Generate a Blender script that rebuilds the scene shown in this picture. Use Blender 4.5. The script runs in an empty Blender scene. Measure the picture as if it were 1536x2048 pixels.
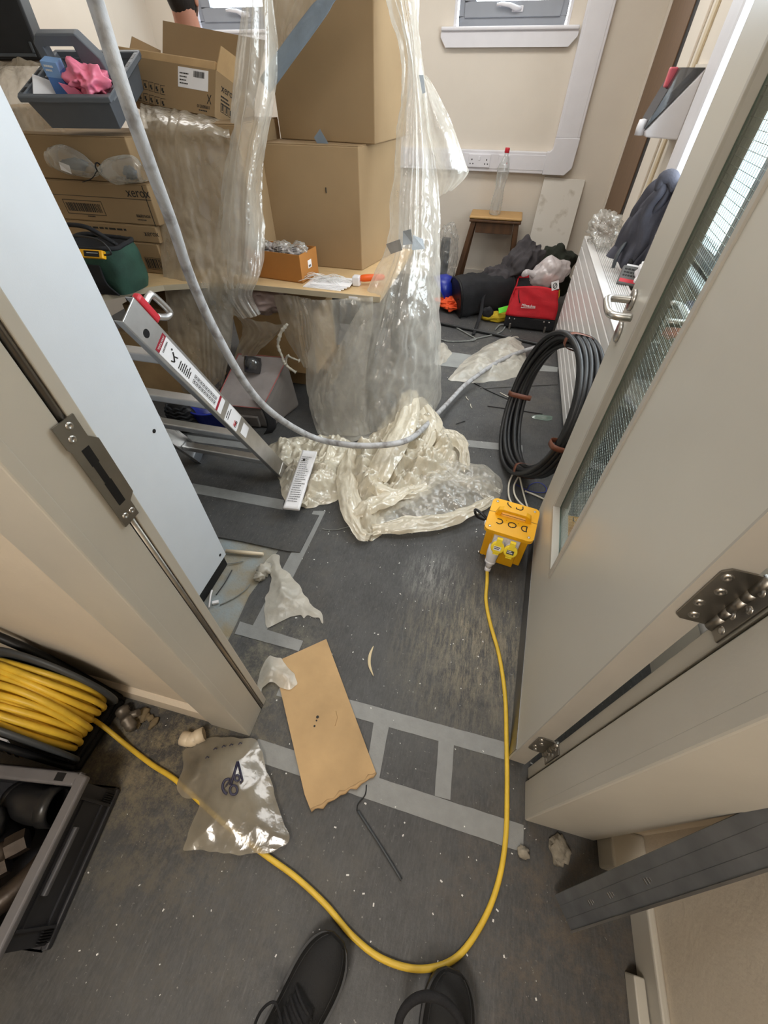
import bpy, bmesh, math, random
from math import sin, cos, pi, radians
from mathutils import Vector, Matrix, noise
from mathutils.geometry import tessellate_polygon

C = bpy.context.scene.collection
V = Vector
# ---------------------------------------------------------------- camera
H_CAM = 1.45                       # the phone is held 1.45 m above the floor
FPX = 805.0                        # focal length in pixels of the 1536 x 2048 frame
AX_X = V((0.96994274, 0.18137629, -0.16221506))     # world X, Y, Z seen in camera axes (right, down, forward)
AX_Y = V((0.24331773, -0.71539682, 0.65498387))
AX_Z = V((0.00275041, -0.67476665, -0.73802602))
cd = bpy.data.cameras.new('camera')
cam = bpy.data.objects.new('camera', cd)
C.objects.link(cam)
cd.sensor_fit = 'VERTICAL'
cd.sensor_height = 36.0
cd.sensor_width = 27.0
cd.lens = 36.0 * FPX / 2048.0
cd.clip_start = 0.02
right = V((AX_X[0], AX_Y[0], AX_Z[0]))
down = V((AX_X[1], AX_Y[1], AX_Z[1]))
fwd = V((AX_X[2], AX_Y[2], AX_Z[2]))
cam.matrix_world = Matrix(((right[0], -down[0], -fwd[0], 0), (right[1], -down[1], -fwd[1], 0),
                           (right[2], -down[2], -fwd[2], H_CAM), (0, 0, 0, 1)))
sc = bpy.context.scene
sc.camera = cam
sc.view_settings.view_transform = 'Standard'
sc.view_settings.look = 'None'
sc.view_settings.gamma = 1.0
sc.view_settings.use_curve_mapping = False
sc.view_settings.exposure = 0.0
sc.cycles.max_bounces = 10
sc.cycles.transparent_max_bounces = 32
sc.cycles.caustics_reflective = False
sc.cycles.caustics_refractive = False
# ---------------------------------------------------------------- sky and lamps
wd = bpy.data.worlds.new('sky')
sc.world = wd
wd.use_nodes = True
wn = wd.node_tree
bgn = wn.nodes['Background']
wtc = wn.nodes.new('ShaderNodeTexCoord')
wno = wn.nodes.new('ShaderNodeTexNoise')
wno.inputs['Scale'].default_value = 5.0
wno.inputs['Detail'].default_value = 5.0
wrp = wn.nodes.new('ShaderNodeValToRGB')
wrp.color_ramp.elements[0].position = 0.35
wrp.color_ramp.elements[0].color = (0.72, 0.84, 1.0, 1)
wrp.color_ramp.elements[1].position = 0.6
wrp.color_ramp.elements[1].color = (0.95, 0.98, 1.0, 1)
wn.links.new(wtc.outputs['Generated'], wno.inputs['Vector'])
wn.links.new(wno.outputs['Fac'], wrp.inputs['Fac'])
wn.links.new(wrp.outputs['Color'], bgn.inputs['Color'])
bgn.inputs['Strength'].default_value = 11.0


def area(name, loc, size, watts, col, size_y=None, rot=(0, 0, 0)):
    l = bpy.data.lights.new(name, 'AREA')
    l.shape = 'RECTANGLE'
    l.size = size
    l.size_y = size_y or size
    l.energy = watts
    l.color = col
    o = bpy.data.objects.new(name, l)
    o.location = loc
    o.rotation_euler = rot
    C.objects.link(o)
    return o


area('ceiling_lamp', (-0.3, 3.4, 2.57), 1.2, 20, (1.0, 0.98, 0.95), 0.6)
area('ceiling_lamp', (-0.1, 1.3, 2.57), 1.2, 14, (1.0, 0.98, 0.95), 0.6)
area('ceiling_lamp', (-2.3, 3.4, 2.57), 1.2, 16, (1.0, 0.98, 0.95), 0.6)
area('corridor_lamp', (-0.3, -1.1, 2.57), 0.6, 33, (1.0, 0.94, 0.86), 0.6)


def portal(loc, sx, sy, rot):
    o = area('window_portal', loc, sx, 1, (1, 1, 1), sy, rot)
    o.data.cycles.is_portal = True


# daylight enters through the two far windows and the tall one over the radiator
portal((0.84, 2.05, 1.6), 1.4, 1.46, (0, pi / 2, 0))
portal((-0.3, 4.76, 2.05), 0.95, 0.72, (-pi / 2, 0, 0))
portal((-2.25, 4.76, 2.05), 0.95, 0.72, (-pi / 2, 0, 0))


# ---------------------------------------------------------------- measuring: a pixel of the photo as a point on a real plane
def ray(px, py):
    q = V(((px - 768) / FPX, (py - 1024) / FPX, 1.0))
    return V((AX_X.dot(q), AX_Y.dot(q), AX_Z.dot(q)))


def F(px, py, z=0.0):
    r = ray(px, py)
    t = (z - H_CAM) / r.z
    return V((r.x * t, r.y * t, z))


def atX(px, py, X):
    r = ray(px, py)
    t = X / r.x
    return V((X, r.y * t, H_CAM + r.z * t))


def atY(px, py, Y):
    r = ray(px, py)
    t = Y / r.y
    return V((r.x * t, Y, H_CAM + r.z * t))


def atT(px, py, t):
    r = ray(px, py)
    return V((r.x * t, r.y * t, H_CAM + r.z * t))


# ---------------------------------------------------------------- mesh building
def frame(o, x, y=None, z=None):
    """matrix with origin o, local x along x; y (or z) fixes the rest"""
    x = V(x).normalized()
    if z is None:
        y = V(y)
        z = x.cross(y).normalized()
        y = z.cross(x)
    else:
        z = V(z)
        y = z.cross(x).normalized()
        z = x.cross(y)
    o = V(o)
    return Matrix(((x[0], y[0], z[0], o[0]), (x[1], y[1], z[1], o[1]), (x[2], y[2], z[2], o[2]), (0, 0, 0, 1)))


def T(x, y, z, rz=0, rx=0, ry=0):
    return Matrix.Translation((x, y, z)) @ Matrix.Rotation(rz, 4, 'Z') @ Matrix.Rotation(ry, 4, 'Y') @ Matrix.Rotation(rx, 4, 'X')


class MB:
    def __init__(s, M=None):
        s.v, s.f, s.sm, s.M = [], [], [], M

    def add(s, vs, fs, smooth=False):
        n = len(s.v)
        M = s.M
        s.v += [tuple(M @ V(p)) if M else tuple(p) for p in vs]
        s.f += [tuple(i + n for i in f) for f in fs]
        s.sm += [smooth] * len(fs)
        return s

    def hexa(s, p):   # 4 bottom points then 4 top points, both counter-clockwise from above
        return s.add(p, [(3, 2, 1, 0), (4, 5, 6, 7), (0, 1, 5, 4), (1, 2, 6, 5), (2, 3, 7, 6), (3, 0, 4, 7)])

    def box(s, x0, x1, y0, y1, z0, z1, M=None):
        p = [(x0, y0, z0), (x1, y0, z0), (x1, y1, z0), (x0, y1, z0), (x0, y0, z1), (x1, y0, z1), (x1, y1, z1), (x0, y1, z1)]
        if M:
            p = [M @ V(q) for q in p]
        return s.hexa(p)

    def prism(s, poly, ext, smooth=False):   # poly: 3D outline; ext: vector
        n = len(poly)
        ext = V(ext)
        a = [V(p) for p in poly]
        b = [p + ext for p in a]
        tris = tessellate_polygon([a])
        fs = [tuple(t) for t in tris] + [tuple(i + n for i in reversed(t)) for t in tris]
        s.add(a + b, fs)
        s.add(a + b, [(i, (i + 1) % n, n + (i + 1) % n, n + i) for i in range(n)], smooth)
        return s

    def tube(s, pts, r, n=8, cap=True, closed=False, flat=1.0):
        pts = [V(p) for p in pts]
        m = len(pts)
        rr = r if isinstance(r, (list, tuple)) else [r] * m
        vs, fs = [], []
        up = None
        for i, p in enumerate(pts):
            if closed:
                d = pts[(i + 1) % m] - pts[i - 1]
            else:
                d = pts[min(i + 1, m - 1)] - pts[max(i - 1, 0)]
            if d.length < 1e-9:
                d = V((0, 0, 1))
            d.normalize()
            if up is None:
                up = V((0, 0, 1)) if abs(d.z) < 0.9 else V((1, 0, 0))
            a = up - d * up.dot(d)
            if a.length < 1e-6:
                a = d.orthogonal()
            a.normalize()
            up = a
            b = d.cross(a)
            for k in range(n):
                t = 2 * pi * k / n
                vs.append(p + (a * cos(t) * flat + b * sin(t)) * rr[i])
        for i in range(m if closed else m - 1):
            j = (i + 1) % m
            for k in range(n):
                l = (k + 1) % n
                fs.append((i * n + k, i * n + l, j * n + l, j * n + k))
        s.add(vs, fs, True)
        if cap and not closed:
            s.add(vs[:n], [tuple(range(n))[::-1]])
            s.add(vs[-n:], [tuple(range(n))])
        return s

    def lathe(s, prof, n=20, M=None, smooth=True):   # profile (radius, z) from bottom up
        vs, fs = [], []
        m = len(prof)
        for (r, z) in prof:
            for k in range(n):
                t = 2 * pi * k / n
                p = V((r * cos(t), r * sin(t), z))
                vs.append(M @ p if M else p)
        for i in range(m - 1):
            for k in range(n):
                l = (k + 1) % n
                fs.append((i * n + k, i * n + l, (i + 1) * n + l, (i + 1) * n + k))
        return s.add(vs, fs, smooth)

    def grid(s, fn, nu, nv, smooth=True, keep=None):
        vs = [V(fn(i / nu, j / nv)) for j in range(nv + 1) for i in range(nu + 1)]
        fs = []
        for j in range(nv):
            for i in range(nu):
                if keep and not keep((i + .5) / nu, (j + .5) / nv):
                    continue
                a = j * (nu + 1) + i
                fs.append((a, a + 1, a + nu + 2, a + nu + 1))
        return s.add(vs, fs, smooth)

    def blob(s, c, r, sub=3, amp=0.15, freq=2.0, seed=0.0, M=None, squash=None, floor=None):
        bm = bmesh.new()
        bmesh.ops.create_icosphere(bm, subdivisions=sub, radius=1.0)
        vs = []
        for v in bm.verts:
            d = v.co.normalized()
            k = 1 + amp * noise.noise(d * freq + V((seed, seed * 1.7, -seed))) + amp * .5 * noise.noise(d * freq * 2.3 + V((seed, 3, seed)))
            p = V((d.x * r[0], d.y * r[1], d.z * r[2])) * k
            if M:
                p = M @ p
            p += V(c)
            if floor is not None and p.z < floor:
                p.z = floor
            vs.append(p)
        fs = [tuple(v.index for v in f.verts) for f in bm.faces]
        bm.free()
        return s.add(vs, fs, True)


def root_of(o):
    while o.parent:
        o = o.parent
    return o


def put(name, mb, m, parent=None, world=True, bevel=0, seg=2, subd=0, solid=0, kind=None, label=None):
    """link the builder as ONE mesh object; world=True: its coordinates are world ones and are moved into the thing's frame"""
    vs = mb.v
    if parent is not None and world:
        Mi = root_of(parent).matrix_basis.inverted()
        vs = [tuple(Mi @ V(p)) for p in vs]
    loc = None
    if parent is None:
        xs = [p[0] for p in vs]
        ys = [p[1] for p in vs]
        zs = [p[2] for p in vs]
        loc = V(((min(xs) + max(xs)) / 2, (min(ys) + max(ys)) / 2, min(zs)))
        vs = [(p[0] - loc.x, p[1] - loc.y, p[2] - loc.z) for p in vs]
    me = bpy.data.meshes.new(name)
    me.from_pydata(vs, [], mb.f)
    me.polygons.foreach_set('use_smooth', mb.sm)
    bm = bmesh.new()
    bm.from_mesh(me)
    bmesh.ops.remove_doubles(bm, verts=bm.verts, dist=1e-5)
    bmesh.ops.recalc_face_normals(bm, faces=bm.faces)
    bm.to_mesh(me)
    bm.free()
    me.materials.append(m)
    o = bpy.data.objects.new(name, me)
    C.objects.link(o)
    if parent is not None:
        o.parent = parent
    else:
        o.location = loc
    if bevel:
        b = o.modifiers.new('bevel', 'BEVEL')
        b.width = bevel
        b.segments = seg
        b.limit_method = 'ANGLE'
        b.angle_limit = radians(35)
    if subd:
        b = o.modifiers.new('subd', 'SUBSURF')
        b.levels = b.render_levels = subd
    if solid:
        b = o.modifiers.new('solid', 'SOLIDIFY')
        b.thickness = solid
        b.offset = 0
    if kind:
        o['kind'] = kind
    if label:
        o['label'] = label
    return o


def tag(o, label, cat, group=None, kind=None):
    o['label'] = label
    o['category'] = cat
    if group:
        o['group'] = group
    if kind:
        o['kind'] = kind
    return o


def thing(name, label, cat, loc=(0, 0, 0), rz=0, group=None, M=None):
    o = bpy.data.objects.new(name, None)
    o.empty_display_size = 0.05
    C.objects.link(o)
    if M is not None:
        o.matrix_basis = M
    else:
        o.matrix_basis = Matrix.Translation(loc) @ Matrix.Rotation(rz, 4, 'Z')
    return tag(o, label, cat, group)


def struct(name, mb, m, parent=None, bevel=0):
    o = put(name, mb, m, parent, bevel=bevel)
    if parent is None:
        o['kind'] = 'structure'
    return o


def textmb(s, size, M, sx=1.0, depth=0.0006, align='LEFT'):
    """flat lettering; local x along the line, y up, z out of the surface"""
    cu = bpy.data.curves.new('t', 'FONT')
    cu.body = s
    cu.size = size
    cu.align_x = align
    cu.extrude = depth / 2
    cu.resolution_u = 3
    ob = bpy.data.objects.new('t', cu)
    me = bpy.data.meshes.new_from_object(ob)
    mb = MB(M)
    mb.add([V((v.co.x * sx, v.co.y, v.co.z + depth / 2)) for v in me.vertices], [tuple(p.vertices) for p in me.polygons])
    bpy.data.objects.remove(ob)
    bpy.data.curves.remove(cu)
    bpy.data.meshes.remove(me)
    return mb


def catmull(p, t):
    n = len(p) - 1
    x = min(max(t, 0), 1) * n
    i = min(int(x), n - 1)
    f = x - i
    a, b, c, d = p[max(i - 1, 0)], p[i], p[i + 1], p[min(i + 2, n)]
    return 0.5 * ((2 * b) + (c - a) * f + (2 * a - 5 * b + 4 * c - d) * f * f + (3 * b - a - 3 * c + d) * f ** 3)


def smooth_path(pts, n):
    pts = [V(p) for p in pts]
    return [catmull(pts, i / n) for i in range(n + 1)]


def ridge(x):
    return 1 - 2 * abs(x)


def crump(p, f):
    """crumpled-film relief: flat facets meeting in sharp creases"""
    w = V(p) * f
    w += V((noise.noise(w * .6), noise.noise(w * .6 + V((9, 0, 3))), 0)) * .5
    d = noise.voronoi(w)[0]
    return d[0] - .45


def sheet(rows, nu, nv, amp=0.02, fu=6, fv=1.0, seed=0, crinkle=0.004, cf=12, edge=0.0, ragged=0.0, keep=None, floor=None, sharp=0.6):
    """cloth through rows of world points (first row on top), with folds running down the rows"""
    rows = [[V(p) for p in r] for r in rows]
    so = V((seed * 3.1, seed * 1.7, seed * 0.9))

    def base(u, v):
        return catmull([catmull(r, u) for r in rows], v)

    def fn(u, v):
        if ragged:
            v = v + ragged * noise.noise(V((u * 9, seed, 0))) * v
            u = u + ragged * noise.noise(V((v * 9, seed, 5))) * (2 * abs(u - .5))
        p = base(u, v)
        e = 0.01
        du = base(min(u + e, 1), v) - base(max(u - e, 0), v)
        dv = base(u, min(v + e, 1)) - base(u, max(v - e, 0))
        nn = du.cross(dv)
        if nn.length < 1e-9:
            nn = V((0, -1, 0))
        nn.normalize()
        w = noise.noise(V((u * 1.5, v * 2.2, 1)) + so) * 0.18
        q = V(((u + w) * fu, v * fv, 0)) + so
        a = noise.noise(q)
        b = noise.noise(q * 2.1 + V((7, 3, 0)))
        d = amp * ((1 - sharp) * a * 1.5 + sharp * (ridge(a) - .6) + 0.45 * (ridge(b) - .6))
        if crinkle:
            q2 = V((p.x, p.y, p.z * .55)) + so
            m_ = .35 + 1.3 * max(0, noise.noise(q2 * 3.1) + .35)
            d += crinkle * m_ * (2.0 * crump(q2, cf) + .8 * crump(q2, cf * 2.6))
        p = p + nn * d
        if floor is not None and p.z < floor:
            p.z = floor + 0.001 * (1 + a)
        return p
    return MB().grid(fn, nu, nv, True, keep)


def inpoly(x, y, poly):
    r = False
    n = len(poly)
    for i in range(n):
        x1, y1 = poly[i][0], poly[i][1]
        x2, y2 = poly[i - 1][0], poly[i - 1][1]
        if (y1 > y) != (y2 > y) and x < (x2 - x1) * (y - y1) / (y2 - y1) + x1:
            r = not r
    return r


def edist(x, y, poly):
    best = 9
    n = len(poly)
    for i in range(n):
        ax, ay = poly[i][0], poly[i][1]
        bx, by = poly[i - 1][0], poly[i - 1][1]
        dx, dy = bx - ax, by - ay
        t = max(0, min(1, ((x - ax) * dx + (y - ay) * dy) / (dx * dx + dy * dy + 1e-12)))
        best = min(best, math.hypot(x - ax - t * dx, y - ay - t * dy))
    return best


def heap(poly, hgt, res=0.012, seed=0, rough=1.0, fall=0.1, dirn=0.0, stretch=2.0, z0=0.002, freq=6.0, warp=0.05):
    """crumpled film lying in a heap: a folded surface over the floor outline"""
    xs = [p[0] for p in poly]
    ys = [p[1] for p in poly]
    x0, x1, y0, y1 = min(xs), max(xs), min(ys), max(ys)
    nx, ny = int((x1 - x0) / res) + 1, int((y1 - y0) / res) + 1
    ca, sa = cos(dirn), sin(dirn)
    so = V((seed * 2.3, -seed * 1.1, seed))
    ok = {}
    vs = []
    idx = {}
    for j in range(ny + 1):
        for i in range(nx + 1):
            x, y = x0 + i * res, y0 + j * res
            wx = x + 0.012 * noise.noise(V((x * 22, y * 22, seed)))
            wy = y + 0.012 * noise.noise(V((x * 22, y * 22, seed + 9)))
            if not inpoly(wx, wy, poly):
                continue
            d = min(1, edist(wx, wy, poly) / fall)
            env = (3 * d * d - 2 * d * d * d) ** .8
            a, b = (x * ca + y * sa), (-x * sa + y * ca) * stretch
            w1 = noise.noise(V((a * 4, b * 3, 1)) + so) * .35
            q = V((a * freq * .5 + w1, b * freq * .5 + w1, 0)) + so
            n1 = ridge(noise.noise(q))
            n2 = ridge(noise.noise(q * 2.2 + V((5, 2, 1))))
            n3 = ridge(noise.noise(q * 4.7 + V((1, 8, 3))))
            pv = V((a, b * .8, seed * 3.3))
            c1 = crump(pv, freq * 1.0)
            c2 = crump(pv, freq * 2.4)
            c3 = crump(pv, freq * 5.5)
            big = 0.35 + .65 * (0.5 + .9 * noise.noise(V((x * 4, y * 4, 7)) + so))
            h = hgt * env * (big * (.45 + .35 * max(0, n1)) + rough * (.62 * c1 + .34 * c2 + .13 * c3))
            h = max(h, 0.0) + z0 + 0.003 * env * (1 + n3)
            idx[(i, j)] = len(vs)
            vs.append((x + warp * hgt * 2 * noise.noise(q * 1.3 + V((3, 0, 0))), y + warp * hgt * 2 * noise.noise(q * 1.3 + V((0, 9, 0))), h))
    fs = []
    for (i, j), a in idx.items():
        b, c, d = idx.get((i + 1, j)), idx.get((i + 1, j + 1)), idx.get((i, j + 1))
        if b is not None and c is not None and d is not None:
            fs.append((a, b, c, d))
    # even out the outline
    cnt = {}
    for f_ in fs:
        for k in range(4):
            e_ = tuple(sorted((f_[k], f_[(k + 1) % 4])))
            cnt[e_] = cnt.get(e_, 0) + 1
    nb = {}
    for (a, b), k in cnt.items():
        if k == 1:
            nb.setdefault(a, []).append(b)
            nb.setdefault(b, []).append(a)
    for _ in range(5):
        new = {i: tuple((vs[i][c] * 2 + sum(vs[j][c] for j in js)) / (2 + len(js)) for c in range(3)) for i, js in nb.items()}
        for i, q in new.items():
            vs[i] = q
    return MB().add(vs, fs, True)


# ---------------------------------------------------------------- materials
def srgb(r, g, b):
    return tuple(((c / 255) / 12.92 if c / 255 < 0.04045 else ((c / 255 + 0.055) / 1.055) ** 2.4) for c in (r, g, b))


def pm(name, col, rough=0.5, metal=0.0, var=0.12, scale=12.0, bump=0.0, bscale=60.0, col2=None, stretch=(1, 1, 1), detail=4.0,
       coat=0.0, spec=None, alpha=None, thr=None):
    """procedural material: colour with noise variation, roughness variation and fine relief"""
    m = bpy.data.materials.new(name)
    m.use_nodes = True
    nt = m.node_tree
    b = nt.nodes['Principled BSDF']
    tc = nt.nodes.new('ShaderNodeTexCoord')
    mp = nt.nodes.new('ShaderNodeMapping')
    mp.inputs['Scale'].default_value = stretch
    mp.inputs['Location'].default_value = (13.7, 7.3, 5.1)
    no = nt.nodes.new('ShaderNodeTexNoise')
    no.inputs['Scale'].default_value = scale
    no.inputs['Detail'].default_value = detail
    rp = nt.nodes.new('ShaderNodeValToRGB')
    c1 = tuple(c * (1 - var) for c in col)
    c2 = col2 or tuple(min(1, c * (1 + var)) for c in col)
    if col2:
        c1 = col
    a, z = thr or (0.3, 0.7)
    rp.color_ramp.elements[0].position = a
    rp.color_ramp.elements[1].position = z
    rp.color_ramp.elements[0].color = (*c1, 1)
    rp.color_ramp.elements[1].color = (*c2, 1)
    L = nt.links.new
    L(tc.outputs['Object'], mp.inputs['Vector'])
    L(mp.outputs['Vector'], no.inputs['Vector'])
    L(no.outputs['Fac'], rp.inputs['Fac'])
    L(rp.outputs['Color'], b.inputs['Base Color'])
    b.inputs['Roughness'].default_value = rough
    b.inputs['Metallic'].default_value = metal
    if spec is not None:
        b.inputs['Specular IOR Level'].default_value = spec
    if coat:
        b.inputs['Coat Weight'].default_value = coat
    if alpha is not None:
        b.inputs['Alpha'].default_value = alpha
    if bump:
        n2 = nt.nodes.new('ShaderNodeTexNoise')
        n2.inputs['Scale'].default_value = bscale
        n2.inputs['Detail'].default_value = 5.0
        bp = nt.nodes.new('ShaderNodeBump')
        bp.inputs['Strength'].default_value = bump
        bp.inputs['Distance'].default_value = 0.004
        L(mp.outputs['Vector'], n2.inputs['Vector'])
        L(n2.outputs['Fac'], bp.inputs['Height'])
        L(bp.outputs['Normal'], b.inputs['Normal'])
    return m


def film(name, col, opac, rough=0.18, tran=0.5, edge=0.45, dirt=0.25, bump=0.3):
    """thin polythene: partly clear, milky where it turns edge-on, glossy"""
    m = bpy.data.materials.new(name)
    m.use_nodes = True
    nt = m.node_tree
    nt.nodes.remove(nt.nodes['Principled BSDF'])
    out = nt.nodes['Material Output']
    N, L = nt.nodes.new, nt.links.new
    tc0 = N('ShaderNodeTexCoord')
    tc = N('ShaderNodeMapping')
    tc.inputs['Location'].default_value = (13.7, 7.3, 5.1)
    L(tc0.outputs['Object'], tc.inputs['Vector'])
    no = N('ShaderNodeTexNoise')
    no.inputs['Scale'].default_value = 7
    no.inputs['Detail'].default_value = 6
    L(tc.outputs[0], no.inputs['Vector'])
    n2 = N('ShaderNodeTexNoise')
    n2.inputs['Scale'].default_value = 26
    n2.inputs['Detail'].default_value = 3
    L(tc.outputs[0], n2.inputs['Vector'])
    vo = N('ShaderNodeTexVoronoi')
    vo.inputs['Scale'].default_value = 34
    mpv = N('ShaderNodeMapping')
    mpv.inputs['Scale'].default_value = (1, 1, .6)
    vmx = N('ShaderNodeVectorMath')
    vmx.operation = 'MULTIPLY_ADD'
    vmx.inputs[1].default_value = (.05, .05, .05)
    L(no.outputs['Color'], vmx.inputs[0])
    L(tc.outputs[0], vmx.inputs[2])
    L(vmx.outputs[0], mpv.inputs['Vector'])
    L(mpv.outputs['Vector'], vo.inputs['Vector'])
    sm_ = N('ShaderNodeMath')
    sm_.operation = 'MULTIPLY_ADD'
    sm_.inputs[1].default_value = 0.6
    L(vo.outputs['Distance'], sm_.inputs[0])
    L(n2.outputs['Fac'], sm_.inputs[2])
    bp = N('ShaderNodeBump')
    bp.inputs['Strength'].default_value = bump
    bp.inputs['Distance'].default_value = 0.012
    L(sm_.outputs[0], bp.inputs['Height'])
    rp = N('ShaderNodeValToRGB')
    rp.color_ramp.elements[0].position = .3
    rp.color_ramp.elements[1].position = .7
    rp.color_ramp.elements[0].color = (*[c * (1 - dirt) for c in col], 1)
    rp.color_ramp.elements[1].color = (*col, 1)
    L(no.outputs['Fac'], rp.inputs['Fac'])
    df, tl, gl, tr = N('ShaderNodeBsdfDiffuse'), N('ShaderNodeBsdfTranslucent'), N('ShaderNodeBsdfGlossy'), N('ShaderNodeBsdfTransparent')
    L(rp.outputs['Color'], df.inputs['Color'])
    L(rp.outputs['Color'], tl.inputs['Color'])
    gl.inputs['Roughness'].default_value = rough
    for n_ in (df, tl, gl):
        L(bp.outputs['Normal'], n_.inputs['Normal'])
    m1 = N('ShaderNodeMixShader')
    m1.inputs['Fac'].default_value = tran
    L(df.outputs[0], m1.inputs[1])
    L(tl.outputs[0], m1.inputs[2])
    lw = N('ShaderNodeLayerWeight')
    lw.inputs['Blend'].default_value = 0.35
    ma = N('ShaderNodeMath')
    ma.operation = 'MULTIPLY_ADD'
    ma.inputs[1].default_value = edge
    L(lw.outputs['Facing'], ma.inputs[0])
    mo = N('ShaderNodeMath')
    mo.operation = 'MULTIPLY_ADD'
    mo.inputs[1].default_value = 0.5
    mo.inputs[2].default_value = opac - 0.25
    L(no.outputs['Fac'], mo.inputs[0])
    L(mo.outputs[0], ma.inputs[2])
    ma.use_clamp = True
    m2 = N('ShaderNodeMixShader')
    L(ma.outputs[0], m2.inputs['Fac'])
    L(tr.outputs[0], m2.inputs[1])
    L(m1.outputs[0], m2.inputs[2])
    l2 = N('ShaderNodeLayerWeight')
    l2.inputs['Blend'].default_value = 0.5
    L(bp.outputs['Normal'], l2.inputs['Normal'])
    pw = N('ShaderNodeMath')
    pw.operation = 'POWER'
    pw.inputs[1].default_value = 4.0
    L(l2.outputs['Facing'], pw.inputs[0])
    fr = N('ShaderNodeMath')
    fr.operation = 'MULTIPLY_ADD'
    fr.inputs[1].default_value = 0.5
    fr.inputs[2].default_value = 0.10
    L(pw.outputs[0], fr.inputs[0])
    m3 = N('ShaderNodeMixShader')
    L(fr.outputs[0], m3.inputs['Fac'])
    L(m2.outputs[0], m3.inputs[1])
    L(gl.outputs[0], m3.inputs[2])
    L(m3.outputs[0], out.inputs['Surface'])
    return m


def emis(name, col, st):
    m = bpy.data.materials.new(name)
    m.use_nodes = True
    b = m.node_tree.nodes['Principled BSDF']
    b.inputs['Base Color'].default_value = (*col, 1)
    b.inputs['Emission Color'].default_value = (*col, 1)
    b.inputs['Emission Strength'].default_value = st
    return m


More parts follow.
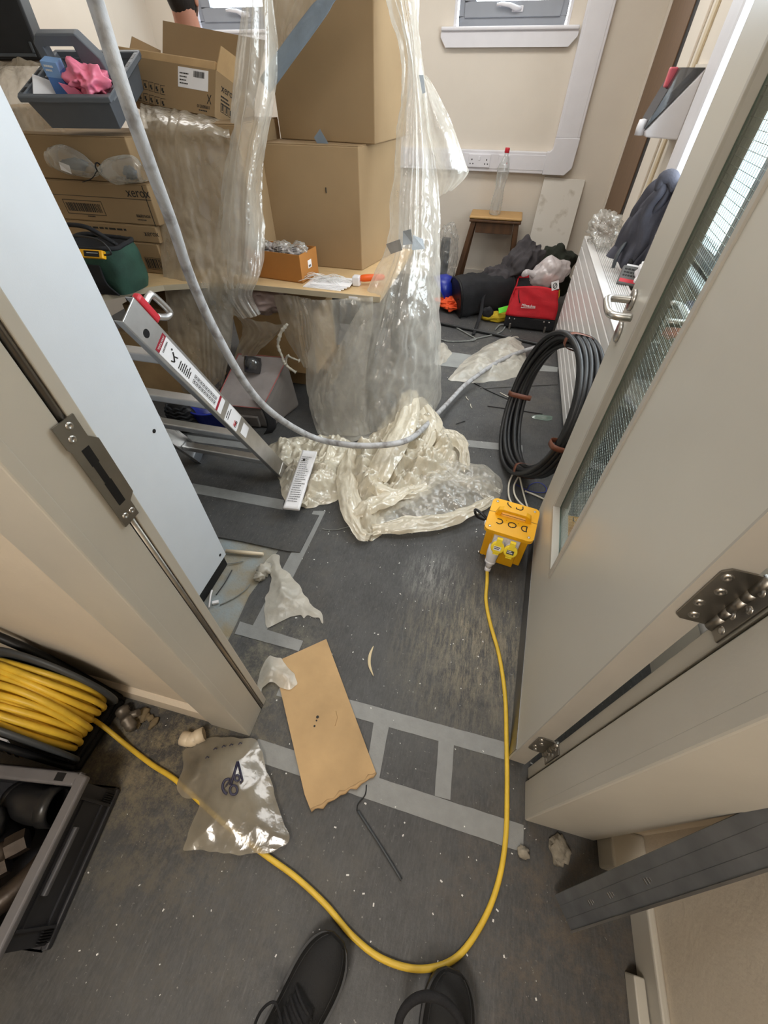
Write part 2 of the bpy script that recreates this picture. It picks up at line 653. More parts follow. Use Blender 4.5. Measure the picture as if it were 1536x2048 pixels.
def floor_material():
    m = pm('floor_vinyl', (0.05, 0.052, 0.056), 0.55, var=0.0)
    nt = m.node_tree
    N, L = nt.nodes.new, nt.links.new
    b = nt.nodes['Principled BSDF']
    tc = N('ShaderNodeTexCoord')

    def noi(scale, det, st=(1, 1, 1), rgh=.6):
        mp = N('ShaderNodeMapping')
        mp.inputs['Scale'].default_value = st
        mp.inputs['Location'].default_value = (13.7, 9.3, 5.1)
        n = N('ShaderNodeTexNoise')
        n.inputs['Scale'].default_value = scale
        n.inputs['Detail'].default_value = det
        n.inputs['Roughness'].default_value = rgh
        L(tc.outputs['Object'], mp.inputs['Vector'])
        L(mp.outputs['Vector'], n.inputs['Vector'])
        return n.outputs['Fac']

    def ramp(fac, p0, p1, c0, c1):
        r = N('ShaderNodeValToRGB')
        r.color_ramp.elements[0].position = p0
        r.color_ramp.elements[1].position = p1
        r.color_ramp.elements[0].color = (*c0, 1)
        r.color_ramp.elements[1].color = (*c1, 1)
        L(fac, r.inputs['Fac'])
        return r.outputs['Color']

    def mix(fac, a, c):
        x = N('ShaderNodeMix')
        x.data_type = 'RGBA'
        L(fac, x.inputs['Factor'])
        for sock, val in ((x.inputs['A'], a), (x.inputs['B'], c)):
            if isinstance(val, tuple):
                sock.default_value = (*val, 1)
            else:
                L(val, sock)
        return x.outputs['Result']
    base = ramp(noi(3.5, 12, rgh=.75), .3, .72, (0.028, 0.028, 0.029), (0.082, 0.082, 0.083))
    fine_ = ramp(noi(160, 5, (1, .22, 1), .8), .42, .66, (0, 0, 0), (.55, .55, .55))
    base = mix(fine_, base, (0.100, 0.099, 0.098))
    dark_ = ramp(noi(42, 6, (1, .35, 1), .8), .55, .75, (0, 0, 0), (.6, .6, .6))
    base = mix(dark_, base, (0.025, 0.025, 0.026))
    scr = ramp(noi(90, 6, (1, 0.10, 1), .8), .56, .80, (0, 0, 0), (.6, .6, .6))
    base = mix(scr, base, (0.16, 0.16, 0.16))
    scr2 = ramp(noi(60, 6, (0.10, 1, 1), .8), .6, .82, (0, 0, 0), (.5, .5, .5))
    base = mix(scr2, base, (0.14, 0.135, 0.13))
    dust = ramp(noi(2.6, 7, rgh=.75), .52, .75, (0, 0, 0), (.75, .75, .75))
    base = mix(dust, base, (0.105, 0.096, 0.082))
    # dust swept into the corners of the doorway and trodden around the feet; corridor patches coloured darker in place of the viewer's shadow
    geo = N('ShaderNodeNewGeometry')
    dn0 = noi(11, 12, rgh=.88)
    dn1 = noi(60, 9, (1, .16, 1), .9)
    for (cx, cy, rad_, col_, amt) in ((.22, .72, .40, (0.26, 0.225, 0.16), 1.1), (-.02, .98, .16, (0.26, 0.26, 0.25), 1.1), (-.72, .14, .42, (0.27, 0.225, 0.145), 1.0), (.45, .02, .42, (0.115, 0.092, 0.07), .9), (.18, .62, .36, (0.22, 0.20, 0.16), .55),
                                      (-.55, .5, .25, (0.25, 0.23, 0.17), .6), (-.45, -.15, .5, (0.085, 0.076, 0.062), .7), (.1, 3.0, .9, (0.17, 0.16, 0.14), .6)):
        dn = dn1 if amt > 1.05 else dn0
        ds = N('ShaderNodeVectorMath')
        ds.operation = 'DISTANCE'
        ds.inputs[1].default_value = (cx, cy, 0)
        L(geo.outputs['Position'], ds.inputs[0])
        mr = N('ShaderNodeMapRange')
        mr.inputs['From Min'].default_value = 0
        mr.inputs['From Max'].default_value = rad_
        mr.inputs['To Min'].default_value = 1.5
        mr.inputs['To Max'].default_value = 0
        L(ds.outputs['Value'], mr.inputs['Value'])
        st = N('ShaderNodeMapRange')
        st.inputs['From Min'].default_value = .46
        st.inputs['From Max'].default_value = .64
        st.inputs['To Max'].default_value = amt
        L(dn, st.inputs['Value'])
        mu = N('ShaderNodeMath')
        mu.operation = 'MULTIPLY'
        mu.use_clamp = True
        L(st.outputs[0], mu.inputs[0])
        L(mr.outputs[0], mu.inputs[1])
        base = mix(mu.outputs[0], base, col_)
    spk = ramp(noi(120, 2), .70, .76, (0, 0, 0), (.8, .8, .8))
    base = mix(spk, base, (0.30, 0.29, 0.27))
    L(base, b.inputs['Base Color'])
    rr = N('ShaderNodeMapRange')
    rr.inputs['To Min'].default_value = .38
    rr.inputs['To Max'].default_value = .7
    L(noi(9, 5), rr.inputs['Value'])
    L(rr.outputs[0], b.inputs['Roughness'])
    bp = N('ShaderNodeBump')
    bp.inputs['Strength'].default_value = .25
    bp.inputs['Distance'].default_value = .003
    L(noi(150, 4), bp.inputs['Height'])
    L(bp.outputs['Normal'], b.inputs['Normal'])
    return m


M_floor = floor_material()
M_screed = pm('bare_screed', srgb(146, 156, 160), .9, scale=9, col2=srgb(150, 138, 114), thr=(.34, .66), bump=.5, bscale=120, detail=8)
M_wall = pm('cream_paint', srgb(222, 212, 198), .75, var=.03, scale=3, bump=.12, bscale=180)
M_wallc = pm('corridor_paint', srgb(218, 206, 188), .75, var=.05, scale=3, bump=.3, bscale=90)
M_frame = pm('frame_paint', srgb(196, 191, 180), .42, var=.04, scale=5, bump=.06, bscale=90)
M_door = pm('door_laminate', srgb(206, 201, 190), .33, var=.02, scale=4, bump=.04, bscale=60)
M_doorl = pm('door_lipping', srgb(186, 180, 170), .45, var=.03)
M_white = pm('white_plastic', srgb(226, 224, 228), .35, var=.02)
M_upvc = pm('grey_window_frame', srgb(150, 154, 162), .35, var=.02)
M_cab = pm('white_powder_coat', srgb(214, 220, 228), .42, var=.015, bump=.05, bscale=300)
M_black = pm('black_plastic', (0.010, 0.010, 0.011), .45, var=.2, bump=.05, spec=.3)
M_blackf = pm('black_fabric', (0.012, 0.012, 0.014), .9, var=.3, bump=.4, bscale=200)
M_dkgrey = pm('dark_grey_plastic', srgb(64, 68, 72), .5, var=.08, bump=.08, bscale=150)
M_steel = pm('brushed_steel', (0.55, 0.53, 0.5), .3, 1.0, var=.06, scale=30, stretch=(1, 1, 8))
M_dsteel = pm('dull_steel', (0.33, 0.31, 0.28), .38, 1.0, var=.1, scale=25)
M_alu = pm('aluminium', (0.62, 0.61, 0.6), .38, 1.0, var=.08, scale=20, bump=.05)
M_galv = pm('galvanised_steel', (0.32, 0.34, 0.37), .42, .85, var=.15, scale=18)
M_card = pm('cardboard', srgb(150, 125, 92), .85, var=.05, scale=5, bump=.1, bscale=60, stretch=(1, 1, 1))
M_cardl = pm('light_cardboard', srgb(186, 155, 113), .85, var=.13, scale=8, bump=.15, bscale=70)
M_cardb = pm('brown_cardboard', srgb(168, 112, 52), .85, var=.06, scale=8, bump=.1)
M_cardi = pm('cardboard_edge', srgb(184, 152, 110), .9, var=.1, scale=40)
M_print = pm('black_print', (0.02, 0.018, 0.016), .7, var=.05)
M_printw = pm('white_print', (.75, .74, .72), .6, var=.03)
M_label = pm('white_paper', srgb(236, 234, 236), .6, var=.03)
M_wood = pm('desk_laminate', srgb(206, 176, 132), .45, scale=14, stretch=(1, 9, 9), var=.08)
M_deskedge = pm('desk_edging', srgb(172, 160, 138), .5, var=.04)
M_stool = pm('worn_brown_wood', srgb(84, 56, 32), .6, scale=18, stretch=(1, 1, .15), var=.35, bump=.3)
M_stooltop = pm('oak_seat', srgb(188, 148, 92), .45, scale=12, stretch=(1, 10, 10), var=.15)
M_brown = pm('brown_door_veneer', srgb(112, 84, 58), .5, scale=10, stretch=(6, 6, .6), var=.12)
M_tape = pm('grey_duct_tape', srgb(138, 139, 138), .42, var=.08, scale=30, bump=.2, bscale=150)
M_tapes = pm('silver_duct_tape', srgb(112, 122, 132), .3, var=.08, scale=14, bump=.25, bscale=90)
M_tapep = pm('pale_silver_tape', srgb(168, 174, 180), .28, var=.12, scale=20, bump=.5, bscale=60)
M_yellow = pm('yellow_casing', srgb(240, 178, 24), .38, var=.05, bump=.06)
M_yelcab = pm('yellow_cable', srgb(226, 188, 62), .45, var=.12, scale=22)
M_yelsock = pm('yellow_socket_lid', srgb(250, 222, 62), .35, var=.04)
M_greyc = pm('grey_conduit', srgb(182, 182, 184), .5, scale=26, col2=srgb(104, 96, 92), thr=(.48, .78), bump=.25, bscale=200)
M_blackc = pm('black_cable', (0.013, 0.013, 0.014), .42, var=.2)
M_whitec = pm('white_cable', srgb(222, 216, 202), .45, var=.05)
M_tie = pm('brown_tape', srgb(112, 66, 48), .45, var=.1)
M_red = pm('red_fabric', srgb(190, 22, 36), .75, var=.12, bump=.3, bscale=220)
M_redp = pm('red_plastic', srgb(204, 44, 58), .4, var=.05)
M_jack = pm('charcoal_fleece', srgb(66, 62, 64), .95, var=.15, bump=.4, bscale=120)
M_jack2 = pm('dark_blue_grey_cloth', srgb(78, 78, 88), .9, var=.15, bump=.4, bscale=120)
M_green = pm('dark_green_canvas', srgb(36, 66, 54), .85, scale=9, var=.4, bump=.3)
M_olive = pm('olive_cloth', srgb(34, 38, 28), .9, var=.2, bump=.3)
M_blue = pm('blue_plastic', srgb(28, 46, 150), .3, var=.08)
M_orange = pm('orange_mesh', srgb(236, 88, 38), .8, var=.1)
M_lime = pm('lime_tape', srgb(110, 240, 60), .5, var=.04)
M_yelf = pm('yellow_fabric', srgb(190, 160, 30), .8, var=.1)
M_pinkbag = pm('pink_bag', srgb(240, 132, 160), .35, var=.12)
M_bluebox = pm('blue_carton', srgb(86, 128, 196), .6, var=.06)
M_skin = pm('skin', srgb(196, 140, 118), .55, var=.08, scale=10)
M_hair = pm('dark_hair', (0.012, 0.009, 0.008), .6, var=.4, scale=60, stretch=(1, 1, .2), bump=.6)
M_shoe = pm('black_shoe_fabric', (0.005, 0.005, 0.0055), .75, var=.2, bump=.3, bscale=250)
M_shoes = pm('black_shoe_rubber', (0.009, 0.009, 0.0095), .5, var=.2)
M_pcream = pm('cream_pvc', srgb(226, 210, 184), .4, var=.05)
M_fit = pm('dark_iron_pipe', srgb(66, 56, 48), .4, .4, scale=14, var=.35, bump=.2)
M_rub = pm('mud_rubble', srgb(120, 106, 82), .95, scale=20, var=.3, bump=.6)
M_stone = pm('grey_stone', srgb(150, 142, 128), .95, scale=40, var=.25, bump=.8, bscale=90)
M_cableg = pm('grey_brown_fitting', srgb(116, 108, 98), .45, .5, var=.15)
M_board = pm('scuffed_white_board', srgb(214, 208, 198), .6, scale=9, col2=srgb(178, 168, 152), thr=(.58, .72), bump=.1)
M_rad = pm('radiator_enamel', srgb(232, 230, 228), .3, var=.01)
M_bag = pm('grey_fabric', srgb(112, 106, 102), .85, var=.08, bump=.3, bscale=200)
M_rope = pm('grey_rope', srgb(128, 130, 126), .9, var=.2, scale=60)
M_finger = M_skin
M_drape = film('polythene_sheet', srgb(250, 246, 236), .34, rough=.16, tran=.45, edge=.5, dirt=.12, bump=.45)
M_heap = film('crumpled_polythene', srgb(250, 240, 218), .88, rough=.2, tran=.35, edge=.3, dirt=.14, bump=.45)
M_spread = film('spread_polythene', srgb(250, 244, 230), .42, rough=.18, tran=.4, edge=.5, dirt=.12, bump=.5)
M_dusty = film('dusty_polythene', srgb(238, 226, 204), .36, rough=.24, tran=.45, edge=.5, dirt=.2, bump=.4)
M_clear = film('clear_bag', srgb(240, 238, 230), .16, rough=.1, tran=.3, edge=.45, bump=.4)
M_baggy = film('clear_poly_bag', srgb(196, 186, 166), .62, rough=.14, tran=.4, edge=.2, dirt=.3, bump=.14)
M_milky = film('milky_bag', srgb(246, 238, 238), .82, rough=.25, tran=.4, edge=.2)
M_ragp = film('torn_film', srgb(236, 230, 216), .82, rough=.35, tran=.35, edge=.2, dirt=.2)


def glass_material(name, tint, mixf=0.08):
    m = bpy.data.materials.new(name)
    m.use_nodes = True
    nt = m.node_tree
    nt.nodes.remove(nt.nodes['Principled BSDF'])
    N, L = nt.nodes.new, nt.links.new
    tr, gl, mx, fr = N('ShaderNodeBsdfTransparent'), N('ShaderNodeBsdfGlossy'), N('ShaderNodeMixShader'), N('ShaderNodeMath')
    no = N('ShaderNodeTexNoise')
    no.inputs['Scale'].default_value = 5
    rp = N('ShaderNodeValToRGB')
    rp.color_ramp.elements[0].color = (*[c * .97 for c in tint], 1)
    rp.color_ramp.elements[1].color = (*tint, 1)
    L(no.outputs['Fac'], rp.inputs['Fac'])
    L(rp.outputs['Color'], tr.inputs['Color'])
    gl.inputs['Roughness'].default_value = .02
    l2 = N('ShaderNodeLayerWeight')
    l2.inputs['Blend'].default_value = 0.5
    pw = N('ShaderNodeMath')
    pw.operation = 'POWER'
    pw.inputs[1].default_value = 4.5
    L(l2.outputs['Facing'], pw.inputs[0])
    fr.operation = 'MULTIPLY_ADD'
    fr.inputs[1].default_value = 0.7
    fr.inputs[2].default_value = 0.045
    L(pw.outputs[0], fr.inputs[0])
    L(fr.outputs[0], mx.inputs['Fac'])
    L(tr.outputs[0], mx.inputs[1])
    L(gl.outputs[0], mx.inputs[2])
    L(mx.outputs[0], nt.nodes['Material Output'].inputs['Surface'])
    return m


M_glass = glass_material('clear_glass', (.96, .98, .97))
M_wglass = glass_material('wired_glass', (.80, .87, .85))
M_pet = film('clear_bottle_plastic', srgb(225, 232, 230), .14, rough=.06, tran=.3, edge=.55, bump=.05, dirt=.05)
M_smoke = film('smoked_plastic', srgb(60, 62, 66), .72, rough=.1, tran=.2, edge=.25, bump=.0)
# ================================================================ the setting
YF, XR, YN0, YN1, XC = 4.68, 0.80, 0.25, 0.355, 0.645   # far wall, right wall, near wall (corridor side, room side), corridor side wall
ZC = 2.6
# floor covering with the torn-out patch by the cabinet
hole = [F(400, 1062), F(560, 1096), F(545, 1118), F(518, 1165), F(498, 1192), F(474, 1245), F(452, 1292), F(395, 1240)]
hole = [V((p.x, p.y, 0)) for p in hole]
hole[0] = V((-1.2, 0.98, 0))
hole[-1] = V((-1.2, .42, 0))
hole[-2] = V((hole[-2].x, .42, 0))
outer = [V((-3.3, -1.7, 0)), V((0.9, -1.7, 0)), V((0.9, 4.8, 0)), V((-3.3, 4.8, 0))]
tris = tessellate_polygon([outer, hole])
mb = MB().add(outer + hole, [tuple(t) for t in tris])
n = len(hole)
mb.add(hole + [p - V((0, 0, .006)) for p in hole], [(i, (i + 1) % n, n + (i + 1) % n, n + i) for i in range(n)])
struct('floor', mb, M_floor)
struct('trim_1', MB().box(-1.35, -0.4, .3, 1.2, -.03, -.005), M_screed)['label'] = 'bare blue-grey screed under the torn floor covering'
struct('ceiling', MB().box(-3.3, .9, -1.7, 4.8, ZC, ZC + .05), pm('ceiling_paint', srgb(235, 232, 226), .9, var=.02))
# far wall with two windows
w2a, w2b = atY(908, 40, YF).x, atY(1140, 40, YF).x
w1a = atY(388, 40, YF).x
w1b = w1a + (w2b - w2a)
zs = atY(1010, 53, YF).z
zt = 2.42
mb = MB()
yb = YF + .12
mb.box(-3.3, .9, YF, yb, 0, zs - .02)
mb.box(-3.3, .9, YF, yb, zt, ZC)
for a, b in ((-3.3, w1a), (w1b, w2a), (w2b, .9)):
    mb.box(a, b, YF, yb, zs - .02, zt)
struct('wall_far', mb, M_wall)


def window(n, xa, xb, panes):
    w = thing('window_%d' % n, 'grey casement window', 'window', (xa, YF, zs))
    del w['category']
    del w['label']
    w['kind'] = 'structure'
    mb = MB()
    for x in (xa, xb):
        s = 1 if x == xa else -1
        mb.box(min(x, x + s * .018), max(x, x + s * .018), YF - .004, yb - .01, zs, zt)
    mb.box(xa, xb, YF - .004, yb - .01, zt - .018, zt)
    put('reveal', mb, M_white, w)
    a, b = xa + .03, xb - .03
    y0, y1 = YF + .055, YF + .10

    def ring(x0, x1, z0, z1, t, ya, yc):
        m_ = MB()
        m_.box(x0, x1, ya, yc, z0, z0 + t).box(x0, x1, ya, yc, z1 - t, z1)
        m_.box(x0, x0 + t, ya, yc, z0 + t, z1 - t).box(x1 - t, x1, ya, yc, z0 + t, z1 - t)
        return m_
    put('frame', ring(a, b, zs + .004, zt - .02, .045, y0, y1), M_upvc, w, bevel=.004)
    put('sash', ring(a + .04, b - .04, zs + .045, zt - .06, .075, y0 - .012, y1 - .005), M_upvc, w, bevel=.004)
    put('pane', MB().box(a + .11, b - .11, y0 + .015, y0 + .021, zs + .115, zt - .13), M_glass, w)
    hx = (a + b) / 2 + .03
    h = put('handle', MB().tube([(hx + .03, y0 - .016, zs + .083), (hx - .01, y0 - .03, zs + .085), (hx - .05, y0 - .045, zs + .098), (hx - .11, y0 - .045, zs + .104), (hx - .145, y0 - .043, zs + .102)], [.011, .016, .012, .010, .007], 8), M_white, w)
    put('base_plate', MB().box(hx - .035, hx + .045, y0 - .02, y0 - .011, zs + .068, zs + .098), M_white, h, bevel=.004)
    # sill board with chamfered apron
    sa, sb = xa - .085, xb + .075
    mb = MB().box(sa, sb, YF - .05, YF + .06, zs - .02, zs + .002)
    put('sill', mb, M_white, w, bevel=.008, seg=3)
    z0, z1 = zs - .10, zs - .02
    put('apron', MB().prism([(sa, YF - .035, z1), (sa, YF - .035, z1 - .03), (sa + .04, YF - .035, z0), (sb - .05, YF - .035, z0), (sb, YF - .035, z1 - .03), (sb, YF - .035, z1)], (0, .034, 0)), M_white, w)


window(1, w1a, w1b, 1)
window(2, w2a, w2b, 1)
# right wall, far part with the brown door beyond the black shadow gap
wy0, wy1, wz0, wz1 = 1.32, 2.78, .90, 2.30
mb = MB()
for ya, yc, za, zc_ in ((YN1, wy0, 0, ZC), (wy1, YF, 0, ZC), (wy0, wy1, 0, wz0), (wy0, wy1, wz1, ZC)):
    mb.box(XR, XR + .1, ya, yc, za, zc_)
struct('wall_right', mb, M_wall)
w3 = thing('window_3', 'x', 'window', (XR, wy0, wz0))
del w3['category']
del w3['label']
w3['kind'] = 'structure'
mb = MB()
for ya, yc, za, zc_ in ((wy0, wy0 + .06, wz0, wz1), (wy1 - .06, wy1, wz0, wz1), (wy0 + .06, wy1 - .06, wz0, wz0 + .06), (wy0 + .06, wy1 - .06, wz1 - .06, wz1), ((wy0 + wy1) / 2 - .04, (wy0 + wy1) / 2 + .04, wz0 + .06, wz1 - .06)):
    mb.box(XR + .03, XR + .09, ya, yc, za, zc_)
put('frame', mb, M_upvc, w3)
put('pane', MB().box(XR + .055, XR + .06, wy0 + .06, wy1 - .06, wz0 + .06, wz1 - .06), M_glass, w3)
put('sill', MB().box(XR - .045, XR + .03, wy0 - .04, wy1 + .0, wz0 - .02, wz0), M_white, w3, bevel=.006)
struct('wall_left', MB().box(-3.35, -3.2, -1.7, YF, 0, ZC), M_wall)
d3 = thing('door_2', 'x', 'door', (XR, 4.0, 0))
del d3['category']
del d3['label']
d3['kind'] = 'structure'
put('leaf', MB().box(XR - .012, XR, 3.86, 4.5, 0.01, 2.1), M_brown, d3, bevel=.002)
put('architrave', MB().box(XR - .02, XR, 4.5, 4.57, 0, 2.16).box(XR - .02, XR, 3.75, 4.57, 2.1, 2.16), M_wall, d3, bevel=.004)
put('shadow_gap', MB().box(XR - .006, XR, 3.74, 3.86, 0, 2.1), M_black, d3)
struct('trim_2', MB().box(XR - .014, XR, 3.50, 3.74, 0, ZC), M_wall, bevel=.004)
struct('trim_3', MB().box(XR - .055, XR, 2.78, 2.97, .75, ZC), M_white, bevel=.02)
struct('trim_4', MB().box(XR - .012, XR, 3.36, 3.41, .7, ZC), pm('pale_wood_strip', srgb(204, 186, 154), .5, scale=10, stretch=(8, 8, .5)), bevel=.003)
struct('baseboard_far', MB().box(-3.2, XR, YF - .016, YF, 0, .1), M_wall, bevel=.004)
# near wall and corridor walls
JX0, JX1 = -.5, .365
mb = MB().box(-3.2, JX0 - .03, YN0, YN1, 0, ZC).box(JX0 - .03, .42, YN0, YN1, 2.1, ZC)
struct('wall_near_left', mb, M_wallc)
struct('wall_near_right', MB().box(.42, XR + .1, YN0, YN1, 0, ZC), M_wallc)
struct('wall_corridor_right', MB().box(XC, XC + .1, -1.7, YN0, 0, ZC), M_wallc)
struct('wall_corridor_back', MB().box(-3.2, XC, -1.75, -1.6, 0, ZC), M_wallc)
mb = MB().box(-3.2, JX0 - .14, YN0 - .016, YN0, 0, .088)
mb.hexa([(-3.2, YN0 - .016, .088), (JX0 - .14, YN0 - .016, .088), (JX0 - .14, YN0, .088), (-3.2, YN0, .088), (-3.2, YN0 - .005, .1), (JX0 - .14, YN0 - .005, .1), (JX0 - .14, YN0, .1), (-3.2, YN0, .1)])
struct('baseboard_near_left', mb, M_wallc)
mb = MB().box(.56, XC, YN0 - .085, YN0, 0, .1)
struct('baseboard_near_right', mb, M_frame, bevel=.006)
struct('baseboard_corridor', MB().box(XC - .018, XC, -1.6, YN0 - .09, 0, .1), M_frame, bevel=.005)
t = put('skirting_offcut', MB().box(XC - .045, XC - .021, -.42, -.015, 0, .05), M_frame, bevel=.003)
tag(t, 'short offcut of painted skirting lying against the right corridor skirting', 'offcut')
# ---- door frame, left jamb
dl = thing('trim_5', 'x', 'x', (JX0, .3, 0))
for k in ('category', 'label'):
    del dl[k]
dl['kind'] = 'structure'
put('jamb', MB().box(JX0 - .035, JX0, .232, .313, 0, 2.1), M_frame, dl, bevel=.002)
put('jamb_lip', MB().box(JX0 - .035, JX0 + .002, .326, .346, 0, 2.1), M_frame, dl, bevel=.002)
put('seal', MB().box(JX0 - .03, JX0 - .006, .312, .327, 0, 2.1).tube([(JX0 - .003, .3195, 0.005), (JX0 - .003, .3195, .962)], .0055, 8).tube([(JX0 - .003, .3195, 1.152), (JX0 - .003, .3195, 2.1)], .0055, 8), M_dsteel, dl)
put('architrave', MB().box(JX0 - .14, JX0 + .0005, YN0 - .022, YN0 - .0005, 0, 2.17), M_frame, dl, bevel=.003)
sp = put('strike_plate', MB().prism([(JX0 + .0025, .298, 1.152), (JX0 + .0025, .298, 1.118), (JX0 + .0025, .301, 1.112), (JX0 + .0025, .301, .962), (JX0 + .0025, .333, .962), (JX0 + .0025, .333, .992), (JX0 + .0025, .345, 1.0), (JX0 + .0025, .345, 1.105), (JX0 + .0025, .333, 1.117), (JX0 + .0025, .333, 1.152)], (.002, 0, 0)), M_dsteel, dl)
put('keep_slot', MB().box(JX0 + .004, JX0 + .0052, .313, .326, 1.078, 1.106).box(JX0 + .004, JX0 + .0052, .3145, .3245, 1.045, 1.078).box(JX0 + .004, JX0 + .0052, .313, .326, 1.0, 1.045), M_black, sp)
for y, z in ((.319, 1.142), (.312, 1.126), (.311, .978), (.325, .976)):
    put('screw', MB().lathe([(.0055, 0), (.005, .0015), (.002, .0016), (.0018, .0006), (0, .0006)], 12, frame((JX0 + .0045, y, z), (0, 1, 0), z=(1, 0, 0))), M_steel, sp)
# ---- door frame, right jamb
dr = thing('trim_6', 'x', 'x', (JX1, .3, 0))
for k in ('category', 'label'):
    del dr[k]
dr['kind'] = 'structure'
put('jamb', MB().box(JX1, JX1 + .055, .232, .318, 0, 2.1), M_frame, dr, bevel=.002)
put('seal', MB().box(JX1 + .012, JX1 + .05, .318, .328, 0.02, 2.1), M_black, dr)
put('rebate', MB().box(JX1 + .008, JX1 + .055, .328, .358, 0, 2.1), M_frame, dr, bevel=.002)
put('architrave', MB().box(JX1 - .0005, JX1 + .19, YN0 - .028, YN0 - .0005, 0, 2.17), M_frame, dr, bevel=.004)
# ---- the open door: local x along the leaf, local y towards the room's left
A = V((.313, .368, 0))
B = V((.376, 1.377, 0))
du = (B - A).normalized()
rz = math.atan2(du.y, du.x)
door = thing('door_1', 'x', 'x', A, rz)
for k in ('category', 'label'):
    del door[k]
door['kind'] = 'structure'
LW, LH, TH = .965, 2.04, .048
g0, g1, gz0, gz1 = .452, .772, .372, 1.86


def dput(name, mb, m, par=None, **k):
    return put(name, mb, m, par or door, world=False, **k)


mb = MB()
for a, b, c, d in ((0, g0, .012, LH), (g1, LW, .012, LH), (g0, g1, .012, gz0), (g0, g1, gz1, LH)):
    mb.box(a, b, -TH, 0, c, d)
leaf = dput('leaf', mb, M_door)
dput('lipping', MB().box(-.004, 0, -TH, 0, .012, LH).box(LW, LW + .004, -TH, 0, .012, LH), M_doorl)
dput('kick_plate', MB().box(.004, LW - .004, 0, .0015, .014, .105), pm('stainless_kick_plate', (.2, .2, .2), .3, .9, var=.15, scale=30, stretch=(1, 1, 12)))
mb = MB()
t = .014
mb.box(g0 - .006, g0 + t, -.02, .005, gz0 - .006, gz1 + .006)
mb.box(g1 - t, g1 + .002, -.02, .002, gz0 - .006, gz1 + .006)
mb.box(g0 + t, g1 - t, -.02, .004, gz0 - .006, gz0 + t).box(g0 + t, g1 - t, -.02, .004, gz1 - t, gz1 + .006)
bead = dput('glazing_bead', mb, M_doorl, bevel=.0015)
mb = MB()
mb.box(g0, g0 + t, -TH, -.03, gz0, gz1).box(g1 - t, g1, -TH, -.03, gz0, gz1).box(g0 + t, g1 - t, -TH, -.03, gz0, gz0 + t).box(g0 + t, g1 - t, -TH, -.03, gz1 - t, gz1)
dput('back_bead', mb, M_doorl)
dput('pane', MB().box(g0 + .002, g1 - .002, -.029, -.022, gz0 + .002, gz1 - .002), M_wglass)
mb = MB()
x = g0 + t
while x < g1 - t:
    mb.box(x, x + .0009, -.0262, -.0253, gz0 + t, gz1 - t)
    x += .0125
z = gz0 + t
while z < gz1 - t:
    mb.box(g0 + t, g1 - t, -.0262, -.0253, z, z + .0009)
    z += .0125
dput('wire_mesh', mb, M_dsteel, kind='stuff')
for side in (1, -1):
    y0 = 0 if side == 1 else -TH
    R = frame((LW - .06, y0, 1.04), (1, 0, 0), z=(0, side, 0))
    h = dput('lever_handle', MB().tube(smooth_path([(LW - .06, y0 + side * .004, 1.04), (LW - .06, y0 + side * .045, 1.04), (LW - .068, y0 + side * .062, 1.04), (LW - .09, y0 + side * .068, 1.04), (LW - .155, y0 + side * .068, 1.04), (LW - .178, y0 + side * .062, 1.04), (LW - .186, y0 + side * .045, 1.04), (LW - .186, y0 + side * .016, 1.04)], 28), .0095, 12), M_steel)
    dput('rose', MB().lathe([(0, 0), (.026, 0), (.026, .006), (.024, .008), (.011, .008)], 24, R), M_steel, h)
    dput('escutcheon', MB().lathe([(0, 0), (.026, 0), (.026, .006), (.024, .008), (0, .008)], 24, frame((LW - .06, y0, .955), (1, 0, 0), z=(0, side, 0))), M_steel, h)


def hinge(zc):
    h = MB()
    x0 = -.0052
    yk = -TH - .004
    h.prism([(x0, -.012, zc - .05), (x0, -.012, zc + .05), (x0, -.02, zc + .058), (x0, yk, zc + .058), (x0, yk, zc - .058), (x0, -.02, zc - .058)], (-.0025, 0, 0))
    ho = dput('hinge', h, M_dsteel)
    for a, b in ((-.058, -.03), (-.029, -.014), (-.013, .013), (.014, .029), (.03, .058)):
        mb = MB().lathe([(0, a), (.0075, a), (.0075, b), (0, b)], 12, Matrix.Translation((x0 - .004, yk - .006, zc)))
        dput('knuckle', mb, M_dsteel, ho)
    for dz, yy in ((-.043, -.03), (-.015, -.022), (.015, -.03), (.043, -.022)):
        dput('screw', MB().lathe([(.007, 0), (.006, .0022), (.0025, .0022), (.002, .001), (0, .001)], 12, frame((x0 - .0025, yy, zc + dz), (0, 1, 0), z=(-1, 0, 0))), M_steel, ho)


for zc in (.24, 1.0, 1.83):
    hinge(zc)
    # the frame's half of the hinge sits on the rebate
    fx = JX1 + .0075
    hp = put('hinge_plate', MB().box(fx - .003, fx, .331, .3575, zc - .058, zc + .058), M_dsteel, dr, bevel=.001)
    for dz, yy in ((-.04, .34), (-.014, .348), (.014, .34), (.04, .348)):
        put('screw', MB().lathe([(.006, 0), (.005, .002), (.002, .002), (0, .001)], 10, frame((fx - .003, yy, zc + dz), (0, 1, 0), z=(-1, 0, 0))), M_steel, hp)

# white pipes seen through the gap behind the door
p = put('heating_pipe', MB().tube([(.66, .47, 0), (.66, .47, .52), (.62, .5, .58), (.62, .9, .6)], .014, 10), M_white)
tag(p, 'white heating pipe rising behind the open door by its hinges', 'pipe')

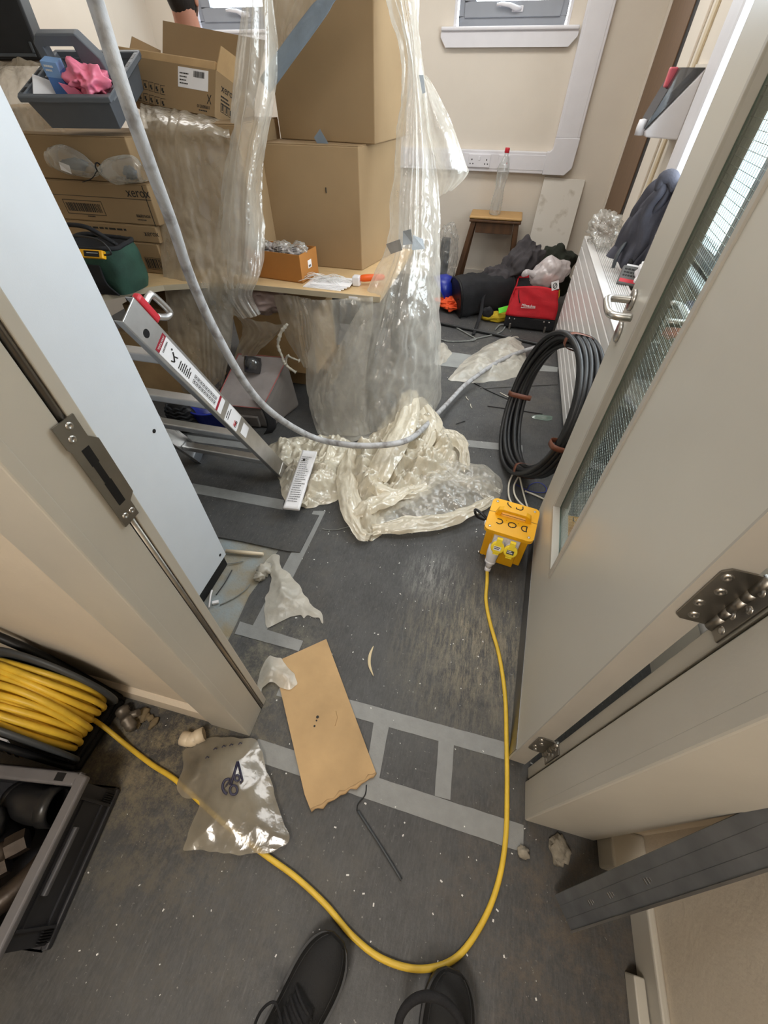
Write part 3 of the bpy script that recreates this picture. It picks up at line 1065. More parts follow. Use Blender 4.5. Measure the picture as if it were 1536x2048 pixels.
# ---- cable trunking with sockets on the far wall
tz0, tz1 = .865, 1.005
xt0, xt1 = -1.1, atY(1090, 320, YF).x
tr = thing('cable_trunking', 'white wall trunking with sockets running level then up the far wall', 'trunking', (0, YF, tz0))
put('channel', MB().box(xt0, xt1, YF - .05, YF, tz0, tz1), M_white, tr, bevel=.006, seg=3)
put('lid', MB().box(xt0, xt1, YF - .053, YF - .049, tz0 + .022, tz1 - .022), M_white, tr, bevel=.001)
vx0, vx1 = atY(1115, 260, YF).x, atY(1163, 260, YF).x
put('corner', MB().prism([(xt1, YF - .056, tz0 - .003), (vx1 - .05, YF - .056, tz0 - .003), (vx1, YF - .056, tz0 + .045), (vx1 + .003, YF - .056, tz1 + .09), (vx0 - .003, YF - .056, tz1 + .09), (vx0 - .003, YF - .056, tz1 + .02), (vx0 - .02, YF - .056, tz1 + .003), (xt1, YF - .056, tz1 + .003)], (0, .056, 0)), M_white, tr, bevel=.005)
put('riser', MB().box(vx0, vx1, YF - .05, YF, tz1 + .09, ZC), M_white, tr, bevel=.006, seg=3)
put('riser_lid', MB().box(vx0 + .02, vx1 - .02, YF - .053, YF - .049, tz1 + .09, ZC), M_white, tr, bevel=.001)
s0 = atY(938, 320, YF).x
s1 = atY(981, 320, YF).x
so = put('double_socket', MB().box(s0, s1, YF - .062, YF - .053, tz0 + .028, tz1 - .026), M_white, tr, bevel=.003)
zc = (tz0 + tz1) / 2
for cx in (s0 + .03, s1 - .03):
    hs = MB()
    hs.box(cx - .004, cx + .004, YF - .063, YF - .0615, zc + .004, zc + .014)
    for sx in (-.012, .012):
        hs.box(cx + sx - .004, cx + sx + .004, YF - .063, YF - .0615, zc - .022, zc - .014)
    put('socket_holes', hs, M_black, so, kind='stuff')
put('switch', MB().box((s0 + s1) / 2 - .008, (s0 + s1) / 2 + .008, YF - .066, YF - .061, zc + .006, zc + .03), M_white, so, bevel=.002)
b0, b1 = atY(997, 320, YF).x, atY(1018, 320, YF).x
sp2 = put('spur_switch', MB().box(b0, b1, YF - .062, YF - .053, tz0 + .028, tz1 - .026), M_white, tr, bevel=.003)
put('switch', MB().box(b0 + .03, b1 - .03, YF - .066, YF - .061, zc - .02, zc + .025), M_white, sp2, bevel=.002)
put('indicator', MB().box(b1 - .016, b1 - .01, YF - .0635, YF - .061, zc - .012, zc - .002), M_redp, sp2)

# ---- tapes on the floor (lying flat, about 50 mm wide)


def tape(name, q, label, group, z=.0012, mat=None):
    pts = [V(p) for p in q]
    a, b, c, d = pts

    def fn(u, v):
        p = (a * (1 - u) + b * u) * (1 - v) + (d * (1 - u) + c * u) * v
        w = .0012 * noise.noise(V((p.x * 30, p.y * 30, 3)))
        return V((p.x + w * 1.5, p.y + w, z + abs(w) * .5))
    o = put(name, MB().grid(fn, 40, 4), mat or M_tape)
    return tag(o, label, 'tape', group)


G = 'grey tape strips on the floor'
tape('tape_strip', [(-.47, .365, 0), (.30, .362, 0), (.30, .412, 0), (-.47, .415, 0)], 'long grey tape strip across the doorway, the one nearer the room, under the cardboard', G)
tape('tape_strip', [(-.47, .17, 0), (.362, .148, 0), (.362, .210, 0), (-.47, .228, 0)], 'long grey tape strip across the doorway nearest the corridor', G)
tape('tape_strip', [F(728, 1568), F(755, 1576), F(778, 1452), F(748, 1442)], 'short grey tape piece joining the doorway strips beside the cardboard edge', G, .0018)
tape('tape_strip', [F(869, 1592), F(901, 1600), F(908, 1480), F(878, 1472)], 'short grey tape piece joining the doorway strips, midway to the door', G, .0018)
tape('tape_strip', [F(500, 1262), F(533, 1262), F(652, 1022), F(627, 1022)], 'grey tape strip running into the room beside the torn white film', G)
tape('tape_strip', [F(470, 1268), F(598, 1303), F(606, 1282), F(480, 1243)], 'wide grey tape patch on the floor behind the cardboard sheet', G, .0018)
tape('tape_strip', [F(380, 985), F(565, 1020), F(568, 1000), F(380, 966)], 'grey tape strip on the floor in front of the ladder feet', G)
tape('tape_strip', [F(880, 888), F(1045, 905), F(1045, 891), F(880, 875)], 'grey tape strip on the floor by the black cable coil', G)
tape('tape_strip', [F(375, 882), F(552, 906), F(552, 894), F(375, 870)], 'grey tape strip on the floor behind the ladder feet', G)
# raised flap of floor covering
fl = [F(400, 1000), F(638, 1032), F(600, 1106), F(575, 1104), F(530, 1094), F(480, 1083), F(400, 1072)]
fl[0] = V((-1.28, fl[0].y, 0))
fl[-1] = V((-1.28, fl[-1].y, 0))
fs = put('floor_sheet', MB().prism([(p.x, p.y, .002) for p in fl], (0, 0, .005)), M_floor)
tag(fs, 'loose flap of dark floor covering with a curled cut edge by the bare screed', 'floor sheet')
# ================================================================ large things
# ---- white cabinet
cb = thing('white_cabinet', 'tall white metal cabinet with black plinth standing just inside the doorway', 'cabinet', (-1.25, .6, 0))
put('body', MB().box(-1.62, -.903, .372, .826, .058, 1.62), M_cab, cb, bevel=.004)
put('side_panel', MB().box(-.9035, -.9, .368, .832, .058, 1.63), M_cab, cb, bevel=.0015)
put('plinth', MB().box(-1.6, -.905, .39, .82, 0, .058), M_black, cb)
for px, py in ((308, 862), (440, 1110)):
    p = atX(px, py, -.9)
    p.y = min(p.y, .82)
    put('hole_plug', MB().lathe([(0, 0), (.0062, 0), (.0062, .0015), (.005, .002), (0, .0012)], 14, frame((-.9, p.y, max(p.z, .075)), (0, 1, 0), z=(1, 0, 0))), M_black, cb)

# ---- desk
dk = thing('corner_desk', 'light wood corner desk with a pale edge carrying the boxes', 'desk', (-1.5, 2.4, 0))
ol = [(-.52, 2.0), (-.52, 2.8), (-2.75, 2.8), (-2.75, 1.0), (-2.1, 1.0), (-2.02, 1.3), (-1.92, 1.55), (-1.78, 1.74), (-1.62, 1.88), (-1.42, 1.97), (-1.2, 2.0)]
put('top', MB().prism([(x, y, .695) for x, y in ol], (0, 0, .025)), M_wood, dk)
ed = MB()
el = [ol[0]] + ol[:3:-1]
el = [(-.52, 2.0), (-1.2, 2.0), (-1.42, 1.97), (-1.62, 1.88), (-1.78, 1.74), (-1.92, 1.55), (-2.02, 1.3), (-2.1, 1.0)]
for (x0, y0), (x1, y1) in zip(el, el[1:]):
    n_ = V((y1 - y0, x0 - x1, 0)).normalized() * -.0025
    ed.hexa([(x0, y0, .695), (x1, y1, .695), (x1 - n_.x * 0 + n_.x, y1 + n_.y, .695), (x0 + n_.x, y0 + n_.y, .695), (x0, y0, .72), (x1, y1, .72), (x1 + n_.x, y1 + n_.y, .72), (x0 + n_.x, y0 + n_.y, .72)])
put('edging', ed, M_deskedge, dk)
for x, y in ((-.6, 2.72), (-2.68, 2.72), (-2.68, 1.08), (-.6, 2.1)):
    put('leg', MB().box(x - .025, x + .025, y - .025, y + .025, 0, .695), M_dkgrey, dk)
put('modesty_panel', MB().box(-2.65, -.6, 2.74, 2.755, .25, .69), M_dkgrey, dk)
p = atY(705, 588, 1.998)
put('sticker', MB().box(p.x - .02, p.x + .025, 1.996, 1.9985, .7015, .711), M_label, dk)


# ---- cardboard boxes
def cbox(name, label, A, B, D, h, mat=None, group=None, top=True, seamtape=False):
    """closed carton: body, two top flaps meeting in a seam"""
    A, B, D = V(A), V(B), V(D)
    mat = mat or M_card
    o = thing(name, label, 'box', A, 0, group)
    up = V((0, 0, h))
    put('body', MB().hexa([A, B, B + D, A + D, A + up, B + up, B + D + up, A + D + up]), mat, o, bevel=.004)
    if top:
        e = V((0, 0, .003))
        x = (B - A) * .003
        for s0, s1 in ((.004, .496), (.504, .996)):
            a, b = A + up + D * s0 + x, B + up + D * s0 - x
            c, d = B + up + D * s1 - x, A + up + D * s1 + x
            put('flap', MB().hexa([a, b, c, d, a + e, b + e, c + e, d + e]), mat, o, bevel=.001)
    return o


def face(o, A, B, h):
    """front-face frame of a box: x along the front, y up, z outwards"""
    return frame(A, (V(B) - V(A)), (0, 0, 1))


def print_on(o, s, size, M, x, y, m=None, sx=1.0, name='lettering', align='LEFT'):
    return put(name, textmb(s, size, M @ Matrix.Translation((x, y, .0006)), sx, align=align), m or M_print, o)


def bars(o, M, x, y, w, h, n, seed=0, name='barcode', frame_=False):
    r = random.Random(seed)
    mb = MB(M)
    xx = x
    while xx < x + w:
        t_ = r.choice((.4, .7, 1.1)) * w / n
        mb.box(xx, min(xx + t_, x + w), y, y + h, .0004, .0009)
        xx += t_ + r.choice((.4, .7)) * w / n
    if frame_:
        k = w * .012
        f_ = w * .06
        mb.box(x - f_, x + w + f_, y - f_, y - f_ + k, .0004, .0009).box(x - f_, x + w + f_, y + h + f_ - k, y + h + f_, .0004, .0009)
        mb.box(x - f_, x - f_ + k, y - f_, y + h + f_, .0004, .0009).box(x + w + f_ - k, x + w + f_, y - f_, y + h + f_, .0004, .0009)
    return put(name, mb, M_print, o, kind='stuff')


def fine(o, M, x, y, w, rows, dy, hh, seed=0, m=None, name='small_print'):
    r = random.Random(seed)
    mb = MB(M)
    for k in range(rows):
        xx = x
        end = x + w * r.uniform(.6, 1)
        while xx < end:
            l = r.uniform(.06, .18) * w
            mb.box(xx, min(xx + l, end), y - k * dy, y - k * dy + hh, .0004, .0008)
            xx += l + .03 * w
    return put(name, mb, m or M_print, o, kind='stuff')


# tower of two big cartons
zd = .7205
lb = cbox('cardboard_box', 'large plain cardboard box on the desk, lower one of the tall stack', (-1.215, 2.347, zd), (-.708, 2.345, zd), (.11, .41, 0), .50)
p = atY(652, 380, 2.344)
put('scratch', MB().box(p.x - .002, p.x + .002, 2.3425, 2.345, p.z - .012, p.z + .01), M_print, lb)
ub = cbox('cardboard_box', 'tall plain cardboard box topping the stack, seen beside the silver tape', (-1.155, 2.505, 1.2245), (-.645, 2.402, 1.2245), (.06, .40, 0), .86)
# left stack beside the cabinet: front faces at y = 2.02
yl = 2.02
q = ((.7205, .8615, -2.30, -1.69), (.8625, .9375, -2.30, -1.665), (.9385, 1.098, -2.30, -1.632))
names = ('printed cardboard carton at the bottom of the left stack behind the green bag', 'shallow printed cardboard carton in the middle of the left stack',
         'printed cardboard carton with framed barcode under the plain left box')
xb = []
for (z0, z1, x0, x1), lab in zip(q, names):
    o = cbox('printed_carton', lab, (x0, yl, z0), (x1, yl, z0), (.03, .42, 0), z1 - z0 - .004, group='printed cartons in the left stack')
    del o['group']
    xb.append((o, frame((x0, yl, z0), (1, 0, 0), (0, 0, 1)), x0, x1, z1 - z0))
o, M, x0, x1, h = xb[2]
w = x1 - x0
print_on(o, 'xerox', .052, M, w - .125, h - .05)
bars(o, M, w - .50, .038, .2, .034, 30, 3, frame_=True)
print_on(o, '006R01626', .017, M, w - .115, .03)
fine(o, M, w - .115, .018, .07, 1, .01, .004, 4)
fine(o, M, w - .40, .018, .05, 1, .01, .004, 5)
put('crease', MB(M).box(w - .6, w, .1, .102, .0003, .0007).box(w - .028, w - .024, .0, h - .006, .0003, .0008), M_print, o)
o, M, x0, x1, h = xb[1]
w = x1 - x0
print_on(o, 'xerox', .034, M, w - .075, .03)
fine(o, M, w - .42, .045, .27, 2, .03, .008, 6)
o, M, x0, x1, h = xb[0]
w = x1 - x0
bars(o, M, w - .10, .025, .085, .045, 9, 7, frame_=True)
# plain open box on top of them
o = cbox('cardboard_box', 'plain cardboard box under the grey tool caddy, on the printed cartons', (-2.31, 2.03, 1.0985), (-1.668, 2.03, 1.0985), (.05, .36, 0), .155)
# carton hidden under the sheet, right of the stack
hb = cbox('cardboard_box', 'wide cardboard box wrapped in polythene between the left stack and the tower', (-1.62, 2.14, zd), (-1.20, 2.16, zd), (.02, .40, 0), .575)

# open printed carton on top
Aq, Bq = atY(236, 196, 2.40), V((-1.36, 2.28, 1.31))
oc = thing('open_carton', 'open printed carton with raised back flap and white label on top', 'box', Aq)
M = frame(Aq, (Bq - Aq) , z=(-.28, -1.0, .42))
Wd, Hh, Dd = (Bq - Aq).length, .155, .26
R = Matrix(M)
body = MB(R)
body.box(0, Wd, 0, Hh, -.004, 0).box(0, Wd, 0, .004, -Dd, -.004).box(0, .004, .004, Hh + .02, -Dd, -.004).box(Wd - .004, Wd, .004, Hh + .005, -Dd, -.004).box(0, Wd, .004, Hh, -Dd - .004, -Dd)
put('body', body, M_card, oc)
put('inner_pack', MB(R).box(.004, Wd - .012, .006, Hh + .03, -.16, -.008), M_cardl, oc, bevel=.004)
put('flap', MB(R).hexa([(0, Hh, -Dd), (Wd, Hh, -Dd), (Wd, Hh, -Dd - .004), (0, Hh, -Dd - .004), (-.01, Hh + .235, -Dd - .02), (Wd + .02, Hh + .215, -Dd - .02), (Wd + .02, Hh + .215, -Dd - .024), (-.01, Hh + .235, -Dd - .024)]), M_card, oc, label='raised back flap')
put('flap', MB(R).hexa([(Wd - .004, Hh, -.004), (Wd, Hh, -.004), (Wd, Hh, -.14), (Wd - .004, Hh, -.14), (Wd + .012, Hh + .08, -.01), (Wd + .016, Hh + .08, -.01), (Wd + .016, Hh + .085, -.13), (Wd + .012, Hh + .085, -.13)]), M_cardl, oc, label='raised end flap')
put('flap', MB(R).hexa([(0, Hh, -Dd), (.004, Hh, -Dd), (.004, Hh, -.06), (0, Hh, -.06), (-.01, Hh + .12, -Dd), (-.006, Hh + .12, -Dd), (-.006, Hh + .10, -.10), (-.01, Hh + .10, -.10)]), M_card, oc, label='raised left flap')
put('address_label', MB(R).box(Wd - .21, Wd - .04, Hh - .075, Hh - .008, .0003, .001).box(Wd - .21, Wd - .04, Hh - .0115, Hh - .0105, -.06, .001), M_label, oc)
bars(oc, R @ Matrix.Translation((0, 0, .001)), Wd - .12, Hh - .035, .06, .02, 18, 9)
fine(oc, R @ Matrix.Translation((0, 0, .001)), Wd - .2, Hh - .03, .06, 4, .011, .004, 10)
print_on(oc, 'X', .045, R, Wd - .045, Hh - .115, sx=.8)
print_on(oc, '013R00681', .016, R, Wd - .10, .022)
fine(oc, R, Wd - .09, .012, .06, 1, .01, .004, 11)
# row of outlined handling icons
rr = random.Random(4)
mb = MB(R)
for k in range(7):
    x = .06 + k * .035
    for y in (Hh - .07 - k * .002, Hh - .115 - k * .002):
        mb.box(x, x + .028, y, y + .0015, .0004, .0008).box(x, x + .028, y - .03, y - .0285, .0004, .0008).box(x, x + .0015, y - .03, y, .0004, .0008)
        mb.box(x + .007, x + .017, y - .018, y - .008, .0004, .0008).box(x + .012, x + .022, y - .024, y - .017, .0004, .0008)
put('handling_icons', mb, M_print, oc, kind='stuff')
Ms = R @ frame((Wd + .0005, 0, -.004), (0, 0, -1), (0, 1, 0))
print_on(oc, 'xerox', .038, Ms, .03, Hh - .055)
fine(oc, Ms, .03, Hh - .075, .06, 3, .012, .006, 12)
mb = MB(Ms)
for k in range(4):
    mb.box(.03 + k * .026, .05 + k * .026, .03, .032, .0004, .0008).box(.03 + k * .026, .032 + k * .026, .03, .06, .0004, .0008).box(.048 + k * .026, .05 + k * .026, .03, .06, .0004, .0008).box(.037 + k * .026, .043 + k * .026, .036, .055, .0004, .0008)
put('handling_icons', mb, M_print, oc, kind='stuff')

# small open carton with bagged parts on the desk
A, B, D = V((-1.25, 2.11, zd)), V((-.945, 2.075, zd)), V((.025, .165, 0))
so_ = thing('small_carton', 'small open brown carton of bagged fixings at the desk front', 'box', A)
up = V((0, 0, .125))


def wall4(A, B, D, up, t):
    x, y = (B - A).normalized() * t, D.normalized() * t
    m_ = MB()
    for a, b, c, d in ((A, B, B + y, A + y), (A + D - y, B + D - y, B + D, A + D), (A + y, A + x + y, A + D + x - y, A + D - y), (B - x + y, B + y, B + D - y, B + D - x - y)):
        m_.hexa([a, b, c, d, a + up, b + up, c + up, d + up])
    return m_


put('walls', wall4(A, B, D, up, .004), M_cardb, so_)
put('base', MB().hexa([A, B, B + D, A + D, A + V((0, 0, .004)), B + V((0, 0, .004)), B + D + V((0, 0, .004)), A + D + V((0, 0, .004))]), M_cardb, so_)
Ms = frame(B, D, (0, 0, 1))
put('parcel_label', MB(Ms).box(.07, .105, .05, .085, .0005, .0012), M_label, so_)
bars(so_, Ms @ Matrix.Translation((0, 0, .001)), .075, .054, .022, .01, 9, 14)
r = random.Random(8)
for k in range(7):
    c = A + (B - A) * (.14 + .12 * k) + D * r.uniform(.3, .7) + V((0, 0, .105 + r.uniform(0, .03)))
    o = put('bag_of_fixings', MB().blob(c, (.042, .035, .028), 4, .5, 2.6, k * 3.1), M_milky if k % 2 else M_clear, solid=0)
    tag(o, '%s bag of fixings in the small brown carton, %s from the left' % ('milky' if k % 2 else 'clear', 'first second third fourth fifth sixth seventh'.split()[k]), 'bag', 'bagged fixings in the small carton')
    f_ = fine(o, frame(c + V((-.02, -.036, .01)), (1, r.uniform(-.3, .3), .2), (0, .3, 1)), 0, 0, .03, 3, .008, .004, k)

# papers on the desk
pp = thing('leaflets', 'pile of white leaflets and cable ties beside the small brown carton', 'leaflets', (-.85, 2.05, zd))
for k in range(4):
    a = .03 * k - .05
    put('leaflet', MB(T(-.83 + .012 * k, 2.055 + .006 * k, zd + k * .004, a)).box(-.095, .105, -.03, .09, 0, .0035), M_label, pp)
ws = MB()
r = random.Random(3)
for k in range(26):
    x, y = -.83 + r.uniform(-.08, .08), 2.10 + r.uniform(-.03, .03)
    a = r.uniform(-.5, .5)
    ws.tube(smooth_path([(x - .06 * cos(a), y - .06 * sin(a), zd + .018), (x, y + r.uniform(-.01, .01), zd + .028 + r.uniform(0, .014)), (x + .06 * cos(a), y + .06 * sin(a), zd + .018)], 6), .0012, 4)
ob = put('cable_ties', ws, M_printw)
tag(ob, 'loose heap of thin clear cable ties on the white leaflets', 'cable ties', kind='stuff')
ot = thing('orange_tool', 'orange handled hand tool lying by the polythene at the desk corner', 'tool', (-.66, 2.12, zd))
put('handle', MB().tube(smooth_path([(-.655, 2.13, zd + .03), (-.60, 2.14, zd + .035), (-.545, 2.18, zd + .03)], 8), [.012, .016, .017, .017, .016, .016, .015, .014, .01], 10), pm('orange_plastic', srgb(240, 100, 30), .4, var=.05), ot)
put('jaw', MB().box(-.69, -.652, 2.10, 2.14, zd, zd + .045), M_white, ot, bevel=.006)

# ---- under the desk
cbox('cardboard_box', 'pale cardboard box under the desk, behind the hanging polythene', (-1.5, 2.22, .131), (-1.0, 2.22, .131), (0, .4, 0), .36, M_cardl)
cbox('cardboard_box', 'dark low cardboard carton on the floor under the pale box', (-1.38, 2.3, .001), (-.95, 2.3, .001), (0, .36, 0), .128)
cbox('cardboard_box', 'brown cardboard box on the floor behind the ladder, far left under the desk', (-2.1, 1.9, .001), (-1.72, 1.95, .001), (.0, .35, 0), .42, M_cardl)
cbox('cardboard_box', 'cardboard box with dark lid standing behind the ladder top', (-2.05, 2.0, .424), (-1.68, 1.98, .424), (.0, .25, 0), .12, M_card)
# cooler style tool bag
cg = thing('grey_bag', 'grey soft bag with red piping and front pocket under the desk', 'bag', (-1.28, 1.85, 0))
a, b, c, d = V((-1.45, 1.75, .0)), V((-1.13, 1.775, .0)), V((-1.06, 2.05, .0)), V((-1.40, 2.04, .0))
a2, b2, c2, d2 = a + V((0, .0, .13)), b + V((-.03, 0, .13)), c + V((-.03, 0, .31)), d + V((0, 0, .30))
put('body', MB().hexa([a, b, c, d, a2, b2, c2, d2]), M_bag, cg, bevel=.025, seg=4)
lz = V((0, -.008, .014))
put('lid', MB().hexa([a2, b2, c2, d2, a2 + lz, b2 + lz, c2 + lz, d2 + lz]), pm('pale_grey_fabric', srgb(146, 138, 136), .85, bump=.2, bscale=200), cg, bevel=.006)
put('piping', MB().tube([p_ + lz for p_ in (a2, b2, c2, d2)], .0032, 6, closed=True), pm('dusty_red_piping', srgb(170, 92, 88), .7), cg)
put('pocket', MB().hexa([V((-1.40, 1.748, .01)), V((-1.2, 1.762, .01)), V((-1.2, 1.772, .01)), V((-1.40, 1.76, .01)), V((-1.40, 1.735, .085)), V((-1.2, 1.75, .085)), V((-1.2, 1.77, .085)), V((-1.40, 1.758, .085))]), M_bag, cg, bevel=.006)
put('badge', MB().box(-1.31, -1.25, 1.728, 1.738, .03, .06), M_blackf, cg)
put('strap', sheet([[a2 + V((.22, .05, .06)), a2 + V((.28, .05, .06))], [a2 + V((.31, -.02, .03)), a2 + V((.36, -.0, .03))], [a2 + V((.33, -.04, -.06)), a2 + V((.38, -.02, -.06))], [a2 + V((.30, -.05, -.118)), a2 + V((.34, -.02, -.118))]], 4, 20, .004, 2, 1, 3, .0), M_blackf, cg, solid=.003)
bz = V((-1.27, 1.93, .265))
put('pouch', MB().lathe([(0, 0), (.045, 0), (.05, .05), (.046, .085), (0, .09)], 16, Matrix.Translation(bz) @ Matrix.Rotation(-.5, 4, 'X')), M_smoke, cg)
# blue tub and black kneeling mat
bt = thing('blue_tub', 'blue plastic tub on the floor behind the ladder rungs', 'tub', (-1.5, 1.72, 0))
put('shell', MB().lathe([(0, .002), (.10, .002), (.125, .13), (.13, .13), (.13, .137), (.121, .137), (.098, .01), (0, .01)], 28, T(-1.5, 1.76, 0)), M_blue, bt)
km = thing('knee_pad', 'black ribbed rubber knee pad standing behind the ladder', 'knee pad', (-1.62, 1.6, 0))
put('pad', MB().blob((-1.63, 1.66, .085), (.10, .05, .095), 3, .06, 2, 4, floor=.001), M_black, km)
for k in range(7):
    z = .02 + k * .024
    rr_ = .1 * math.sqrt(max(.1, 1 - ((z - .085) / .1) ** 2))
    put('rib', MB().tube([V((-1.63 + rr_ * cos(t_), 1.66 + .053 * sin(t_), z + .006 * sin(9 * t_))) for t_ in [pi + pi * i / 24 for i in range(25)]], .006, 6), M_blackf, km)

# ---- tool caddy
Mc = T(-1.83, 2.0, 1.275, .16) @ Matrix.Rotation(radians(20), 4, 'X')
M_caddy = pm('grey_caddy_plastic', srgb(92, 97, 104), .5, var=.06, bump=.08, bscale=150)
cd_ = thing('tool_caddy', 'grey plastic tool caddy with centre handle tilted on the plain box', 'tool caddy', M=Mc)


def tray(m_, x0, x1, y0, y1, h, t=.004, tap=.025):
    o_ = [(x0 + tap, y0 + tap, 0), (x1 - tap, y0 + tap, 0), (x1 - tap, y1 - tap, 0), (x0 + tap, y1 - tap, 0)]
    u_ = [(x0, y0, h), (x1, y0, h), (x1, y1, h), (x0, y1, h)]
    oi = [(x0 + tap + t, y0 + tap + t, t), (x1 - tap - t, y0 + tap + t, t), (x1 - tap - t, y1 - tap - t, t), (x0 + tap + t, y1 - tap - t, t)]
    ui = [(x0 + t, y0 + t, h), (x1 - t, y0 + t, h), (x1 - t, y1 - t, h), (x0 + t, y1 - t, h)]
    m_.add(o_ + u_ + oi + ui, [(3, 2, 1, 0)] + [(i, (i + 1) % 4, 4 + (i + 1) % 4, 4 + i) for i in range(4)] + [(4 + i, 4 + (i + 1) % 4, 12 + (i + 1) % 4, 12 + i) for i in range(4)] + [(12 + i, 12 + (i + 1) % 4, 8 + (i + 1) % 4, 8 + i) for i in range(4)] + [(8, 9, 10, 11)])
    return m_


def cput(n_, m_, mat_, par=None, **k):
    return put(n_, m_, mat_, par or cd_, world=False, **k)


m_ = MB()
tray(m_, -.18, .18, -.01, .145, .115)
cput('front_bin', m_, M_caddy, bevel=.003)
m_ = MB()
tray(m_, -.18, .18, .205, .36, .115)
cput('back_bin', m_, M_caddy, bevel=.003)
m_ = MB()
for y0, y1 in ((-.022, .0), (.35, .372)):
    m_.box(-.195, .195, y0, y1, .098, .118)
m_.box(-.195, -.175, 0, .35, .098, .118).box(.175, .195, 0, .35, .098, .118)
m_.box(-.175, .175, .143, .207, .09, .1)
cput('rim', m_, M_caddy, bevel=.004)
m_ = MB()
for k in range(5):
    m_.box(.179, .191, .01 + .07 * k, .05 + .07 * k, .1175, .1186)
    m_.box(-.191, -.179, .01 + .07 * k, .05 + .07 * k, .1175, .1186)
cput('bit_slots', m_, M_black, kind='stuff')
m_ = MB()
m_.prism([(-.12, .15, .09), (-.085, .15, .09), (-.085, .15, .20), (.04, .15, .20), (.04, .15, .09), (.145, .15, .09), (.13, .15, .165), (.07, .15, .235), (-.09, .15, .235), (-.12, .15, .21)], (0, .045, 0))
cput('handle', m_, M_caddy, bevel=.006)


def on_caddy(p):
    return Mc @ V(p)


bb = thing('blue_carton', 'tall blue printed carton standing in the front of the tool caddy', 'carton', on_caddy((-.08, .06, .01)))
Mb = frame(on_caddy((-.085, .05, .008)), Mc.to_3x3() @ V((1, 0, -.1)), z=(Mc.to_3x3() @ V((-.25, .05, 1))))
put('body', MB(Mb).box(0, .06, 0, .045, 0, .16), M_bluebox, bb, bevel=.001)
put('lid', MB(Mb).box(-.001, .061, -.001, .046, .16, .185).box(-.001, .061, -.001, .0, .14, .16), pm('light_blue_carton', srgb(130, 166, 214), .6), bb, bevel=.002)
fine(bb, Mb @ frame((0, -.0015, .17), (1, 0, 0), (0, 0, 1)), .008, 0, .04, 2, .012, .006, 5, M_printw)
pkm = MB().blob(on_caddy((.08, .085, .12)), (.07, .055, .05), 5, .4, 1.8, 5.2)
pkm.v = [tuple(V(p_) + (V(p_) - on_caddy((.08, .085, .12))) * .9 * crump(V(p_), 22)) for p_ in pkm.v]
pkm.hexa([on_caddy(q_) for q_ in ((.0, .03, .09), (.05, .04, .09), (.05, .06, .09), (.0, .05, .09), (-.02, .03, .14), (.03, .035, .125), (.03, .037, .125), (-.02, .032, .14))])
pk = put('pink_bag', pkm, M_pinkbag)
tag(pk, 'crumpled pink plastic bag stuffed in the grey tool caddy', 'bag')
wb = thing('white_packet', 'white paper packet lying in the left end of the tool caddy', 'packet', on_caddy((-.14, .05, .05)))
put('packet', MB(frame(on_caddy((-.155, .02, .10)), Mc.to_3x3() @ V((1, .3, -.5)), z=(Mc.to_3x3() @ V((.2, -.5, 1))))).box(0, .09, 0, .08, 0, .012), M_label, wb, bevel=.003)

# cable tied bag of parts on the printed carton
tb = thing('tied_parts_bag', 'long clear bag of small black parts tied with a black cable tie', 'bag', (-1.95, 2.0, 1.10))
xa, xz = atY(98, 320, 2.0), atY(290, 350, 2.0)


def tbp(u, v):
    c = xa.lerp(xz, u) + V((0, 0, .012 * sin(u * 9)))
    w_ = .012 + .042 * abs(sin(pi * (u * 1.75 + .1))) ** .8 if .05 < u < .97 else .028
    t_ = v * 2 * pi
    k_ = 1 + .22 * noise.noise(V((u * 7, v * 6, 2)))
    return c + V((0, cos(t_) * w_ * .8 * k_, sin(t_) * w_ * k_))


put('film', MB().grid(tbp, 50, 20), M_clear, tb)
put('contents', MB().blob(xa.lerp(xz, .28), (.07, .02, .022), 3, .4, 3, 1).blob(xa.lerp(xz, .85), (.03, .02, .024), 3, .4, 3, 6), M_dkgrey, tb)
put('label', MB(frame(xa.lerp(xz, .17) + V((0, -.036, -.012)), (1, 0, -.25), (0, 0, 1))).box(0, .05, -.01, .02, 0, .001), M_label, tb)
ct = xa.lerp(xz, .52)
put('cable_tie', MB().tube([ct + V((.002, .017 * cos(t_), .017 * sin(t_))) for t_ in [2 * pi * i / 14 for i in range(14)]], .003, 6, closed=True).tube(smooth_path([ct + V((0, -.017, -.01)), ct + V((-.03, -.03, -.035)), ct + V((-.09, -.03, -.05))], 8), .002, 5), M_black, tb)

# green tool bag with tester
gb = thing('green_tool_bag', 'dark green canvas tool bag with black trim on the left desk end', 'tool bag', (-1.83, 1.78, zd))


def gsec(u, v):
    t_ = 2 * pi * u
    cx, cy = cos(t_), sin(t_)
    sx = math.copysign(abs(cx) ** .5, cx)
    sy = math.copysign(abs(cy) ** .5, cy)
    k_ = 1 + .10 * sin(v * 3) + .05 * noise.noise(V((cx * 2, cy * 2, v * 3)))
    return V((-1.85 + .165 * sx * k_, 1.80 + .10 * sy * k_, zd + .001 + .19 * v))


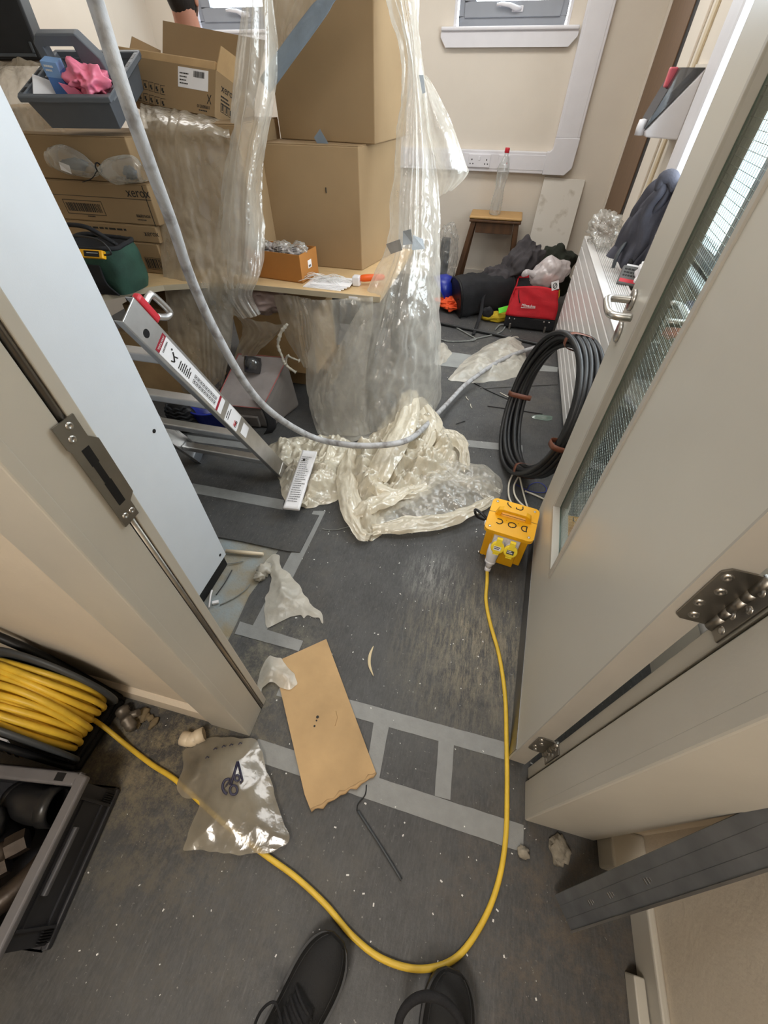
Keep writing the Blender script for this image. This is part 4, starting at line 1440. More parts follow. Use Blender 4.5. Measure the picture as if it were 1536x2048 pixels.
put('body', MB().grid(gsec, 48, 12), M_green, gb)
put('base', MB().lathe([(0, 0), (.14, 0), (.15, .004)], 24, T(-1.85, 1.8, zd + .002) @ Matrix.Diagonal((1.1, .62, 1, 1))), M_blackf, gb)
put('front_pocket', sheet([[V((-2.0, 1.695, zd + .13)), V((-1.86, 1.688, zd + .13)), V((-1.76, 1.692, zd + .13))], [V((-2.0, 1.675, zd + .06)), V((-1.86, 1.67, zd + .06)), V((-1.75, 1.675, zd + .06))], [V((-2.0, 1.69, zd + .006)), V((-1.86, 1.684, zd + .006)), V((-1.72, 1.69, zd + .006))]], 20, 14, .006, 2, 1, 2, .001), M_blackf, gb, solid=.006)
rim = [gsec(i / 48, 1) for i in range(48)]
put('rim', MB().tube([p_ + V((0, 0, .004 * sin(i * .5))) for i, p_ in enumerate(rim)], .009, 8, closed=True), M_blackf, gb)
put('lining', MB().grid(lambda u, v: V((-1.85 + (.15 - .15 * v) * math.copysign(abs(cos(2 * pi * u)) ** .5, cos(2 * pi * u)), 1.8 + (.09 - .09 * v) * math.copysign(abs(sin(2 * pi * u)) ** .5, sin(2 * pi * u)), zd + .185 - .06 * v)), 32, 4), M_blackf, gb)
put('handle', MB().tube(smooth_path([(-1.98, 1.78, zd + .2), (-1.95, 1.76, zd + .255), (-1.80, 1.75, zd + .262), (-1.72, 1.77, zd + .21), (-1.70, 1.78, zd + .19)], 24), .009, 8), M_blackf, gb)
vt = thing('voltage_tester', 'yellow voltage tester with black panel lying in the green tool bag', 'tester', (-1.86, 1.7, zd + .2))
Mv = frame(atY(162, 507, 1.655), (1, .06, 0), (0, .5, 1))
put('case', MB(Mv).box(-.0, .115, -.016, .016, -.012, .012), M_yellow, vt, bevel=.004)
put('panel', MB(Mv).box(.026, .1, -.011, .011, .012, .0132), M_black, vt)
put('readouts', MB(Mv).add(*[[], []]).box(.04, .095, .002, .004, .0132, .0137), M_printw, vt)
put('probe', MB().tube(smooth_path([Mv @ V((.115, .0, 0)), Mv @ V((.15, .01, .0)), Mv @ V((.12, .05, .02)), Mv @ V((.02, .06, .03)), Mv @ V((-.1, .05, .01))], 24), .004, 8), M_blackc, vt)
tl = put('test_lead', MB().tube(smooth_path([(-1.98, 1.8, zd + .19), (-1.93, 1.78, zd + .255), (-1.84, 1.77, zd + .26), (-1.76, 1.76, zd + .225), (-1.70, 1.77, zd + .2)], 30), .0035, 8), M_blackc)
tag(tl, 'thin black test lead looping over the green tool bag', 'lead')

# black tool case far top left, on a sheet covered pile
cbox('cardboard_box', 'cardboard box under the dusty sheet at the far left', (-2.75, 2.2, zd), (-2.34, 2.2, zd), (0, .45, 0), .60)
tc_ = thing('black_tool_case', 'black plastic tool case with recessed grip at the top left corner', 'tool case', (-2.4, 2.3, 1.42))
Mk = frame(atY(30, 122, 2.32), (1, .55, .0), z=(.55, -1, .12))
put('shell', MB(Mk).box(-.38, .12, 0, .42, -.16, 0), M_black, tc_, bevel=.012, seg=3)
put('rib', MB(Mk).box(-.36, .10, .012, .024, 0, .006), M_dkgrey, tc_, bevel=.003)
put('rib', MB(Mk).box(.088, .1, .024, .06, 0, .006), M_dkgrey, tc_, bevel=.003)
put('grip_recess', MB(Mk).box(-.2, -.015, .15, .22, 0, .0015), M_dkgrey, tc_)
put('grip_ledge', MB(Mk).box(-.2, -.01, .148, .155, 0, .008), M_dkgrey, tc_, bevel=.002)

# ---- ladder leaning on the cabinet front
ld = thing('aluminium_ladder', 'aluminium ladder with warning stickers leaning on the white cabinet front', 'ladder', (-1.15, 1.42, 0))
ft, tp = V((0, 1.432, 0)), V((0, .888, 1.037))
sl = (tp - ft).normalized()
L_ = (tp - ft).length
nrm_ = V((0, sl.z, -sl.y))   # facing into the room


def stile(x, s_):
    M_ = frame((x, ft.y, 0), (0, sl.y, sl.z), z=(s_, 0, 0))     # x along the stile, z outwards
    m2 = MB(M_)
    m2.box(0, L_, -.038, .038, 0, .0025)
    m2.box(.0, L_, .0355, .038, -.024, 0).box(.0, L_, -.038, -.0355, -.024, 0)
    return m2, M_


ms, Mr = stile(-.9, 1)
st = put('stile', ms, M_alu, ld, bevel=.003)
ms, Ml = stile(-1.4, -1)
put('stile', ms, M_alu, ld, bevel=.003)
for k in range(4):
    c = ft + sl * (.16 + .27 * k)
    M_ = frame((-1.4, c.y, c.z), (1, 0, 0), z=(0, 0.0, 1))
    m2 = MB(M_).box(0, .5, -.022, .022, -.014, .014)
    put('rung', m2, M_alu, ld, bevel=.005)
put('brace', MB().tube([(-1.4, ft.y - .02, .09), (-.9, ft.y - .03, .075)], .005, 6), M_alu, ld)
put('brace', MB().tube([(-1.4, 1.26, .37), (-.91, 1.25, .37)], .009, 6), M_alu, ld)
for x in (-1.4, -.9):
    put('foot', MB(frame((x, ft.y, .0), (0, sl.y, sl.z), z=(1, 0, 0))).box(.004, .07, -.037, .037, -.02, .005), M_alu if x > -1 else M_galv, ld, bevel=.003)
# the bolt hole, stickers
put('bolt_hole', MB().lathe([(0, .0028), (.012, .0028)], 16, Mr @ Matrix.Translation((L_ - .075, .012, 0))), M_black, st)
Mt = Mr @ Matrix.Rotation(pi / 2, 4, 'Z')       # lettering across: x -> stile -y ...
z_ = .0028


def stick(a, b, w, mat_, nm, w0=None):
    return put(nm, MB(Mr).box(L_ - b, L_ - a, -w if w0 is None else w0, w, z_ - .0002, z_ + .0003), mat_, st)


stick(.12, .49, .0285, M_label, 'warning_sticker')
z_ = .0032
stick(.12, .137, .0285, pm('dark_red_print', srgb(150, 24, 44), .5), 'red_band', -.0285)
stick(.452, .464, .0285, pm('dark_red_band', srgb(150, 24, 44), .5), 'red_band', -.0285)
z_ = .0028
stick(.52, .62, .035, M_label, 'maker_sticker')
stick(.65, .70, .024, M_label, 'code_sticker')


z_ = .0034


def ladder_text(s, size, along, across, mat_=None):
    M_ = Mr @ Matrix.Translation((L_ - along, across, z_ + .0004)) @ Matrix.Rotation(-pi / 2, 4, 'Z')
    put('lettering', textmb(s, size, M_, align='CENTER'), mat_ or M_print, st)


ladder_text('TOOLWAY', .009, .132, 0, M_printw)
ladder_text('CAUTION', .008, .150, 0)
m2 = MB(Mr)
m2.tube([(L_ - .18, -.008, z_), (L_ - .19, 0, z_), (L_ - .2, .012, z_)], .0025, 6).tube([(L_ - .19, 0, z_), (L_ - .206, -.006, z_)], .002, 6).tube([(L_ - .2, .012, z_), (L_ - .186, .018, z_)], .002, 6).lathe([(0, .0005), (.0035, .0005)], 10, Mr.inverted() @ Mr @ Matrix.Translation((L_ - .173, -.012, z_)))
put('falling_figure', m2, M_print, st)
Mf = Mr @ Matrix.Translation((L_, 0, z_)) @ Matrix.Rotation(-pi / 2, 4, 'Z')
fine(st, Mf, -.018, -.225, .038, 7, .009, .004, 3)
mb = MB(Mf)
for k in range(9):
    y = -.30 - .016 * k
    for x in (-.017, .0):
        mb.box(x, x + .012, y, y + .0012, 0, .0004).box(x, x + .012, y - .011, y - .0098, 0, .0004).box(x, x + .0012, y - .011, y, 0, .0004).box(x + .0108, x + .012, y - .011, y, 0, .0004)
        mb.box(x + .004, x + .008, y - .008, y - .003, 0, .0004)
put('pictograms', mb, M_print, st, kind='stuff')
fine(st, Mf, -.022, -.53, .044, 2, .012, .004, 8)
put('maker_mark', MB(Mf).box(-.024, .0, -.60, -.592, 0, .0005).box(-.024, .0, -.588, -.585, 0, .0005), M_redp, st, kind='stuff')
ladder_text('GB', .022, .606, .012)
# red clip with aluminium loop at the top
hk = put('clip', MB(Mr).box(L_ - .10, L_ - .01, -.064, -.038, -.02, .004), M_redp, ld, bevel=.008, seg=3, label='red clip')
put('loop', MB(Mr).tube(smooth_path([(L_ - .045, -.06, -.008), (L_ - .048, -.088, -.008), (L_ - .06, -.098, -.008), (L_ - .12, -.106, -.008), (L_ - .13, -.098, -.008), (L_ - .12, -.08, -.008), (L_ - .095, -.06, -.008)], 28), .0095, 10), M_alu, hk)
# ================================================================ radiator side and far right
rd = thing('radiator', 'white ribbed radiator with grille top along the right wall', 'radiator', (.65, 2.9, 0))
rx0, rx1, ry0, ry1, rz0, rz1 = .552, .70, 1.95, 3.55, .03, .683
nr = 11
hh = (rz1 - rz0) / nr
for k in range(nr):
    put('front_slat', MB().box(rx0, rx0 + .014, ry0, ry1, rz0 + k * hh + .004, rz0 + (k + 1) * hh - .004), M_rad, rd, bevel=.0035)
put('core', MB().box(rx0 + .008, rx1, ry0, ry1, rz0, rz1 - .012), M_rad, rd)
put('top_rim', MB().box(rx0, rx0 + .045, ry0, ry1, rz1 - .012, rz1).box(rx1 - .01, rx1, ry0, ry1, rz1 - .012, rz1), M_rad, rd, bevel=.003)
gm = MB()
for k in range(9):
    x = rx0 + .05 + k * .0105
    gm.box(x, x + .005, ry0, ry1, rz1 - .012, rz1 - .001)
put('grille', gm, M_rad, rd, kind='stuff')
put('end_panel', MB().box(rx0, rx1, ry1, ry1 + .004, rz0, rz1), M_rad, rd)
for y in (2.1, 3.4):
    put('bracket', MB().box(rx1, XR - .001, y, y + .03, .2, .6), M_rad, rd)
    put('foot', MB().box(rx0 + .04, rx1, y, y + .03, 0.001, rz0), M_rad, rd)

# towel dispenser on the right wall
td = thing('towel_dispenser', 'white wall dispenser with smoked wedge front above the radiator', 'dispenser', (XR, 3.2, 1.2))
yd0, yd1 = 3.12, 3.32
pr = [(XR - .012, 1.465), (XR - .012, 1.215), (XR - .17, 1.222), (XR - .185, 1.24), (XR - .185, 1.275), (XR - .16, 1.29)]
pr = [(XR - .012, yd0, 1.465), (XR - .012, yd0, 1.215), (XR - .17, yd0, 1.222), (XR - .18, yd0, 1.245)]
put('case', MB().prism([(x, yd0, z) for x, _, z in pr], (0, yd1 - yd0, 0)), M_white, td, bevel=.006)
put('window', MB().prism([(XR - .012, yd0, 1.468), (XR - .185, yd0, 1.25), (XR - .175, yd0, 1.30), (XR - .12, yd0, 1.468)], (0, yd1 - yd0, 0)), M_smoke, td, bevel=.004)
put('red_key', MB().box(XR - .155, XR - .12, yd0 + .05, yd0 + .09, 1.40, 1.47), pm('pink_red_key', srgb(206, 90, 104), .4), td, bevel=.006)
put('spout', MB().lathe([(0, -.03), (.022, -.03), (.024, .0), (.02, .03), (0, .034)], 14, T(XR - .195, yd0 + .06, 1.255)), M_white, td)
put('back_plate', MB().box(XR - .0125, XR - .0125 + .012, yd0 - .01, yd1 + .01, 1.2, 1.48), M_wall, td)


def cloth(c, r, seed, M_=None, amp=.3, freq=2.2, sub=4, floor=None):
    return MB().blob(c, r, sub, amp, freq, seed, M_, floor=floor)


def folds(mb, amp, freq, seed, stretch=(1, 1, 1), mode='cloth'):
    """drapery folds (cloth) or sharp creases (film) pushed out along the surface normals"""
    me = bpy.data.meshes.new('t')
    me.from_pydata(mb.v, [], mb.f)
    nn = [v.normal.copy() for v in me.vertices]
    so_v = V((seed, seed * 2, -seed))
    r_ = random.Random(seed)
    d1 = V((r_.uniform(-1, 1), r_.uniform(-1, 1), r_.uniform(-.4, .4))).normalized()
    d2 = V((r_.uniform(-1, 1), r_.uniform(-1, 1), r_.uniform(-1, 1))).normalized()
    out = []
    for p, n_ in zip(mb.v, nn):
        p = V(p)
        q = V((p.x * stretch[0], p.y * stretch[1], p.z * stretch[2])) + so_v
        if mode == 'film':
            d = amp * (1.6 * crump(q, freq) + .8 * crump(q, freq * 2.3))
        else:
            w = noise.noise(q * freq * .35) * 3.2
            m_ = .5 + 1.0 * noise.noise(q * freq * .3 + V((4, 4, 4)))
            a_ = 1 - abs(sin(q.dot(d1) * freq * 2.6 + w))
            b_ = 1 - abs(sin(q.dot(d2) * freq * 2.0 + w * 1.3 + 2))
            d = amp * 1.5 * (m_ * (a_ ** 1.5 - .35) + (1 - m_) * (b_ ** 1.5 - .35)) + amp * .3 * noise.noise(q * freq * 1.5)
        out.append(tuple(p + n_ * d))
    mb.v = out
    bpy.data.meshes.remove(me)
    return mb


# things lying on the radiator
def jY(rows):
    out = []
    for r_ in rows:
        pts_ = [atY(x, y, Y) for x, y, Y in r_]
        out.append([V((min(p_.x, XR - .03), p_.y, max(p_.z, rz1 + .004))) for p_ in pts_])
    return out


jk = sheet(jY([
    [(1322, 358, 2.78), (1334, 352, 2.70), (1348, 354, 2.66), (1366, 368, 2.62)],
    [(1296, 384, 2.80), (1320, 386, 2.70), (1345, 392, 2.66), (1374, 402, 2.62)],
    [(1268, 414, 2.84), (1300, 420, 2.72), (1335, 432, 2.68), (1372, 442, 2.62)],
    [(1247, 450, 2.88), (1280, 462, 2.77), (1320, 476, 2.72), (1362, 488, 2.64)],
    [(1230, 488, 2.92), (1262, 500, 2.82), (1305, 512, 2.76), (1350, 526, 2.68)],
    [(1216, 512, 2.92), (1248, 526, 2.84), (1292, 542, 2.78), (1330, 556, 2.72)],
]), 70, 90, .042, 3.6, 1.3, 4, .0, sharp=.3)
n0 = len(jk.v)
jk.tube(smooth_path([atY(1318, 378, 2.70), atY(1328, 356, 2.69), atY(1345, 356, 2.67), atY(1350, 378, 2.66)], 16), [.016 + .008 * sin(pi * i / 16) for i in range(17)], 12)
j = put('jacket', jk, M_jack2, solid=.010)
tag(j, 'dark blue-grey jacket bundled on the radiator against the right wall', 'jacket')
pb = put('plastic_bag', folds(cloth((.64, 3.42, .755), (.09, .22, .085), 9.1, None, .4, 2.6, 5), .012, 16, 6, mode='film'), M_clear)
tag(pb, 'crumpled clear plastic bag on the far end of the radiator', 'bag')
saw = thing('power_saw', 'red and black power tool with curved guard on the radiator top', 'power tool', (.65, 2.62, rz1))
g0_ = F(1226, 536, .705)
put('guard', MB().tube(smooth_path([g0_, atY(1234, 512, g0_.y + .02), atY(1248, 490, g0_.y + .05), atY(1262, 476, g0_.y + .09)], 16), [.02, .021, .022, .023, .024, .025, .026, .026, .026, .026, .025, .024, .023, .022, .02, .018, .014], 12, flat=.4), M_dkgrey, saw)
sb0 = F(1266, 524, .735)
put('body', MB(frame(sb0, (.6, .8, 0), z=(-.3, 0, 1))).box(-.04, .06, -.03, .03, -.03, .035).box(.0, .04, -.022, .022, .035, .06), M_redp, saw, bevel=.012, seg=3)
put('motor', MB(frame(sb0, (.6, .8, 0), z=(-.3, 0, 1))).lathe([(0, .0), (.026, .0), (.028, .05), (.02, .06), (0, .06)], 16, Matrix.Translation((-.06, 0, 0)) @ Matrix.Rotation(pi / 2, 4, 'Y')), M_black, saw)
bt_ = thing('battery_charger', 'grey tool battery with red stripe lying on the radiator top', 'battery', (.63, 2.42, rz1))
Mq = frame(F(1233, 566, rz1 + .006), (.96, -.2, -.05), z=(-.12, -.72, .68))
put('case', MB(Mq).box(0, .118, 0, .10, -.05, 0), pm('grey_battery_case', srgb(96, 94, 92), .5, var=.1), bt_, bevel=.008)
put('stripe', MB(Mq).box(.006, .112, .012, .03, 0, .0008), M_redp, bt_)
fine(bt_, Mq, .012, .075, .09, 3, .016, .009, 5, M_print)
put('terminal', MB(Mq).box(.015, .10, .098, .108, -.045, -.005), M_label, bt_)
wc = put('white_cloth', folds(cloth((.74, 2.56, .76), (.035, .06, .06), 5, None, .3, 2, 4), .012, 16, 4), M_label)
tag(wc, 'crumpled white cloth under the jacket on the radiator', 'cloth')

# red bag with black wheeled base
rb = thing('red_tool_bag', 'open red tool bag with black base and white script on the floor by the radiator', 'tool bag', (.34, 3.7, 0))
a, b, c, d = V((.14, 3.565, 0)), V((.535, 3.555, 0)), V((.535, 3.86, 0)), V((.16, 3.87, 0))
e = V((0, 0, .105))
put('base', MB().hexa([a + V((0, 0, .012)), b + V((0, 0, .012)), c + V((0, 0, .012)), d + V((0, 0, .012)), a + e, b + e, c + e, d + e]), M_blackf, rb, bevel=.012)


def rsec(u, v):
    ks = [a, b, c, d, a]
    q_ = min(int(u * 4), 3)
    f_ = u * 4 - q_
    p_ = ks[q_].lerp(ks[q_ + 1], f_)
    cen = V((.34, 3.71, 0))
    k_ = 1 - .17 * v + .03 * sin(v * 7 + u * 20)
    p_ = cen + (p_ - cen) * k_
    p_.z = .105 + .20 * v + .02 * sin(u * 2 * pi * 2) * v
    p_ += V((.0, .025 * v, 0))
    return p_


put('body', folds(MB().grid(rsec, 56, 14), .007, 12, 3, (.5, .5, 2)), M_red, rb, solid=.004)
put('mouth', MB().grid(lambda u, v: (rsec(u, .93 - .2 * v) - V((.34, 3.735, 0))) * (1 - v * .8) + V((.34, 3.735, 0)) + V((0, 0, (rsec(u, .93).z - rsec(u, .93 - .2 * v).z) - .06 * v - (rsec(u, .93 - .2 * v).z) * 0 * v + (rsec(u, .93 - .2 * v).z) * v * .8)), 32, 4), M_blackf, rb)
Mw = frame(V((.245, 3.563, .185)), (1, .0, -.03), z=(0, -1, .2))
put('lettering', textmb('Milwaukee', .028, Mw @ Matrix.Shear('XY', 4, (.25, 0)) if False else Mw, .9, .012), M_printw, rb)
put('underline', MB(Mw).hexa([(.0, -.012, .0), (.11, -.004, .0), (.11, -.002, .0), (.0, -.007, .0), (.0, -.012, .006), (.11, -.004, .006), (.11, -.002, .006), (.0, -.007, .006)]), M_printw, rb)
for x in (.175, .215, .45, .49):
    put('rivet', MB().lathe([(0, .004), (.006, .003), (.007, 0)], 10, frame((x, a.y + (b.y - a.y) * (x - a.x) / (b.x - a.x), .082), (1, 0, 0), z=(0, -1, 0))), M_steel, rb)
for x in (.19, .47):
    put('skid', MB().box(x - .008, x + .008, 3.545, 3.562, .001, .05), M_dsteel, rb, bevel=.003)
put('strap', MB().tube(smooth_path([(.2, 3.62, .29), (.21, 3.6, .24), (.23, 3.585, .20)], 8), .012, 8, flat=.35), M_blackf, rb)
put('zip_pull', MB().tube([(.505, 3.64, .30), (.515, 3.63, .26), (.51, 3.62, .23)], .004, 6), M_yelf, rb)

cbag = put('carrier_bag', folds(cloth((.40, 3.72, .385), (.15, .10, .105), 2.5, Matrix.Rotation(-.35, 4, 'Y'), .16, 1.5, 5), .020, 6, 5, (1, 1, .7)).tube(smooth_path([(.30, 3.68, .38), (.24, 3.66, .40), (.20, 3.66, .37)], 10), [.03, .03, .024, .02, .018, .022, .026, .024, .02, .014, .006], 10), M_milky)
tag(cbag, 'white carrier bag with orange contents resting on the red tool bag', 'bag')
oi = put('orange_pack', MB().blob((.42, 3.70, .35), (.06, .05, .04), 3, .3, 2, 4), M_orange)
tag(oi, 'orange packet showing through the white carrier bag', 'packet')
lg = put('carrier_logo', MB(frame((.455, 3.615, .335), (1, .25, .3), z=(.1, -1, .25))).box(-.02, .035, -.03, .03, 0, .001), M_label, cbag, world=True)
put('logo_mark', MB(frame((.455, 3.6135, .335), (1, .25, .3), z=(.1, -1, .25))).tube([(.006 + .014 * cos(t_), .018 * sin(t_), .0015) for t_ in [2 * pi * i / 16 for i in range(16)]], .0025, 5, closed=True).tube([(-.004, -.012, .0015), (.016, .012, .0015)], .002, 5), M_print, lg)

# grey fleece and olive cloth heaped behind
gj = folds(cloth((.19, 3.98, .36), (.13, .12, .20), 4.2, Matrix.Rotation(.45, 4, 'Y'), .3, 1.7, 5), .022, 8, 7, (1, 1, .6))
gj.v = gj.v
g2 = folds(cloth((.02, 3.95, .24), (.13, .10, .12), 8.8, Matrix.Rotation(-.3, 4, 'Y'), .35, 2, 5), .018, 10, 2)
gj.v += []
n0 = len(gj.v)
gj.v += g2.v
gj.f += [tuple(i + n0 for i in f_) for f_ in g2.f]
gj.sm += g2.sm
o = put('fleece', gj, M_jack)
tag(o, 'charcoal grey fleece heaped between the wooden stool and the white board', 'fleece')
o = put('olive_jacket', folds(cloth((.46, 4.02, .30), (.17, .14, .21), 6.6, None, .25, 1.8, 5), .016, 9, 3), M_olive)
tag(o, 'dark olive jacket behind the white carrier bag', 'jacket')

# black tool bag lying on its side
kb = thing('black_tool_bag', 'open black tool bag with lime tab and yellow trim on the floor by the stool', 'tool bag', (-.1, 3.8, 0))
kc = V((-.10, 3.86, .15))
kx = V((.86, .38, .10)).normalized()
ky = V((-.42, .86, .0)).normalized()
kz = kx.cross(ky)


def ksec(u, v, s=1.0):
    t_ = 2 * pi * u
    ex = .62
    cx, cy = cos(t_), sin(t_)
    ax = math.copysign(abs(cx) ** ex, cx) * .135
    ay = math.copysign(abs(cy) ** ex, cy) * .145
    k_ = s * (1 + .06 * sin(5 * v + 3 * u) + .05 * noise.noise(V((cx, cy, v * 2)) * 2))
    p_ = kc + ky * ax * k_ + kz * ay * k_ + kx * (-.22 + .46 * v)
    p_.z = max(p_.z, .003)
    return p_


put('body', folds(MB().grid(ksec, 56, 20), .006, 12, 4), M_blackf, kb, solid=.004)
put('bottom', MB().add([ksec(i / 32, 0) for i in range(32)], [tuple(range(32))]).tube([ksec(i / 40, .01) for i in range(40)], .011, 6, closed=True), M_black, kb)
put('lining', MB().grid(lambda u, v: ksec(u, .97 - .3 * v, 1 - .55 * v), 32, 4), M_blackf, kb)
put('mouth_rim', MB().tube([ksec(i / 40, 1.0) for i in range(40)], .012, 8, closed=True), M_blackf, kb)
for v0 in (.45,):
    pts = [ksec(i / 40, v0, 1.04) for i in range(24, 41)]
    put('yellow_piping', MB().tube(pts, .003, 5), M_yelf, kb)
Mp = frame(atY(997, 622, 3.66), (1, .25, .28), z=(0, -1, .35))
put('lime_tab', MB(Mp).box(0, .085, -.02, .022, 0, .006), M_lime, kb, bevel=.002)
put('yellow_side', folds(cloth((.07, 3.70, .035), (.13, .055, .04), 2.2, Matrix.Rotation(.2, 4, 'Z'), .2, 2, 4, floor=.004), .006, 14, 3), M_yelf, kb)
put('carry_strap', MB().tube(smooth_path([atY(1012, 560, 3.9), atY(990, 566, 3.84), atY(968, 590, 3.74), atY(962, 625, 3.64), F(952, 655, .02), F(946, 670, .006)], 30), .016, 8, flat=.35), M_blackf, kb)
put('carry_strap', MB().tube(smooth_path([atY(915, 598, 3.72), atY(940, 585, 3.74), atY(972, 570, 3.80), atY(1005, 562, 3.9)], 24), .016, 8, flat=.35), M_blackf, kb)
put('outer_pocket', folds(cloth(tuple(atY(975, 625, 3.66)), (.05, .025, .045), 3, None, .15, 2, 4), .004, 20, 2), M_blackf, kb)
# blue helmet, orange mesh vest, bagged part
hm = thing('blue_helmet', 'blue hard hat lying on the floor between the polythene and black bag', 'helmet', (-.44, 3.95, 0))
Mh = T(-.45, 3.93, .12, .3) @ Matrix.Rotation(1.0, 4, 'Y')
put('shell', MB().lathe([(.12, 0), (.125, .004), (.115, .05), (.09, .10), (.05, .13), (0, .14)], 28, Mh), M_blue, hm, solid=.004)
put('brim', MB().lathe([(.118, 0), (.14, -.004), (.14, .002), (.12, .006)], 28, Mh), M_blue, hm)
put('harness', MB().lathe([(.10, .012), (.10, .03), (.098, .03), (.098, .012)], 24, Mh), M_blackf, hm)
ov = put('orange_vest', folds(cloth((-.33, 3.84, .06), (.13, .10, .05), 5, None, .35, 2, 5, floor=.003), .015, 16, 5), M_orange)
tag(ov, 'orange hi-vis vest crumpled on the floor beside the blue helmet', 'vest')
wp = thing('wrapped_part', 'dark grey part wrapped in clear polythene by the wall left of the stool', 'wrapped part', (-.5, 4.35, 0))
put('part', MB().box(-.54, -.46, 4.32, 4.40, .0, .42), M_dkgrey, wp, bevel=.01)
put('wrap', folds(cloth((-.48, 4.33, .28), (.10, .10, .26), 5, None, .25, 2, 5), .016, 12, 3, mode='film'), M_clear, wp)

# stool
sl_ = thing('wooden_stool', 'worn brown wooden lab stool with oak seat against the far wall', 'stool', (-.09, 4.47, 0))
sz = .605
put('seat', MB().box(-.315, .135, 4.33, 4.60, sz - .022, sz), M_stooltop, sl_, bevel=.012, seg=3)
put('under_board', MB().box(-.312, .132, 4.333, 4.597, sz - .045, sz - .024), M_stool, sl_, bevel=.006)
for (tx, ty, bx, by) in ((-.275, 4.365, -.385, 4.355), (.095, 4.365, .15, 4.355), (-.275, 4.565, -.35, 4.60), (.095, 4.565, .13, 4.60)):
    put('leg', MB().hexa([(bx - .02, by - .02, 0), (bx + .02, by - .02, 0), (bx + .02, by + .02, 0), (bx - .02, by + .02, 0), (tx - .022, ty - .02, sz - .046), (tx + .022, ty - .02, sz - .046), (tx + .022, ty + .02, sz - .046), (tx - .022, ty + .02, sz - .046)]), M_stool, sl_, bevel=.003)
put('apron', MB().box(-.25, .07, 4.352, 4.372, sz - .125, sz - .046), M_stool, sl_, bevel=.002)
put('apron', MB().box(-.25, .07, 4.556, 4.576, sz - .125, sz - .046), M_stool, sl_, bevel=.002)
put('stretcher', MB().box(-.345, .12, 4.346, 4.368, .06, .10), M_stool, sl_, bevel=.002)
# bottle on the stool
bo = thing('water_bottle', 'empty clear plastic water bottle with red cap on the wooden stool', 'bottle', (-.13, 4.43, sz))
bp_ = [(0, 0), (.036, 0), (.043, .008)]
for k in range(14):
    z = .02 + k * .017
    w_ = .043 - .009 * math.exp(-((z - .15) / .05) ** 2)
    bp_ += [(w_ - .0025, z), (w_, z + .006)]
bp_ += [(.042, .265), (.036, .295), (.022, .33), (.014, .345), (.014, .365)]
bx = atY(988, 433, 4.43).x
Mbt = Matrix.Translation((bx, 4.43, sz + .001)) @ Matrix.Rotation(.04, 4, 'Y') @ Matrix.Scale(1.14, 4)
put('body', MB().lathe(bp_, 24, Mbt), M_pet, bo)
put('cap', MB().lathe([(.0, .385), (.0155, .384), (.0165, .38), (.0165, .358), (.0155, .357)], 18, Mbt), M_redp, bo)
# white board leaning on the wall
bdx0, bdx1 = .255, .592
bd = put('white_board', MB().hexa([(bdx0 - .03, 4.40, 0.001), (bdx1 - .02, 4.40, 0.001), (bdx1 - .02, 4.42, 0.001), (bdx0 - .03, 4.42, .001), (bdx0, YF - .022, .845), (bdx1, YF - .022, .835), (bdx1, YF - .002, .835), (bdx0, YF - .002, .845)]), M_board, bevel=.002)
tag(bd, 'scuffed white painted board leaning against the far wall right of the stool', 'board')
del o

# black cable coil leaning on the radiator
cc = thing('cable_coil', 'coil of thick black cable bound with brown tape leaning by the radiator', 'cable coil', (.35, 1.85, 0))
ph, ti, Ro = 1.8, -.236, .349
cen = V((.347, 1.849, .341))
bv = V((cos(ph), sin(ph), 0))
nv_ = V((-sin(ph), cos(ph), 0))
av = V((0, 0, cos(ti))) + nv_ * sin(ti)
ax_ = av.cross(bv)
r = random.Random(2)
lay = [(-.048, 0), (-.024, 0), (0, 0), (.024, 0), (.048, 0), (-.036, 1), (-.012, 1), (.012, 1), (.036, 1), (0, 2)]
for k, (off, ring_) in enumerate(lay):
    pts = []
    for i in range(72):
        t_ = 2 * pi * i / 72
        R_ = Ro - .012 - ring_ * .021 + .004 * sin(3 * t_ + k)
        o_ = off * (1 + .25 * cos(2 * t_)) + .004 * sin(2 * t_ + k * 1.3)
        pts.append(cen + av * cos(t_) * R_ + bv * sin(t_) * R_ + ax_ * o_)
    put('turn', MB().tube(pts, .0118, 8, closed=True), M_blackc, cc)
for t_ in (.12, 1.95, 3.75, 4.75):
    rd_ = (av * cos(t_) + bv * sin(t_))
    c = cen + rd_ * (Ro - .032)
    tg = (-av * sin(t_) + bv * cos(t_))
    R_ = frame(c, rd_, z=tg)
    prof = []
    ring_pts = []
    for i in range(20):
        s_ = 2 * pi * i / 20
        ring_pts.append((.036 * math.copysign(abs(cos(s_)) ** .6, cos(s_)), .064 * math.copysign(abs(sin(s_)) ** .6, sin(s_))))
    mb = MB(R_)
    vs = [(x, y, z) for z in (-.013, .013) for x, y in ring_pts]
    mb.add(vs, [(i, (i + 1) % 20, 20 + (i + 1) % 20, 20 + i) for i in range(20)], True)
    put('binding_tape', mb, M_tie, cc, solid=.001)

# yellow site transformer
tf = thing('site_transformer', 'yellow portable site transformer with handle on the floor against the open door', 'transformer', (.24, 1.2, 0))
c0, c1, c2, c3 = V((.152, 1.125, 0)), V((.322, 1.098, 0)), V((.345, 1.262, 0)), V((.175, 1.29, 0))
xt = (c1 - c0).normalized()
yt = V((-xt.y, xt.x, 0))
Mtf = frame(c0, xt, yt)
W_, D_ = (c1 - c0).length, .165


def fput(n_, m_, mat_, par=None, **k):
    return put(n_, m_, mat_, par or tf, **k)


